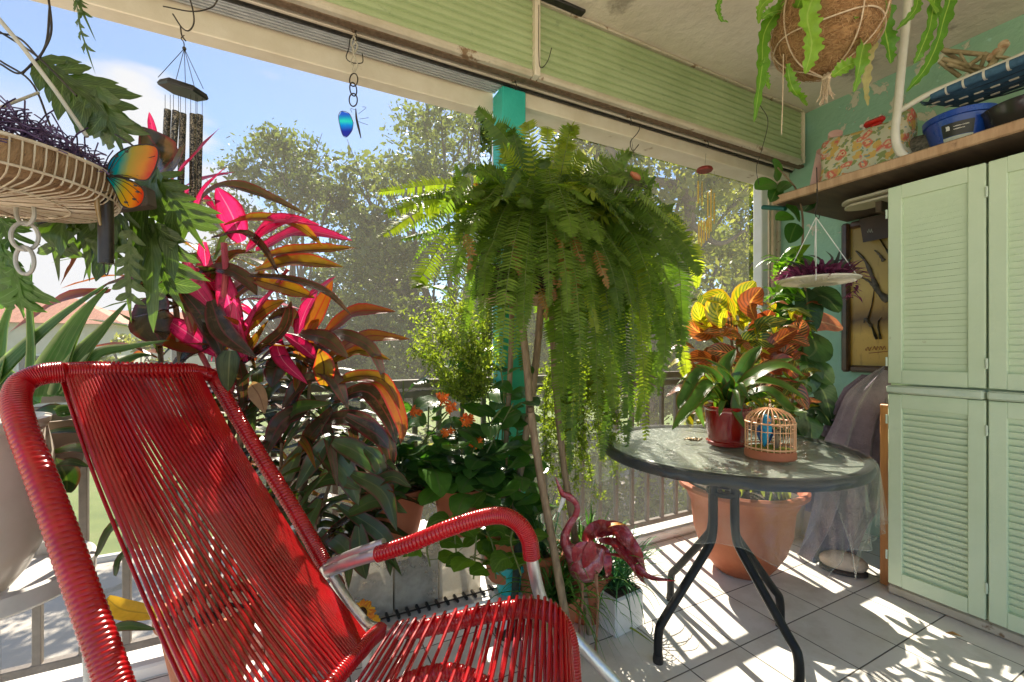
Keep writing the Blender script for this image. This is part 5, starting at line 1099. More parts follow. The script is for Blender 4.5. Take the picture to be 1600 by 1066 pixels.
for k in range(150):                                  # the mass of fronds all round
    a = k*2.39996+G.uniform(-.2, .2); e = G.uniform(0.15, 1.35); R_ = G.uniform(0.30, 0.52)*(0.75+0.4*(math.cos(a-math.radians(-27)) > -0.2)); ca, sa = math.cos(a), math.sin(a)*0.8
    s = fc+V((ca*0.05, sa*0.05, G.uniform(-.02, .06))); drop = G.uniform(0.0, 0.42) if e < 0.8 else G.uniform(-.25, .1)
    q = [s, s+V((ca*R_*0.45, sa*R_*0.45, 0.16*e+0.03)), s+V((ca*R_*0.85, sa*R_*0.85, 0.16*e-0.10-drop*0.35)), s+V((ca*R_*1.0, sa*R_*1.0, 0.14*e-0.14-drop))]
    if q[-1].y > 2.04 or q[2].y > 2.04: 
        for z in q: z.y = min(z.y, 2.0)
    mi = 1 if (k % 61 == 5) else 0
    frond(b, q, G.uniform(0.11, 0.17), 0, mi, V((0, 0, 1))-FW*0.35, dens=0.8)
for k in range(32):                                   # long curtain on the right side
    x = G.uniform(870, 1045); dd = G.uniform(-.28, .08); y1 = G.uniform(520, 690)-abs(x-930)*0.25; x1 = x+G.uniform(-15, 15)
    frond(b, [P(870+G.uniform(-15, 15), 385, FD), P(870+(x-870)*0.7, 385+G.uniform(-25, 15), FD+dd*.7), P(x, 470, FD+dd), P(x1, y1, FD+dd)], M(G.uniform(28, 42), FD), 0, G.choice([0, 2, 2]), -FW+V((0, 0, 0.4))+RT*G.uniform(-.4, .4), dens=0.75)
for k in range(16):                                   # upright young fronds
    x1 = G.uniform(735, 985); y1 = G.uniform(185, 265)+abs(x1-830)*.15
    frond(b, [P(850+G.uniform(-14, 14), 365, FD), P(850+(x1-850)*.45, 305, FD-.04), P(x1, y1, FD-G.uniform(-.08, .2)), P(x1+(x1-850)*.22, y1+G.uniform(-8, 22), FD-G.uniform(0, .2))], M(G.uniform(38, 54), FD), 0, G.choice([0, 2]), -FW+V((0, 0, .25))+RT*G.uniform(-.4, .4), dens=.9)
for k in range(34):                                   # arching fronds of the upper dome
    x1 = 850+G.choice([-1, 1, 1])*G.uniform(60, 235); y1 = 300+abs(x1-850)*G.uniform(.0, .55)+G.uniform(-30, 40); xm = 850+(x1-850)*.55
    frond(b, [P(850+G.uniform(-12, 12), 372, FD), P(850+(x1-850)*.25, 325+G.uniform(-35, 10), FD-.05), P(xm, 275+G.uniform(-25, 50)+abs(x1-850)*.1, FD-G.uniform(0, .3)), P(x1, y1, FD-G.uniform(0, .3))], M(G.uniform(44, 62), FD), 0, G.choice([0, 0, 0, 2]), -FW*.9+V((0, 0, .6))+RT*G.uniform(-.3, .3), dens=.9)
for x, y in ((885, 420), (862, 440), (905, 398), (878, 385), (808, 405), (735, 395), (850, 470), (940, 420), (900, 450)):
    frond(b, [P(x-10, y-30, FD-.32), P(x, y, FD-.36), P(x+G.uniform(-16, 18), y+32, FD-.34)], M(20, FD), 0, 1, -FW+V((0, 0, .3))+RT*G.uniform(-.6, .6), dens=.8)
b.build('fronds', [m_fern, m_fernd, leafmat('fern_sunlit_tint', (0.17, 0.24, 0.02), (0.42, 0.44, 0.05), trans=0.6, rough=0.42, tcol=(1.5, 1.7, 0.5))], bf); rb.build('frond_stems', m_stem, bf)  # third slot: sunlight on some fronds put into a brighter, yellower colour
bk2 = thing('wire_basket', P(815, 455, FD), 'brown twig and wire basket under the big fern', 'basket'); b = MB(); c = P(812, 462, FD); R0 = 0.13
for z, r in ((0.0, 0.19), (0.05, 0.195), (0.10, 0.20), (0.15, 0.205)): b.tube([c+V((r*math.cos(i*math.pi/16), r*0.8*math.sin(i*math.pi/16), z)) for i in range(33)], 0.003, 5, cap=False)
for k in range(44): a = k/44*2*math.pi; b.tube([c+V((0.19*math.cos(a), 0.152*math.sin(a), 0)), c+V((0.205*math.cos(a+G.uniform(-.1, .1)), 0.164*math.sin(a), 0.15))], 0.0018, 4, 2, cap=False)
for k in range(120): a = G.uniform(0, 6.28); z = G.uniform(0, 0.14); b.tube([c+V((0.186*math.cos(a), 0.15*math.sin(a), z)), c+V((0.19*math.cos(a+.15), 0.152*math.sin(a+.15), z+G.uniform(-.05, .09)))], 0.0022, 4, 2, cap=False)
b.lathe([(0.0, 0.004), (0.18, 0.004), (0.17, 0.10), (0, 0.11)], c, 24, sy=0.8, mi=1); b.build('basket_body', [mat('brown_twig', (0.07, 0.045, 0.03), (0.16, 0.10, 0.06), 0.8, ns=40), m_soil], bk2)
st = thing('bamboo_stand', P(840, CY, FD), 'tall stand of crossed bamboo poles holding the fern basket', 'plant stand'); st.location.z = 0
m_bam = mat('bamboo_pole', (0.20, 0.13, 0.07), (0.36, 0.25, 0.15), 0.6, ns=12, bump=0.4, stretch=(6, 6, 1))
for pts, r, dd in ((((810, 470), (822, 560), (829, 640), (842, 730), (860, 830)), .0155, (0.0, -.14)), (((846, 470), (838, 560), (828, 640), (814, 730), (800, 830)), .0155, (0.03, 0.06)), (((862, 480), (868, 600), (880, 720), (897, 830)), .014, (0.08, .02)), (((800, 470), (798, 560), (790, 700), (784, 830)), .012, (0.12, 0.10))):
    n_ = len(pts); q = [P(x, y, FD+dd[0]+(dd[1]-dd[0])*i/(n_-1)) for i, (x, y) in enumerate(pts)]; e = q[-1]+(q[-1]-q[-2]).normalized()*(q[-1].z/abs((q[-1]-q[-2]).normalized().z))
    bb = MB().tube(q+[e], lambda u, r=r: r*(1+0.10*(abs((u*9) % 1-0.5) > 0.45)), 12, 90); bb.build('leg', m_bam, st)
MB().box(P(836, 467, FD)+V((0, 0, -0.008)), (0.42, 0.30, 0.016), rot=Matrix.Rotation(-math.radians(10), 3, 'Z'), bev=0.003).build('platform', m_board, st)
p = P(828, 640, FD-.09); MB().box(p, (0.022, 0.02, 0.026), bev=0.004).build('hinge', m_rust, st)
# ------------------------------------------------------------------ right side plants
m_pinkpot = mat('red_glaze', (0.22, 0.008, 0.006), (0.32, 0.015, 0.010), 0.15, ns=6, coat=0.6)
# terracotta urn with croton
UB = P(1158, CY, 2.40); UB.z = 0
cr = thing('croton_plant', UB, 'big croton with yellow, orange and dark veined leaves in a terracotta urn behind the table', 'plant')
MB().lathe([(0.0, 0), (0.125, 0), (0.14, 0.012), (0.175, 0.06), (0.215, 0.13), (0.243, 0.22), (0.255, 0.345), (0.256, 0.35), (0.258, 0.36), (0.27, 0.385), (0.285, 0.42), (0.305, 0.435), (0.318, 0.447), (0.318, 0.465), (0.305, 0.475), (0.285, 0.47), (0.27, 0.43), (0.0, 0.41)], UB, 64).build('urn', m_terra, cr)
MB().lathe([(0.0, 0.44), (0.15, 0.445), (0.275, 0.43)], UB, 32).build('soil', m_soil, cr)
C1 = leafmat('croton_yellow', (0.42, 0.42, 0.02), (0.60, 0.55, 0.03), rib=(0.75, 0.65, 0.08), veins=0.8, vein_c=(0.09, 0.20, 0.02), vs=8, trans=0.45, rough=0.3, edge=(0.55, 0.35, 0.02), tcol=(1.4, 1.3, .5), coat=.2)
C2 = leafmat('croton_dark', (0.04, 0.05, 0.015), (0.09, 0.04, 0.02), rib=(0.70, 0.16, 0.06), veins=0.7, vein_c=(0.60, 0.22, 0.06), vs=9, trans=0.25, rough=0.28, edge=(0.25, 0.04, 0.02), coat=.3)
C3 = leafmat('croton_orange', (0.26, 0.035, 0.015), (0.42, 0.13, 0.03), rib=(0.70, 0.30, 0.08), veins=0.75, vein_c=(0.12, 0.04, 0.015), vs=9, trans=0.4, rough=0.3, coat=.2)
C4 = leafmat('croton_green', (0.03, 0.08, 0.02), (0.07, 0.14, 0.03), rib=(0.50, 0.42, 0.06), veins=0.55, vein_c=(0.42, 0.36, 0.05), vs=9, trans=0.35, rough=0.28, coat=.3)
CR = [((1115, 520), (1095, 500), (1088, 472), 34, 0), ((1130, 510), (1120, 485), (1132, 458), 44, 0), ((1150, 500), (1130, 470), (1098, 465), 42, 0), ((1165, 500), (1160, 465), (1180, 440), 38, 0), ((1165, 510), (1160, 480), (1150, 460), 38, 0), ((1180, 500), (1172, 475), (1190, 450), 44, 2), ((1170, 520), (1195, 500), (1205, 485), 32, 2),
      ((1150, 530), (1125, 500), (1100, 530), 40, 1), ((1160, 530), (1140, 520), (1100, 520), 34, 1), ((1180, 530), (1190, 510), (1230, 500), 34, 3), ((1190, 560), (1215, 545), (1250, 560), 40, 2), ((1200, 580), (1225, 570), (1245, 590), 40, 2), ((1150, 590), (1165, 565), (1185, 548), 44, 3), ((1130, 570), (1100, 560), (1072, 562), 34, 2),
      ((1130, 590), (1100, 580), (1078, 585), 34, 1), ((1120, 600), (1105, 590), (1090, 610), 30, 0), ((1190, 560), (1175, 550), (1160, 540), 30, 1), ((1160, 560), (1130, 550), (1105, 548), 32, 1), ((1200, 540), (1235, 530), (1265, 540), 34, 1), ((1220, 560), (1245, 520), (1255, 500), 36, 1), ((1150, 540), (1180, 530), (1215, 540), 36, 3), ((1180, 560), (1220, 530), (1245, 515), 30, 2), ((1120, 510), (1095, 520), (1072, 500), 34, 2), ((1200, 600), (1240, 610), (1262, 640), 36, 1)]
b = MB()
for p0, p1, p2, w_, mi in CR:
    d = 2.30+G.uniform(-.12, .1); b.leaf([P(*p0, d+.05), P(*p1, d), P(*p2, d-.03)], M(w_, d)*0.86, 12, -FW+V((0, 0, G.uniform(.2, 1)))+RT*G.uniform(-.5, .5), 0.25, 'oval', wavy=.10, mi=mi)
for k in range(210):
    c = P(G.uniform(1078, 1250), G.uniform(478, 665), 2.40+G.uniform(-.14, .2)); a = G.uniform(0, 6.28); e = G.uniform(-.3, .9); D = V((math.cos(a)*math.cos(e), math.sin(a)*math.cos(e), math.sin(e))); L = G.uniform(.09, .15)
    b.leaf([c, c+D*L*.5+V((0, 0, .01)), c+D*L-V((0, 0, .03))], L*0.40, 9, V((0, 0, 1))-FW*.5, .2, G.choice(['oval', 'ovate']), wavy=.1, mi=G.choice([1, 3, 3, 0, 1, 2, 3, 0]))
b.build('leaves', [C1, C2, C3, C4], cr); b = MB()
for k in range(7):
    e = P(G.uniform(1110, 1230), G.uniform(510, 600), 2.42); b.tube([UB+V((G.uniform(-.05, .05), G.uniform(-.05, .05), 0.43)), UB.lerp(e, .5)+V((0, 0, .35)), e], lambda u: .011-.005*u, 8, 12)
b.build('cane', m_cane, cr)
# small succulents in the urn mouth
s_ = MB()
for k in range(46):
    a = G.uniform(0, 6.28); r = G.uniform(.05, .26); c = UB+V((r*math.cos(a), r*math.sin(a), .445)); D = V((G.uniform(-.5, .5), G.uniform(-.5, .5), 1)).normalized(); L = G.uniform(.05, .12)
    s_.leaf([c, c+D*L*.5, c+D*L+V((G.uniform(-.02, .02), 0, 0))], .022, 6, -FW, .2, 'lance', mi=0)
s_.build('ground_leaves', leafmat('succulent', (0.12, 0.18, 0.03), (0.30, 0.34, 0.06), trans=.35, rough=.5), cr)
sal = thing('rubber_plant', P(1262, CY, 2.86), 'dark leaved rubber plant with one salmon pink leaf against the green wall', 'plant'); sal.location.z = 0
m_rub = leafmat('rubber_leaf', (0.018, 0.05, 0.018), (0.045, 0.10, 0.03), rib=(0.10, 0.14, 0.06), veins=.2, trans=.2, rough=.3, coat=.3)
m_sal = leafmat('salmon_leaf', (0.58, 0.19, 0.13), (0.64, 0.24, 0.17), rib=(0.65, 0.36, 0.26), trans=.3, rough=.55, blot=.3, vein_c=(0.42, 0.17, 0.12))
b = MB()
for p0, p1, p2, w_, mi in (((1247, 513), (1280, 503), (1317, 514), 34, 1), ((1262, 460), (1290, 465), (1312, 488), 40, 0), ((1260, 450), (1262, 480), (1270, 520), 40, 0), ((1265, 520), (1275, 545), (1262, 560), 44, 0), ((1262, 600), (1285, 610), (1300, 655), 36, 0), ((1258, 570), (1280, 580), (1302, 600), 36, 0), ((1250, 640), (1280, 640), (1300, 665), 36, 0), ((1255, 620), (1262, 660), (1270, 690), 40, 0), ((1255, 540), (1262, 580), (1255, 620), 40, 0), ((1250, 480), (1240, 500), (1245, 540), 44, 0), ((1255, 660), (1285, 680), (1300, 690), 30, 0), ((1240, 640), (1245, 670), (1235, 690), 36, 0)):
    d = 2.5; b.leaf([P(*p0, d+.05), P(*p1, d), P(*p2, d-.03)], M(w_, d)*1.1, 12, -FW+V((0, 0, .5 if not mi else .6)), 0.15, 'oval', wavy=.04, mi=mi)
b.build('leaves', [m_rub, m_sal], sal); MB().tube([sal.location+V((0, 0, .26)), P(1255, 560, 2.55), P(1258, 440, 2.55)], .008, 8, 12).build('cane', m_cane, sal); pot(sal.location, .10, .13, .25, mat('beige_pot', (.34, .26, .18), (.44, .35, .26), .7, ns=6), sal)
# climbing plant up the corner and round the shelf end
cl = thing('climbing_plant', P(1222, CY, 2.86), 'climbing plant with glossy leaves running up the wall corner to the shelf end', 'plant'); cl.location.z = 0
b, s = MB(), MB(); d = 2.75
vine = [(1235, 700), (1238, 600), (1230, 520), (1240, 450), (1252, 400), (1254, 340), (1245, 300), (1236, 285), (1215, 262)]
s.tube([P(x, y, d-.03*i) for i, (x, y) in enumerate(vine)], lambda u: .009-.005*u, 7, 50)
for px, py, dx, dy, w_ in ((1216, 283, -10, -32, 26), (1214, 288, -34, 8, 24), (1218, 292, -14, 24, 18), (1236, 286, -20, 14, 14), (1250, 345, -22, -22, 24), (1245, 350, -12, 30, 22), (1255, 330, 26, -20, 16), (1240, 340, -28, 4, 18), (1250, 400, -30, 14, 18), (1245, 410, -26, 30, 20), (1252, 400, 20, 28, 20), (1250, 430, -34, 10, 18), (1240, 440, -20, 40, 22), (1235, 470, -30, 20, 24)):
    p = P(px, py, d-.12); e = P(px+dx, py+dy, d-.18); b.leaf([p, p.lerp(e, .5)+V((0, 0, .012)), e], M(w_, d)*1.2, 10, -FW+V((0, 0, .6)), .2, 'oval', mi=0)
for k in range(150):
    x = G.uniform(1188, 1262); y = G.uniform(400, 520) if k < 90 else G.uniform(500, 680)
    if k < 90 and x < 1200+abs(y-460)*.2: x += 25
    p = P(x, y, d-.10+G.uniform(-.25, .05)); a = G.uniform(0, 6.28); D = V((math.cos(a), math.sin(a)*.6, G.uniform(-.4, .7))).normalized(); L = G.uniform(.09, .17)
    b.leaf([p, p+D*L*.5+V((0, 0, .01)), p+D*L-V((0, 0, .02))], L*.33, 9, V((0, 0, 1))-FW*.4, .2, 'lance', wavy=.05, mi=1 if k < 80 else 0)
b.build('leaves', [m_kal, leafmat('sunny_leaf', (0.09, 0.20, 0.02), (0.22, 0.36, 0.04), rib=(.25, .35, .08), trans=.5, rough=.28, tcol=(1.4, 1.7, .5), coat=.3)], cl); s.build('vine_stem', m_cane, cl); pot(cl.location, .10, .13, .24, MATS['beige_pot'], cl)

# red glazed pot with a bromeliad on the table
RB = P(1136, CY, 1.80); RB.z = TZ+0.008
br = thing('bromeliad', RB, 'bromeliad with arching strap leaves in a shiny red pot on the glass table', 'plant')
MB().lathe([(0.0, 0), (0.070, 0), (0.078, 0.006), (0.08, 0.018), (0.072, 0.022)]+[(0.073+0.014*i/12+0.0012*(i % 2), 0.03+0.115*i/12) for i in range(13)]+[(0.091, 0.150), (0.092, 0.16), (0.084, 0.162), (0.080, 0.15), (0, 0.145)], RB, 48).build('pot', m_pinkpot, br)
MB().lathe([(0, .150), (.081, .148)], RB, 24).build('soil', m_soil, br)
m_brom = leafmat('bromeliad_leaf', (0.035, 0.10, 0.02), (0.12, 0.22, 0.035), streak=.35, edge=(0.16, 0.10, 0.03), trans=.45, rough=.3, tcol=(1.5, 1.8, .5), coat=.25)
b = MB(); r0 = RB+V((0, 0, .15)); bd = 1.78
for pts, w_ in ((((1140, 640), (1110, 600), (1075, 640), (1050, 672)), 18), (((1140, 640), (1120, 590), (1085, 570)), 20), (((1145, 640), (1130, 580), (1150, 545)), 20), (((1150, 640), (1175, 590), (1220, 572), (1258, 590)), 22), (((1150, 640), (1170, 600), (1215, 600), (1260, 625)), 20), (((1155, 640), (1175, 620), (1210, 620), (1245, 668)), 18), (((1145, 640), (1145, 600), (1120, 620), (1125, 690)), 14), (((1140, 640), (1120, 620), (1090, 630), (1100, 668)), 16), (((1150, 640), (1165, 570), (1190, 540)), 20),
        (((1140, 640), (1100, 610), (1060, 590)), 20), (((1150, 640), (1160, 600), (1150, 640), (1165, 672)), 16), (((1145, 640), (1100, 580), (1068, 620), (1060, 640)), 16), (((1150, 640), (1195, 610), (1235, 640), (1262, 645)), 18), (((1150, 640), (1140, 590), (1100, 560)), 18), (((1150, 640), (1190, 580), (1240, 560)), 18)):
    dd = G.uniform(-.22, .18); q = [P(x, y, bd+dd*i/(len(pts)-1)) for i, (x, y) in enumerate(pts)]; q[0] = r0+V((G.uniform(-.02, .02), G.uniform(-.02, .02), 0)); b.leaf(q, M(w_, bd)*1.25, 14, V((0, 0, 1))-FW*.6, .3, 'strap', mi=0)
for k in range(22):
    a = k*2.4; D = V((math.cos(a), math.sin(a), 0)); L = G.uniform(.13, .24); e = G.uniform(.3, 1.2); b.leaf([r0, r0+D*L*.5+V((0, 0, L*e*.6)), r0+D*L+V((0, 0, L*e*.5-.04))], .028, 12, V((0, 0, 1)), .3, 'strap', mi=0)
b.build('leaves', m_brom, br)

# little orange bird cage with a blue bird
CB = P(1203, CY, 1.60); CB.z = TZ+0.008
cg = thing('bird_cage', CB, 'small orange wire birdcage ornament standing on the glass table', 'birdcage')
m_cage = mat('orange_wire', (0.62, 0.30, 0.14), (0.70, 0.38, 0.20), 0.4, ns=20); R1 = 0.080
MB().lathe([(0, 0), (R1+.001, 0), (R1+.004, .004), (R1+.003, .022), (R1-.002, .03), (0, .03)], CB, 40).build('base', m_terra, cg)
b = MB()
for z in (0.038, 0.10, 0.128): b.tube([CB+V((R1*math.cos(i*math.pi/20), R1*math.sin(i*math.pi/20), z)) for i in range(41)], 0.0035 if z != .10 else .0015, 6, cap=False)
b.build('hoop', m_cage, cg); b = MB()
for k in range(26):
    a = k/26*2*math.pi; q = [CB+V((R1*math.cos(a), R1*math.sin(a), .03)), CB+V((R1*math.cos(a), R1*math.sin(a), .125))]+[CB+V((R1*math.cos(t_)*math.cos(a), R1*math.cos(t_)*math.sin(a), .125+.055*math.sin(t_))) for t_ in (0.35, .7, 1.05, 1.4)]
    b.tube(q, .0018, 5, cap=False)
b.tube([CB+V((.006*math.cos(i*.5), 0, .186+.008*math.sin(i*.5))) for i in range(14)], .0015, 5); b.build('bars', m_cage, cg)
MB().lathe([(0, .031), (.06, .034), (.07, .03)], CB, 20, wob=lambda a, z: .1*math.sin(7*a)).build('moss', mat('moss', (0.20, 0.26, 0.02), (0.34, 0.36, 0.04), 0.9, ns=80, bump=1), cg)
bd_ = thing('toy_bird', CB+V((-.02, 0, .06)), 'blue toy parrot perched inside the orange birdcage', 'toy bird'); c = CB-RT*.018
bb = MB()
def body_rows(c, prof, up, fwd, side, n=16):
    return [[c+up*z+fwd*y+side*(r*math.cos(2*math.pi*k/n))+fwd*(r*q*math.sin(2*math.pi*k/n)) for k in range(n)] for z, y, r, q in prof]
bb.sheet(body_rows(c, [(.035, .004, .001, 1), (.045, .002, .006, .6), (.065, 0, .012, .8), (.09, -.004, .019, 1), (.11, -.006, .020, 1), (.122, -.008, .015, 1), (.132, -.010, .015, 1), (.145, -.010, .015, 1), (.154, -.009, .009, 1), (.157, -.009, .001, 1)], V((0, 0, 1)), FW, RT), closed=True)
bb.build('body', mat('blue_feathers', (0.01, 0.22, 0.42), (0.02, 0.34, 0.55), 0.6, ns=40, bump=.6), bd_)
MB().lathe([(0.006, 0), (.004, .008), (.0005, .014)], c+V((0, 0, .140))-FW*.022, 10, rot=Matrix.Rotation(math.radians(130), 3, tuple(RT))).build('beak', m_cage, bd_)
for s in (-1, 1): MB().leaf([c+V((0, 0, .118))+RT*.018*s, c+V((0, 0, .085))+RT*.024*s, c+V((0, 0, .045))+RT*.012*s], .022, 8, RT*s, .1, 'lance', mi=0).build('wing', mat('dark_blue_wing', (0.01, 0.08, 0.25), None, .5), bd_); MB().ball(c+V((0, 0, .143))+RT*.013*s-FW*.012, .0022, 8).build('eye', m_dark, bd_)
tag(MB().tube([CB+RT*.022+V((0, 0, .03)), CB+RT*.024+V((0, 0, .07)), CB+RT*.02+V((0, 0, .10))], lambda u: .009-.003*u, 8, 8).leaf([CB+RT*.02+V((0, 0, .09)), CB+RT*.04+V((0, 0, .10)), CB+RT*.055+V((0, 0, .085))], .02, 6, V((0, 0, 1)), .1, 'oval').build('toy_branch', m_cane), 'tiny brown branch standing beside the blue bird in the cage', 'branch')
# twisted wire keyring on the table
b = MB(); c = P(1086, CY, 1.88); c.z = TZ+.010
for k in range(4): b.tube([c+RT*(k*.016-.03+.014*math.cos(i*.52))+FW*(.016*math.sin(i*.52)+.006*(k % 2))+V((0, 0, .004+.004*math.sin(i+k))) for i in range(14)], .0024, 6, 30)
tag(b.build('wire_ornament', mat('dark_bronze', (0.10, 0.07, 0.03), (0.2, 0.14, 0.07), .4, ns=40, metal=.7)), 'small tangle of dark bronze wire rings on the back of the glass table', 'ornament')

# hanging white dish of purple tradescantia
hp = thing('hanging_dish', P(1277, 442, 2.32), 'round white plastic dish hung by white cords under the shelf, holding purple plants', 'hanging planter'); c = P(1277, 441, 2.32)
MB().lathe([(0.0, -.012), (.08, -.012), (.17, 0.002), (.185, .008), (.188, .014), (.182, .017), (.165, .012), (.08, 0), (0, 0)], c, 64).build('dish', mat('ivory_plastic', (0.62, 0.58, 0.50), (0.70, 0.67, 0.60), .4, ns=12, bump=.2), hp)
b = MB()
for k in range(48): a = k/48*6.283; b.tube([c+V((.09*math.cos(a), .09*math.sin(a), -.0125)), c+V((.165*math.cos(a+.12), .165*math.sin(a+.12), -.003))], .0025, 4, 3)
b.build('dish_ribs', MATS['ivory_plastic'], hp)
hk = P(1275, 340, 2.32)
b = MB(); [b.tube([hk, c+V((.175*math.cos(a), .175*math.sin(a), .012))], .0022, 6, 2) for a in (.6, 2.7, 4.8)]; b.tube([hk+V((0, 0, .0)), P(1275, 438, 2.15)], .0025, 6, 2); b.build('cord', m_white, hp)
b = MB(); b.tube([P(1276, 295, 2.32), P(1277, 318, 2.32), P(1274, 335, 2.32), P(1279, 342, 2.32), P(1281, 332, 2.32)], .0022, 6, 20); b.tube([P(1276, 262, 2.32), P(1277, 300, 2.32)], .0025, 6, 4); b.build('hook', m_wire, hp)
m_trad = leafmat('tradescantia', (0.09, 0.02, 0.06), (0.26, 0.06, 0.15), rib=(0.22, 0.10, 0.16), trans=.35, rough=.4, tcol=(1.5, .9, 1.2))
m_trg = leafmat('dark_blade', (0.02, 0.03, 0.02), (0.05, 0.06, 0.03), trans=.2, rough=.35)
tr_ = thing('purple_tradescantia', c+V((0, 0, .02)), 'clump of purple tradescantia with spiky leaves on the hanging dish', 'plant'); b = MB()
for k in range(340):
    a = G.uniform(0, 6.283); r = .16*math.sqrt(G.random()); p = c+V((r*math.cos(a), r*math.sin(a), .01+G.uniform(0, .03))); D = V((math.cos(a)*.8+G.uniform(-.5, .5), math.sin(a)*.8+G.uniform(-.5, .5), G.uniform(-.1, 1.1))).normalized(); L = G.uniform(.055, .10)
    b.leaf([p, p+D*L*.5+V((0, 0, .004)), p+D*L-V((0, 0, .012))], .017, 6, V((0, 0, 1)), .3, 'lance', mi=0, across=2)
for k in range(26):
    a = G.uniform(-1.2, .6); p = c+RT*.185+V((0, 0, .02-k*.0042))+RT*G.uniform(-.01, .015)+FW*G.uniform(-.02, .02); D = V((G.uniform(-1, 1), G.uniform(-1, 1), G.uniform(-.6, .4))).normalized(); b.leaf([p, p+D*.02, p+D*.042-V((0, 0, .012))], .014, 5, V((0, 0, 1)), .3, 'lance', mi=0, across=2)
for pts in (((1300, 425), (1308, 405), (1313, 388)), ((1290, 425), (1280, 405), (1262, 398)), ((1270, 425), (1262, 408), (1250, 402)), ((1290, 425), (1300, 405), (1290, 392)), ((1280, 425), (1300, 410), (1325, 405)), ((1260, 425), (1240, 412), (1228, 408)), ((1300, 425), (1320, 412), (1332, 402))):
    b.leaf([P(x, y, 2.3) for x, y in pts], .028, 8, -FW+V((0, 0, .5)), .35, 'taper', mi=1)
b.build('leaves', [m_trad, m_trg], tr_)

# coconut fibre planter hung from the ceiling
cc = P(1291, 38, 1.75); RR = M(74, 1.75)
co = thing('coconut_planter', cc, 'brown coconut fibre planter in a string sling hanging from the ceiling', 'hanging planter')
m_coir = mat('coir_fibre', (0.20, 0.09, 0.03), (0.48, 0.27, 0.12), .9, ns=26, bump=1.0, bs=70, stretch=(1, 1, 2.2), dist=2.0, detail=8)
b = MB().ball(cc, RR, 40, sc3=(.98, .98, 1.02), wob=lambda a, t: .02*math.sin(5*a+3*t)+.012*math.sin(11*a-5*t)); b.build('fibre_shell', m_coir, co)
b = MB()
for k in range(1500):
    a, z = G.uniform(0, 6.283), G.uniform(-1, 1); s = math.sqrt(1-z*z); n_ = V((s*math.cos(a), s*math.sin(a), z)); t_ = n_.cross(V((G.uniform(-1, 1), G.uniform(-1, 1), G.uniform(-1, 1)))).normalized(); L = G.uniform(.02, .06); p = cc+n_*RR*1.005
    b.tube([p, p+t_*L*.5+n_*.007, p+t_*L+n_*G.uniform(-.004, .004)], .0007, 3, 4, cap=False)
b.build('loose_fibres', mat('fibre_strand', (0.34, 0.17, 0.07), (0.6, 0.38, 0.2), .8, ns=50), co)
b = MB(); knot = cc-V((0, 0, RR+.03))
for a0 in (0.4, 2.5, 4.6):
    for s in (-.18, .18): b.tube([cc+V((RR*1.03*math.sin(th)*math.cos(a0+s*math.sin(th)*2), RR*1.03*math.sin(th)*math.sin(a0+s*math.sin(th)*2), RR*1.03*math.cos(th))) for th in [0.2+i*.2 for i in range(14)]]+[knot], .0028, 6, 60)
b.tube([cc+V((RR*1.03*.93*math.cos(i*.2618), RR*1.03*.93*math.sin(i*.2618), -RR*.40+.012*math.sin(i*.8))) for i in range(25)], .003, 6, 60)
b.tube([cc+V((0, 0, RR)), V((cc.x, cc.y, CEIL))], .003, 6, 2)
for k in range(26): b.tube([knot+V((G.uniform(-.012, .012), G.uniform(-.012, .012), .02)), knot+V((G.uniform(-.012, .012), G.uniform(-.012, .012), -.01)), knot+V((G.uniform(-.035, .035), G.uniform(-.03, .03), -.065-G.random()*.03))], .002, 4, 6)
b.lathe([(.014, -.006), (.017, 0), (.014, .008)], knot, 12); b.build('string_sling', mat('pale_string', (0.55, 0.40, 0.27), (0.68, 0.54, 0.40), .8, ns=60), co)
ec = thing('epiphyllum', cc+V((0, 0, RR*.8)), 'bright green wavy strap leaves trailing round the coconut fibre planter', 'plant')
m_epi = leafmat('epiphyllum_leaf', (0.10, 0.26, 0.02), (0.24, 0.42, 0.04), rib=(.35, .5, .10), ribw=.05, trans=.35, rough=.4, tcol=(1.4, 1.6, .5)); m_epy = leafmat('epi_pale', (0.42, 0.40, 0.16), (0.55, 0.45, 0.22), rib=(.5, .45, .2), trans=.4, rough=.5)
b = MB()
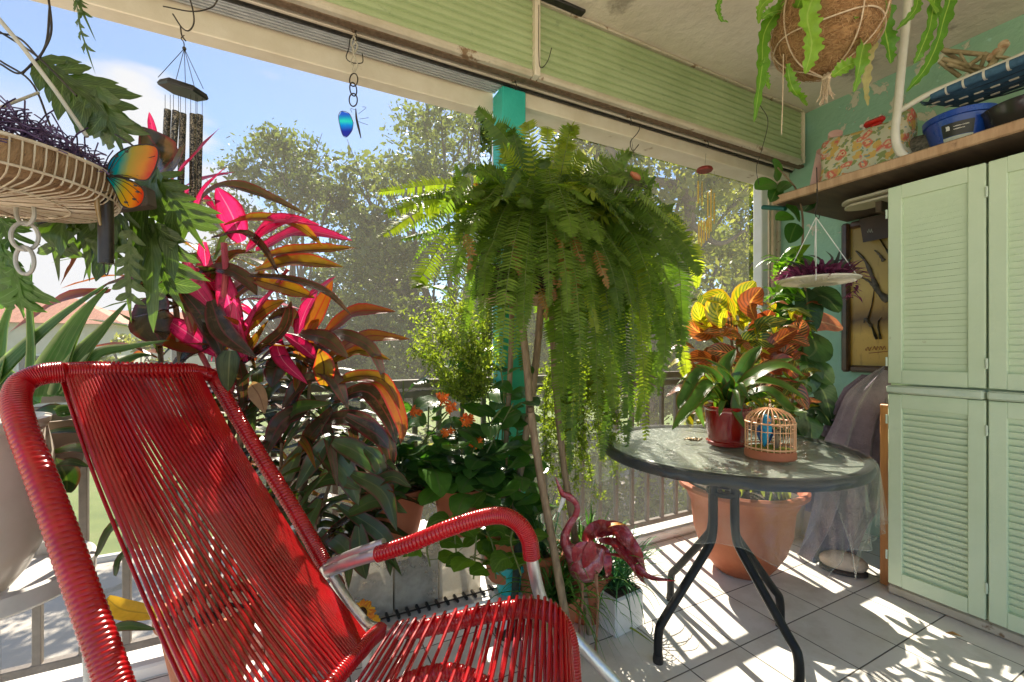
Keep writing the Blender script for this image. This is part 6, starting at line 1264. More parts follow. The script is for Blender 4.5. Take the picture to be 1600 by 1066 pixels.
for pts, w_, mi in ((((1290, -40), (1262, 20), (1268, 70), (1258, 116)), 24, 0), (((1285, -50), (1230, 0), (1195, 50), (1190, 110), (1178, 192)), 17, 0), (((1195, 90), (1192, 110), (1202, 140)), 12, 0), (((1290, -60), (1225, -20), (1190, 10), (1185, 38)), 13, 0), (((1190, 30), (1205, 20), (1240, 12)), 12, 0), (((1140, -20), (1122, 8), (1126, 30), (1138, 35)), 7, 0), (((1230, 100), (1235, 130), (1246, 150), (1260, 166)), 17, 0),
        (((1300, -50), (1355, -10), (1362, 60), (1355, 100), (1352, 140), (1356, 166)), 12, 1), (((1310, -50), (1370, 0), (1385, 60), (1392, 100)), 24, 0), (((1310, -50), (1350, 40), (1345, 90), (1334, 145)), 17, 0), (((1330, -50), (1420, -30), (1432, 10), (1400, 48)), 12, 0), (((1330, -60), (1450, -30), (1455, 30), (1438, 80), (1428, 100)), 15, 0), (((1330, -60), (1475, -30), (1472, 40), (1450, 100), (1415, 145)), 15, 0), (((1300, -40), (1345, -20), (1350, 5), (1336, 30)), 20, 0), (((1280, -40), (1255, -10), (1240, 30)), 20, 0), (((1300, 120), (1320, 105), (1345, 95)), 16, 0), (((1345, -40), (1400, -20), (1440, -10), (1470, 30)), 12, 0)):
    dd = 1.75-.25*G.random(); q = [P(x, y, 1.75+(-.17 if 1250 < x < 1350 else 0.0)+G.uniform(-.02, .02)) for x, y in pts]; ln = len(pts)
    # toothed margin: leaf with strong waves
    path = spline(q, 46); W_ = M(w_, 1.75)*1.15; vs, fs, uv = [], [], []; n0 = -FW+V((0, 0, .2)); rn = G.random()
    for i, p in enumerate(path):
        t = i/45; T = (path[min(45, i+1)]-path[max(0, i-1)]).normalized(); S = T.cross(n0); S = S.normalized() if S.length > .1 else RT; N_ = S.cross(T); w2 = W_*.5*min(1, .35+t*2.2)*(1-t**5)**.7*(1+.16*(1 if i % 4 < 2 else -1))
        for k in range(5):
            u = k/4*2-1; vs.append(p+S*u*w2+N_*(.35*abs(u)*w2+.25*w2*math.sin(i*.55)*u)); uv.append((k/4, t))
    for i in range(45):
        for k in range(4): fs.append((i*5+k, i*5+k+1, (i+1)*5+k+1, (i+1)*5+k))
    b.add(vs, fs, uv, rn, mi)
b.build('leaves', [m_epi, m_epy], ec, smooth='all')
tag(MB().tube([P(1224, 85, 1.72), P(1223, 150, 1.72), P(1221, 210, 1.72)], .0018, 6, 20).build('beaded_string', MATS['pale_string']), 'thin tan string dangling left of the coconut planter', 'string')
tag(MB().tube([P(1188, 165, 1.72), P(1200, 190, 1.72), P(1190, 235, 1.72), P(1182, 262, 1.72), P(1186, 290, 1.72)], .0013, 5, 30).build('dark_thread', m_wire), 'thin dark thread hanging in front of the green valance end', 'thread')
# ------------------------------------------------------------------ hanging ornaments
def wire(pts, d, r, seg=24, n=6): return MB().tube([P(x, y, d) for x, y in pts], r, n, seg)
# black wind chime
wd = 1.36
wcm = thing('wind_chime', P(286, 140, wd), 'black wind chime with patterned tubes hanging over the pink leaves', 'wind chime')
pl = P(286, 145, wd); rot = Matrix.Rotation(math.radians(8), 3, tuple(FW))
MB().lathe([(0, .0), (.062, .0), (.066, .006), (.060, .018), (0, .018)], pl, 6, rot=rot, sy=.7).build('top_plate', mat('black_wood', (.012, .014, .016), (.03, .03, .032), .4, ns=10), wcm)
b = MB(); kn = P(288, 76, wd)
for dx, dy in ((-.055, -.03), (.055, -.02), (.0, .04), (-.03, .03), (.03, .03)): b.tube([kn, pl+V((dx, dy, .016))], .0009, 4, 2)
def spotted():
    m, t = newmat('patterned_tube'); N = NT(t); o = N.n('OutputMaterial'); b = N.n('BsdfPrincipled'); tc = N.n('TexCoord'); nn = N.n('TexNoise', Scale=110.0, Detail=3.0, Distortion=2.5); N.l(tc.outputs['Object'], nn.inputs['Vector'])
    N.l(N.ramp(nn.outputs['Fac'], [(.50, (.02, .02, .02)), (.56, (.34, .28, .20))]), b.inputs['Base Color']); b.inputs['Metallic'].default_value = .4; b.inputs['Roughness'].default_value = .35; N.l(b.outputs[0], o.inputs['Surface']); return m
m_spot = spotted(); tubes = [((262, 172), (256, 290), 0.00), ((275, 174), (270, 240), -.03), ((286, 178), (282, 300), .03), ((302, 179), (301, 330), -.02), ((312, 180), (309, 318), .02)]
for (x0, y0), (x1, y1), dd in tubes:
    MB().tube([P(x0, y0, wd+dd), P(x1, y1, wd+dd)], .0095, 14, 2).build('chime_tube', m_spot, wcm)
    for s in (-4, 4): b.tube([P(x0+s*1.0, 148, wd+dd), P(x0+s, y0+4, wd+dd)], .0007, 4, 2)
b.ball(kn, .006, 8); b.tube([kn, P(287, 66, wd), P(283, 60, wd), P(288, 55, wd)], .0015, 5, 10); b.build('cord', m_wire, wcm)
# hooks along the header
def hook(px, pts, d, label, r=.0022):
    tag(wire(pts, d, r, 30).build('wire_hook', m_wire), label, 'hook', 'wire hooks under the header beam')
hook(0, [(290, -20), (300, 10), (303, 35), (295, 48), (284, 43), (270, 22)], 1.37, 'bent dark wire hook at the top left, over the black chime')
hook(0, [(282, 42), (284, 55), (290, 64)], 1.362, 'short S hook joining the bent wire to the black chime')
hook(0, [(255, 10), (300, 18), (330, 12), (340, 0)], 1.42, 'dark wire stretched along the header at the top left')
for px, py, y_, lb in ((982, 178, 1.93, 'rusty bracket with a loose wire hook over the right of the fern'), (1103, 216, 1.93, 'rusty bracket holding the red and gold wind chime'), (553, 42, 1.93, 'rusty bracket holding the knotted cord left of the column'), (803, 122, 1.93, 'small rusty bracket at the top of the teal column')):
    c = PY(px, py, y_); t = thing('ceiling_hook', c, lb, 'hook', 'rusty brackets under the header beam')
    bb = MB().box(c+V((0, 0, .012)), (.05, .035, .012), bev=.004); bb.lathe([(.010, -.02), (.013, -.01), (.010, .01)], c, 10); bb.build('bracket', m_rust, t)
    bb = MB().tube([c, c+V((.004, -.012, -.03)), c+V((.012, -.01, -.05)), c+V((.004, -.006, -.062))], .0022, 6, 16); bb.build('screw_hook', m_wire, t)
hook(0, [(984, 195), (999, 198), (996, 208), (985, 222), (989, 236), (998, 226)], 2.22, 'loose dark wire hook hanging empty above the fern', .0022)
hook(0, [(842, 8), (842, 90), (846, 106), (856, 95), (862, 75)], 2.08, 'pale bent wire hanging on the green valance beside the divider', .0022)
# knotted cord, chain and blue butterfly
bfd = 1.86
t = thing('knotted_cord', P(553, 60, bfd), 'knotted pale cord hanging from its bracket by the green valance', 'cord'); b = MB()
for dx, ph_ in ((-2, 0), (3, 2), (0, 4)): b.tube([P(553+dx+2.5*math.sin(i*.9+ph_), 45+i*4.2, bfd-.004*math.sin(i+ph_)) for i in range(17)], .0028, 6, 60)
b.build('cord_strand', mat('grubby_cord', (.40, .36, .28), (.52, .48, .40), .8, ns=60), t)
b = MB(); b.tube([P(548, 50, bfd), P(545, 75, bfd), P(541, 90, bfd), P(550, 98, bfd), P(566, 98, bfd), P(566, 84, bfd)], .0022, 6, 30); b.build('wire_loop', m_wire, t)
def chain(pts, d, r, lk, name, label, m, cat='chain', flat=.5):
    t = thing(name, P(*pts[0], d), label, cat); q = spline([P(x, y, d) for x, y in pts], 100); L = sum((q[i+1]-q[i]).length for i in range(99)); n = max(2, int(L/(lk*.74))); b = MB()
    for k in range(n):
        c = q[min(99, int((k+.5)/n*99))]; i = min(97, int((k+.5)/n*99)); T = (q[i+2]-q[i]).normalized(); S = RT if k % 2 == 0 else (RT*.55+FW*.8).normalized()
        b.tube([c+T*lk*.5*math.cos(a)+S*lk*flat*.62*math.sin(a) for a in [j*2*math.pi/14 for j in range(15)]], r, 7, 30, cap=False)
    b.build('link', m, t); return t
chain([(553, 118), (552, 140), (552, 165)], bfd, .0028, .055, 'steel_chain', 'short dark chain links between the pale cord and the blue butterfly', m_wire)
def butterfly(c, wings, d, label, m_w, m_b, body, ant):
    t = thing('butterfly_ornament', c, label, 'ornament', 'coloured glass butterflies')
    for w_ in wings:
        q = [P(x, y, d+k) for x, y, k in w_]; MB().prism(q, FW*.0022).build('wing', m_w, t, loc=c)
        MB().tube(q+[q[0]], .0013, 5, 40, cap=False).build('wing_rim', m_wire, t)
    bx_, by_ = wings[0][0][0], wings[0][0][1]
    if len(wings) > 1:
        b = MB()
        for w_ in wings:
            for j in range(2, len(w_)-2, 1):
                e = w_[j]; b.tube([P(bx_+2, by_+3, d-.001), P((bx_+e[0])/2+2, (by_+e[1])/2-3, d-.001+e[2]*.5), P(bx_+(e[0]-bx_)*.93, by_+(e[1]-by_)*.93, d-.001+e[2])], .0006, 4, 8)
                c_ = P(bx_+(e[0]-bx_)*.82, by_+(e[1]-by_)*.82, d-.001+e[2]); b.ball(c_, .0026, 7, sc3=(1.4, .5, .8))
        b.build('wing_vein', m_wire, t)
    b = MB(); b.tube([P(x, y, d) for x, y in body], lambda u: .0030*(.6+math.sin(math.pi*u)), 10, 20); b.build('body', m_b, t)
    b = MB(); [b.tube([P(x, y, d) for x, y in a], .0009, 4, 14) for a in ant]; b.build('antenna', m_wire, t)
def wingmat(name, stops, axis, sc_, off):
    m, t = newmat(name); N = NT(t); o = N.n('OutputMaterial'); b = N.n('BsdfPrincipled'); tc = N.n('TexCoord'); dt = N.n('VectorMath', operation='DOT_PRODUCT'); N.l(tc.outputs['Object'], dt.inputs[0]); dt.inputs[1].default_value = tuple(axis)
    f = N.math('MULTIPLY_ADD', dt.outputs['Value'], sc_, off); f = N.math('MULTIPLY_ADD', N.noise(70, 3, .6), .12, N.math('SUBTRACT', f, .06)); c = N.ramp(f, stops)
    g = N.ramp(N.noise(55, 4, .6), [(.68, 0.0), (.70, 1.0)]); c = N.mix(g, c, (.01, .01, .015))
    N.l(c, b.inputs['Base Color']); b.inputs['Roughness'].default_value = .12; b.inputs['Coat Weight'].default_value = .6; tr = N.n('BsdfTranslucent'); N.l(N.mix(1.0, c, (1.5, 1.5, 1.5), 'MULTIPLY'), tr.inputs['Color']); ms = N.n('MixShader', Fac=.6); N.l(b.outputs[0], ms.inputs[1]); N.l(tr.outputs[0], ms.inputs[2]); N.l(ms.outputs[0], o.inputs['Surface']); return m
cB = P(565, 192, bfd)
m_bw = wingmat('blue_wing', [(0.0, (.02, .05, .35)), (.35, (.0, .28, .55)), (.6, (.02, .5, .45)), (1, (.02, .15, .5))], (0, 0, 1), 14, .5)
butterfly(cB, [[(552, 192, 0), (546, 178, 0), (534, 174, 0), (529, 182, 0), (532, 200, 0), (536, 212, 0), (542, 214, 0), (550, 204, 0)]], bfd, 'blue glass butterfly dangling from the chain against the sky', m_bw, m_wire, [(556, 170), (557, 185), (561, 203), (564, 216)], [((560, 178), (568, 172), (572, 168), (566, 167)), ((562, 186), (570, 185), (576, 184)), ((560, 190), (568, 193), (575, 195)), ((556, 172), (548, 170), (550, 176))])
# rainbow butterfly with curled body
rd = .80; cR = P(165, 280, rd)
m_rw = wingmat('rainbow_wing', [(0.0, (.0, .22, .42)), (.22, (.0, .42, .40)), (.42, (.55, .45, .03)), (.66, (.75, .38, .02)), (.85, (.70, .08, .02)), (1, (.45, .02, .02))], tuple((RT*.93-V((0, 0, .25))).normalized()), 11.5, .03)
butterfly(cR, [[(165, 272, 0), (172, 252, 0), (186, 238, 0), (205, 229, .0), (228, 226, .01), (244, 230, .01), (248, 242, .01), (243, 262, .01), (233, 279, .005), (222, 282, .0), (205, 279, 0), (186, 276, 0)], [(165, 276, 0), (190, 278, 0), (208, 284, 0), (222, 294, .0), (226, 306, .0), (220, 320, 0), (204, 326, 0), (190, 320, 0), (178, 296, 0)]], rd, 'large rainbow glass butterfly beside the wire basket', m_rw, mat('bronze', (.30, .17, .07), (.45, .30, .15), .35, ns=30, metal=.7), [(124, 232), (132, 258), (142, 280), (149, 300), (153, 330), (157, 352)], [((160, 280), (150, 262), (138, 270)), ((165, 285), (155, 300), (168, 300)), ((140, 270), (110, 258), (92, 240)), ((150, 300), (130, 306), (108, 298), (118, 290)), ((145, 290), (100, 310), (72, 300), (68, 290), (80, 288)), ((150, 270), (165, 262), (172, 270))])
b = MB()
for x, y in ((122, 268), (128, 292), (136, 304), (118, 285), (130, 275)): b.ball(P(x, y, rd+.02), .007, 8, sc3=(1.2, 1, .9), wob=lambda a, t: .2*math.sin(3*a))
tag(b.build('blue_beads', mat('navy_beads', (.01, .02, .16), (.02, .05, .30), .25, ns=60)), 'cluster of dark blue glass beads beside the rainbow butterfly', 'beads')
t = thing('chime_pipe', P(166, 320, rd+.03), 'single dark brown metal tube hanging below the rainbow butterfly', 'chime'); MB().tube([P(165, 305, rd+.03), P(166, 412, rd+.03)], .0118, 20, 2).build('pipe', mat('brown_pipe', (.035, .025, .02), (.06, .045, .035), .3, ns=20, metal=.5), t)
b = MB(); b.tube([P(162, 412, rd+.03), P(163, 426, rd+.03), P(167, 430, rd+.03), P(170, 422, rd+.03), P(171, 412, rd+.03)], .0012, 5, 20); b.tube([P(158, 300, rd+.03), P(163, 292, rd+.03), P(172, 290, rd+.03)], .0012, 5, 12); b.build('wire_loop', m_wire, t)

# white wire basket hung at the left, seen from below
bd0 = .76; bc = P(-42, 250, bd0); bc.z = 1.525
wb = thing('hanging_wire_basket', bc, 'cream wire basket hung at the top left, filled with dark purple stems', 'hanging basket'); b = MB(); RB_ = M(178, bd0)
b.tube([bc+V((RB_*math.cos(i*math.pi/30), RB_*math.sin(i*math.pi/30), 0)) for i in range(61)], .0032, 6, cap=False)
prf = [(1.0, 0.0), (.99, -.02), (.96, -.042), (.88, -.056), (.6, -.062), (.3, -.064), (.03, -.065)]
for k in range(90):
    a = k/90*2*math.pi; b.tube([bc+V((RB_*r*math.cos(a), RB_*r*math.sin(a), z+G.uniform(-.0015, .0015))) for r, z in prf], .00125, 4, 14, cap=False)
for r, z in ((.96, -.042), (.6, -.062)): b.tube([bc+V((RB_*r*math.cos(i*math.pi/30), RB_*r*math.sin(i*math.pi/30), z)) for i in range(61)], .0024, 5, cap=False)
b.build('wire_bowl', mat('cream_wire', (.50, .40, .28), (.62, .54, .42), .5, ns=30, spot=((.28, .17, .09), 25, .6)), wb)
MB().lathe([(RB_*r*.98, z+.004) for r, z in prf], bc, 60, cap=False).build('liner', mat('woven_liner', (.20, .11, .05), (.46, .29, .15), .9, ns=10, bump=1.0, bs=60, stretch=(1, 4, 1), detail=8), wb)
b = MB()
for k in range(2600):
    a, r, z = G.uniform(0, 6.283), math.sqrt(G.random()), G.random(); q = bc+V((RB_*.93*r*math.cos(a), RB_*.93*r*math.sin(a), -.02+z*.11*(1-.55*r*r))); D = V((G.gauss(0, 1), G.gauss(0, 1), G.gauss(0, .45))).normalized(); L = G.uniform(.02, .055); b.tube([q, q+D*L*.5+V((0, 0, .004)), q+D*L], .0013, 3, 3, cap=False)
b.build('dry_stems', mat('purple_stems', (.05, .025, .08), (.14, .09, .19), .8, ns=30), wb)
b = MB(); b.tube([P(-20, 8, .76), P(60, 105, .78), P(136, 214, .80)], .0035, 8, 4); b.tube([P(-30, 180, .7), P(60, 145, .85)], .0025, 8, 4); b.build('hanger_rod', mat('bleached_rod', (.45, .42, .35), (.55, .52, .44), .6, ns=30), wb)
bk3 = MB().box(P(20, 332, 1.0), (.62, .035, .045), rot=Matrix.Rotation(math.radians(-27+2), 3, 'Z')@Matrix.Rotation(math.radians(7), 3, 'Y').inverted(), bev=.004)
tag(bk3.build('wooden_bar', mat('dark_bar', (.05, .035, .025), (.09, .065, .045), .7, ns=20)), 'dark wooden bar under the hanging wire basket', 'bar')
chain([(38, 312), (40, 350), (38, 390), (40, 425)], .80, .0034, .050, 'plastic_chain', 'chunky beige plastic chain under the wire basket', mat('beige_plastic', (.36, .33, .29), (.46, .43, .39), .4, ns=20), flat=.55)

# red and gold chime right of the fern, and the bird ornament
t = thing('wind_chime', PY(1101, 266, 1.94), 'wind chime with a red disc and thin golden tubes near the white corner post', 'wind chime'); dch = PY(1101, 266, 1.94); dd = (dch-V((0, 0, EYE))).dot(FW)
MB().lathe([(0, -.008), (.045, -.008), (.05, 0), (.045, .012), (0, .016)], dch, 28).build('top_disc', mat('dark_red_disc', (.16, .015, .012), (.24, .03, .025), .35, ns=20), t); b = MB()
m_goldt = mat('golden_tube', (.62, .40, .07), (.72, .50, .12), .3, ns=20, metal=.5)
for x, y0, y1, r in ((1091, 283, 318, .0048), (1097, 284, 322, .003), (1106, 300, 355, .0042), (1111, 296, 362, .0048), (1116, 302, 350, .0042), (1092, 345, 382, .005), (1096, 345, 385, .0045), (1100, 345, 380, .005), (1104, 345, 376, .0045), (1108, 340, 372, .004)):
    k = G.uniform(-.03, .03); MB().tube([P(x, y0, dd+k), P(x, y1, dd+k)], r, 8, 2).build('chime_tube', m_goldt, t); b.tube([P(x, 268, dd+k), P(x, y0, dd+k)], .0007, 4, 2)
b.tube([PY(1103, 240, 1.93), dch], .001, 4, 2); b.build('cord', m_wire, t)
t = thing('bird_ornament', P(996, 290, 1.5), 'small rust red bird ornament on a wire nest hanging over the fern', 'ornament'); c = P(994, 276, 1.5)
MB().ball(c, .014, 14, sc3=(1.5, .9, .8), rot=Matrix.Rotation(math.radians(25), 3, tuple(FW))).ball(c-RT*.014+V((0, 0, .010)), .008, 10).build('bird_body', m_rust if 0 else mat('rust_red', (.28, .08, .03), (.38, .13, .05), .5, ns=20), t); b = MB()
for k in range(5): b.tube([c+V((0, 0, -.019-.005*k))+RT*(.028+.003*k)*math.cos(i*.4)+FW*(.02)*math.sin(i*.4) for i in range(17)], .0010, 4, cap=False)
for s in (-1, 1): b.tube([c+RT*.028*s+V((0, 0, -.02)), c+RT*.014*s+V((0, 0, .035)), P(992, 250, 1.52), P(986, 215, 2.18)], .0007, 4, 12)
b.build('wire_nest', m_wire, t)

# ------------------------------------------------------------------ floor things
# cream planter on a round plant stand at the left
sc0 = P(-28, CY, 1.22); sc0.z = .575
ps = thing('plant_stand', V((sc0.x, sc0.y, 0)), 'round cream metal plant stand at the left railing', 'plant stand'); m_pst = mat('cream_metal', (.52, .50, .46), (.62, .60, .56), .45, ns=9, spot=((.34, .30, .26), 12, .64))
MB().lathe([(0, 0), (.205, 0), (.225, .004), (.232, .012), (.232, .058), (.222, .064), (.210, .058), (.205, .022), (0, .020)], sc0-V((0, 0, .06)), 64).build('tray', m_pst, ps)
for k in range(4): a = k*math.pi/2+.5; u = V((math.cos(a), math.sin(a), 0)); MB().tube([sc0+u*.20-V((0, 0, .03)), V((sc0.x, sc0.y, .3))+u*.21, V((sc0.x, sc0.y, 0))+u*.22], .011, 10, 8).build('leg', m_pst, ps)
pc = P(-105, CY, 1.10); pc.z = .56
pp_ = thing('ceramic_planter', pc, 'large cream ceramic planter on the round stand behind the chair', 'planter'); MB().lathe([(0, 0), (.12, 0), (.135, .01), (.165, .05), (.20, .13), (.215, .24), (.212, .36), (.198, .43), (.205, .44), (.208, .455), (.195, .458), (.185, .44), (0, .42)], pc, 64).build('planter_body', mat('cream_ceramic', (.56, .50, .42), (.66, .60, .52), .35, ns=4, coat=.3, spot=((.38, .30, .22), 5, .62)), pp_)
# low slatted shelf and clear boxes below the kalanchoes
m_clear = glassy('frosted_box', tint=(.86, .85, .82), ns=14, dmix=.34, rough=.15, diff=(.88, .84, .76)); m_wht2 = mat('white_plastic', (.66, .65, .62), (.74, .73, .70), .45, ns=8, bump=.1, spot=((.40, .34, .27), 7, .62))
rk = thing('low_wire_shelf', (.55, 1.9, 0), 'low white shelf with a slatted wire edge holding clear boxes', 'shelf'); e0, e1 = PZ(588, 972, .13), PZ(752, 922, .13); e0.y = e1.y = (e0.y+e1.y)/2
MB().box(((e0.x+e1.x)/2-.08, 1.88+(e0.y-1.80)/2, .118), (e1.x-e0.x+.30, .30, .014), bev=.003).build('shelf_board', m_wht2, rk); b = MB(); n = 17
for k in range(n): b.box((e0.x-.12+(e1.x-e0.x+.2)*k/(n-1), e0.y-.006, .134), (.011, .055, .012), bev=.002)
for z in (.121, .142): b.tube([V((e0.x-.14, e0.y-.022, z)), V((e1.x+.10, e0.y-.022, z))], .0035, 6, 2)
b.build('wire_edge', m_dark, rk); b = MB()
for x in (e0.x-.10, e1.x+.05): [b.box((x, y, .055), (.025, .025, .11), bev=.003) for y in (e0.y+.03, 2.02)]
b.build('foot', m_wht2, rk)
def clearbox(x0, x1, y0, y1, z0, z1, label, content):
    t = thing('storage_box', ((x0+x1)/2, (y0+y1)/2, z0), label, 'box', 'clear plastic boxes under the kalanchoes'); b = MB(); th = .003
    b.box(((x0+x1)/2, y0, (z0+z1)/2), (x1-x0, th, z1-z0)); b.box(((x0+x1)/2, y1, (z0+z1)/2), (x1-x0, th, z1-z0)); b.box((x0, (y0+y1)/2, (z0+z1)/2), (th, y1-y0-.008, z1-z0)); b.box((x1, (y0+y1)/2, (z0+z1)/2), (th, y1-y0-.008, z1-z0)); b.box(((x0+x1)/2, (y0+y1)/2, z0+.003), (x1-x0-.008, y1-y0-.008, th)); b.build('box_wall', m_clear, t, smooth=False)
    b = MB(); b.box(((x0+x1)/2, (y0+y1)/2, z1+.008), (x1-x0+.014, y1-y0+.014, .016), bev=.005); b.build('lid', m_wht2, t)
    if content: MB().box(((x0+x1)/2, (y0+y1)/2, z0+.012+content/2), (x1-x0-.03, y1-y0-.03, content), bev=.012).build('contents', mat('gritty_soil', (.34, .27, .18), (.10, .07, .045), .95, ns=30, bump=1, cr=(.42, .55)), t)
xa = e0.x-.10; clearbox(xa, xa+.17, e0.y+.02, 2.02, .127, .385, 'clear box at the left, behind the sunflower', .08); clearbox(xa+.18, xa+.36, e0.y+.02, 2.02, .127, .385, 'clear box with a dirty patch of soil showing inside', .14); clearbox(xa+.37, xa+.56, e0.y+.03, 2.02, .127, .375, 'clear box behind the toothed vine leaves', .0)
# artificial sunflower
sf = thing('sunflower', P(572, 955, 1.50), 'artificial sunflower with orange yellow petals beside the silver chair tube', 'flower'); c = P(566, 958, 1.46); b = MB(); f_ = (-FW+V((0, 0, .45))).normalized(); u_ = RT; v_ = f_.cross(u_)
for k in range(26):
    a = k*2.4; dr = u_*math.cos(a)+v_*math.sin(a); L = G.uniform(.034, .046); b.leaf([c+dr*.012, c+dr*L*.6+f_*.006, c+dr*L-f_*.004], .017, 6, f_, .15, 'oval', mi=k % 2)
b.build('petals', [leafmat('petal_yellow', (.70, .42, .02), (.80, .50, .03), trans=.4, rough=.5), leafmat('petal_orange', (.62, .20, .02), (.70, .28, .03), trans=.4, rough=.5)], sf); MB().ball(c+f_*.004, .018, 16, sc3=(1, 1, 1)).build('flower_centre', mat('seed_head', (.05, .02, .01), (.12, .06, .02), .9, ns=120, bump=1), sf); MB().tube([c-f_*.01, P(575, 985, 1.56), P(585, 1010, 1.6)], .004, 6, 10).build('stem', m_stem, sf)
b = MB(); c2 = P(584, 972, 1.47)
for k in range(14): a = k*2.4; dr = u_*math.cos(a)+v_*math.sin(a); b.leaf([c2, c2+dr*.014, c2+dr*.024], .012, 5, f_, .15, 'oval', mi=0)
b.build('small_bloom', MATS['petal_yellow'], sf)
# folded dark umbrella by the column, turquoise pot
t = thing('folded_umbrella', P(806, 900, 1.72), 'dark green folded umbrella standing behind the armrest', 'umbrella'); a_, e_ = P(812, 830, 1.78), PZ(800, 985, .0); MB().tube([a_, a_.lerp(e_, .5), e_.lerp(a_, .08), e_], lambda u: .018*(1-.35*u), 10, 20).build('folded_canopy', mat('dark_green_cloth', (.012, .025, .018), (.025, .045, .03), .7, ns=30, bump=.5), t); MB().lathe([(.075, 0), (.08, .01), (.03, .03), (.022, .05)], e_, 20, wob=lambda a, z: .08*math.sin(4*a)).build('umbrella_foot', m_dark, t)
t = thing('turquoise_pot', P(800, 875, 1.93), 'small turquoise plastic pot half hidden behind the umbrella', 'pot'); q = P(795, CY, 1.93); q.z = .14; pot(q, .05, .07, .13, mat('turquoise', (.02, .38, .38), (.03, .45, .44), .4), t); MB().box((q.x, q.y, .07), (.15, .15, .138), bev=.01).build('pot_saucer_block', m_wht2, t)
# grassy plants
def grassy(name, label, c, n, L, w_, m, droop=.8, r0=.03, cat='plant', up=(.5, 1.4)):
    t = thing(name, c, label, cat); b = MB()
    for k in range(n):
        a = G.uniform(0, 6.283); e = G.uniform(*up); l = L*G.uniform(.6, 1.15); D = V((math.cos(a)*math.cos(e), math.sin(a)*math.cos(e), math.sin(e))); s = c+V((G.uniform(-r0, r0), G.uniform(-r0, r0), .0)); q = [s, s+D*l*.4, s+D*l*.75-V((0, 0, l*.10*droop)), s+D*l*.98-V((0, 0, l*.35*droop))]
        for z in q: z.z = max(z.z, .01); z.y = min(z.y, 2.05)
        b.leaf(q, w_*G.uniform(.7, 1.2), 11, V((0, 0, 1)), .35, 'taper', mi=0, across=2)
    b.build('leaves', m, t); return t
m_grass = leafmat('ribbon_grass', (.05, .14, .03), (.13, .27, .06), rib=(.30, .38, .14), trans=.45, rough=.35, tcol=(1.3, 1.7, .6)); m_bluegr = leafmat('bluish_grass', (.03, .13, .06), (.08, .24, .11), trans=.4, rough=.35)
c = P(962, CY, 1.93); c.z = .0; t = grassy('spider_plant', 'grassy green plant in a square white pot behind the flamingo', c+V((0, 0, .17)), 130, .34, .010, m_bluegr, 1.0, .05, up=(.3, 1.4)); MB().box(c+V((0, 0, .08)), (.17, .17, .16), rot=Matrix.Rotation(.1, 3, 'Z'), bev=.008).build('pot', m_wht2, t); MB().box(c+V((0, 0, .162)), (.15, .15, .008), rot=Matrix.Rotation(.1, 3, 'Z')).build('soil', m_soil, t)
c = P(868, CY, 1.84); c.z = 0; t = grassy('spider_plant', 'dark narrow leaved plant spreading over the floor left of the flamingo', c+V((0, 0, .16)), 120, .36, .012, m_grass, 1.1, .04, up=(.2, 1.35)); pot(c, .07, .09, .18, m_terra, t)
c = P(845, CY, 1.95); c.z = 0; t = grassy('grass_plant', 'tuft of thin blades in front of the bamboo poles', c+V((0, 0, .30)), 70, .34, .007, m_bluegr, .8, .04); pot(c, .08, .11, .32, m_terra, t)
c = P(915, CY, 1.98); c.z = 0; t = grassy('snake_grass', 'upright leafy clump behind the metal flamingo', c+V((0, 0, .2)), 60, .36, .018, m_grass, .5, .05); pot(c, .08, .11, .22, m_terra, t)
t = thing('aloe_leaf', PZ(960, 985, 0.01), 'long yellow green spotted leaf lying across the tiles', 'leaf'); b = MB().leaf([PZ(905, 940, .05), PZ(950, 965, .03), PZ(990, 985, .018), PZ(1024, 1008, .012)], .030, 20, V((0, 0, 1)), .5, 'taper', mi=0, rnd=.8); b.build('blade', leafmat('spotted_leaf', (.26, .32, .03), (.40, .44, .05), trans=.3, rough=.4, blot=.6, vein_c=(.10, .16, .02)), t)
b = MB()
for k in range(26):
    s = PZ(900+G.uniform(-20, 30), 930+G.uniform(-10, 20), .1); e = PZ(G.uniform(900, 1050), G.uniform(960, 1045), .008); b.leaf([s, s.lerp(e, .5)+V((0, 0, .05)), e], .004, 10, V((0, 0, 1)), .3, 'taper', mi=0, across=2)
tag(b.build('fallen_blades', m_grass), 'thin green blades trailing on the tiles by the flamingo feet', 'grass blades', kind='stuff')
tag(MB().leaf([PZ(1478, 990, .012), PZ(1492, 992, .02), PZ(1506, 996, .008)], .028, 8, V((0, 0, 1)), .4, 'lance').build('fallen_leaf', LDry), 'small dry brown leaf lying on the tiles before the cabinet', 'leaf')
# metal flamingo
fd = 1.74
fl = thing('flamingo_ornament', PZ(918, 1008, 0), 'red and pink painted metal flamingo standing on thin legs in front of the table', 'garden ornament')
def flam(name, c1, c2, c3):
    m, t = newmat(name); N = NT(t); o = N.n('OutputMaterial'); b = N.n('BsdfPrincipled'); f = N.noise(24, 7, .7, dist=.8); c = N.ramp(f, [(.36, c1), (.5, c2), (.64, c3)]); N.l(c, b.inputs['Base Color']); b.inputs['Metallic'].default_value = .35; b.inputs['Roughness'].default_value = .32; b.inputs['Coat Weight'].default_value = .5; bp = N.n('Bump', Strength=.7, Distance=.006); N.l(N.noise(60, 4, .6), bp.inputs['Height']); N.l(bp.outputs[0], b.inputs['Normal']); N.l(b.outputs[0], o.inputs['Surface']); return m
m_fl = flam('flamingo_paint', (.36, .015, .025), (.36, .07, .09), (.50, .26, .27)); m_fr = flam('flamingo_red', (.36, .008, .015), (.30, .02, .03), (.42, .14, .15))
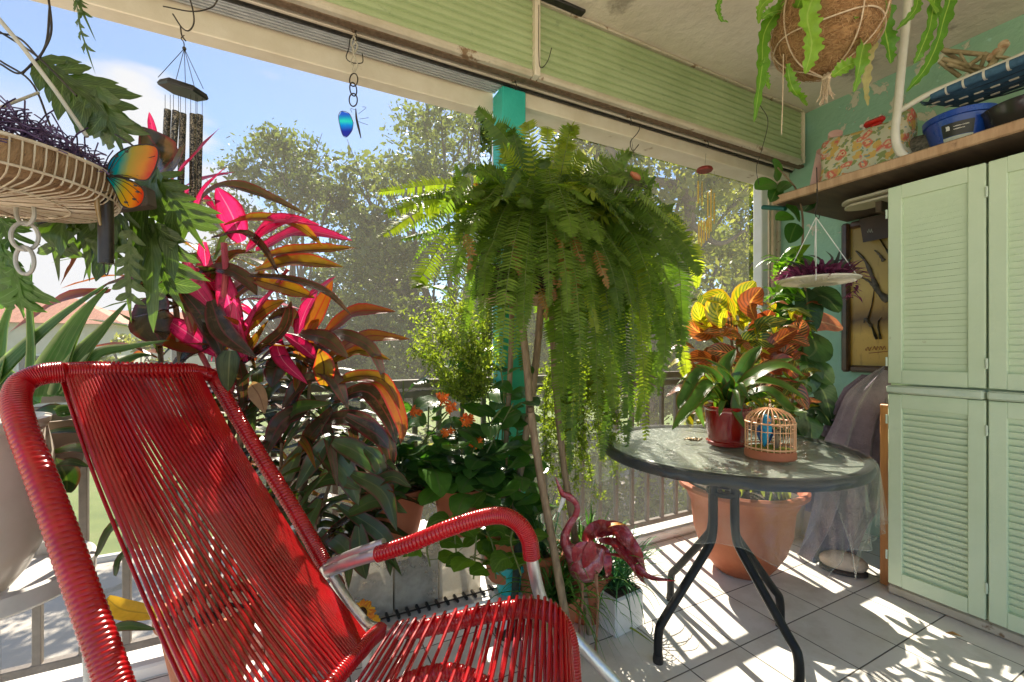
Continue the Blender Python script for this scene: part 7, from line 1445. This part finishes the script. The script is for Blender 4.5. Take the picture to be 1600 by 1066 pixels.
neckp = [(912, 888, .060), (898, 868, .040), (885, 852, .0235), (883, 838, .0175), (890, 820, .014), (899, 806, .0125), (902, 794, .012), (898, 784, .013), (888, 776, .017), (880, 772, .013), (876, 766, .0095), (872, 756, .0062), (868, 746, .002)]
path = spline([P(942, 858, fd+.01), P(928, 880, fd)]+[P(x, y, fd) for x, y, r in neckp], 90); rad = [0.012, .042]+[r for *_, r in neckp]
def rfun(u): x = u*(len(rad)-1); k = min(int(x), len(rad)-2); q = x-k; q = q*q*(3-2*q); return rad[k]*(1-q)+rad[k+1]*q
MB().tube(path, rfun, 22, flat=.72).build('body', m_fl, fl)
MB().ball(P(921, 868, fd), .044, 24, sc3=(1.1, .72, .95), rot=Matrix.Rotation(.5, 3, tuple(FW))).build('belly', m_fl, fl)
MB().tube([P(881, 778, fd-.004), P(877, 790, fd-.004), P(873, 800, fd-.004)], lambda u: .011*(1-.5*u), 12, 8, flat=.6).build('beak', m_wht2, fl)
b = MB()
for pts, w_ in ((((912, 848), (925, 832), (945, 822), (975, 840)), 26), (((930, 838), (960, 826), (985, 850), (1003, 880)), 30), (((940, 832), (975, 836), (998, 868), (1010, 898)), 20), (((960, 835), (985, 865), (1010, 900), (1058, 908)), 13), (((955, 852), (985, 880), (1003, 905), (1012, 915)), 12), (((925, 850), (945, 862), (950, 890), (948, 910)), 16), (((935, 845), (965, 850), (985, 870), (1000, 892)), 20), (((945, 865), (975, 872), (990, 890), (992, 910)), 9)):
    b.leaf([P(x, y, fd+.03*(i % 2)+.01*i) for i, (x, y) in enumerate(pts)], M(w_, fd)*0.9, 16, V((0, 0, 1))-FW*.8, .25, 'lance', wavy=.1, mi=0)
b.build('wing_feathers', m_fr, fl); b = MB()
b.leaf([P(918, 848, fd-.05), P(905, 862, fd-.06), P(898, 880, fd-.055)], .05, 12, -FW, -.3, 'oval'); b.leaf([P(925, 845, fd-.06), P(922, 866, fd-.065), P(912, 888, fd-.055)], .05, 12, -FW, -.3, 'oval'); b.build('breast_feathers', m_fr, fl)
MB().leaf([P(938, 830, fd+.03), P(960, 820, fd+.03), P(985, 822, fd+.03)], .03, 10, V((0, 0, 1)), .3, 'lance').build('orange_feather', leafmat('orange_feather', (.6, .25, .03), (.6, .25, .03), rough=.4, trans=.1), fl)
for pts, nm in (([P(909, 905, fd), P(910, 940, fd), P(906, 968, fd), PZ(905, 996, 0)], 'leg'), ([P(930, 895, fd-.02), P(934, 935, fd-.02), P(934, 965, fd-.02), PZ(930, 1022, 0)], 'leg')): MB().tube(pts, .0048, 8, 20).tube([pts[0], pts[0].lerp(pts[1], .6)], lambda u: .012-.007*u, 8, 6).build(nm, m_rust if 0 else mat('rust_leg', (.30, .13, .07), (.42, .22, .14), .5, ns=40, metal=.4), fl)
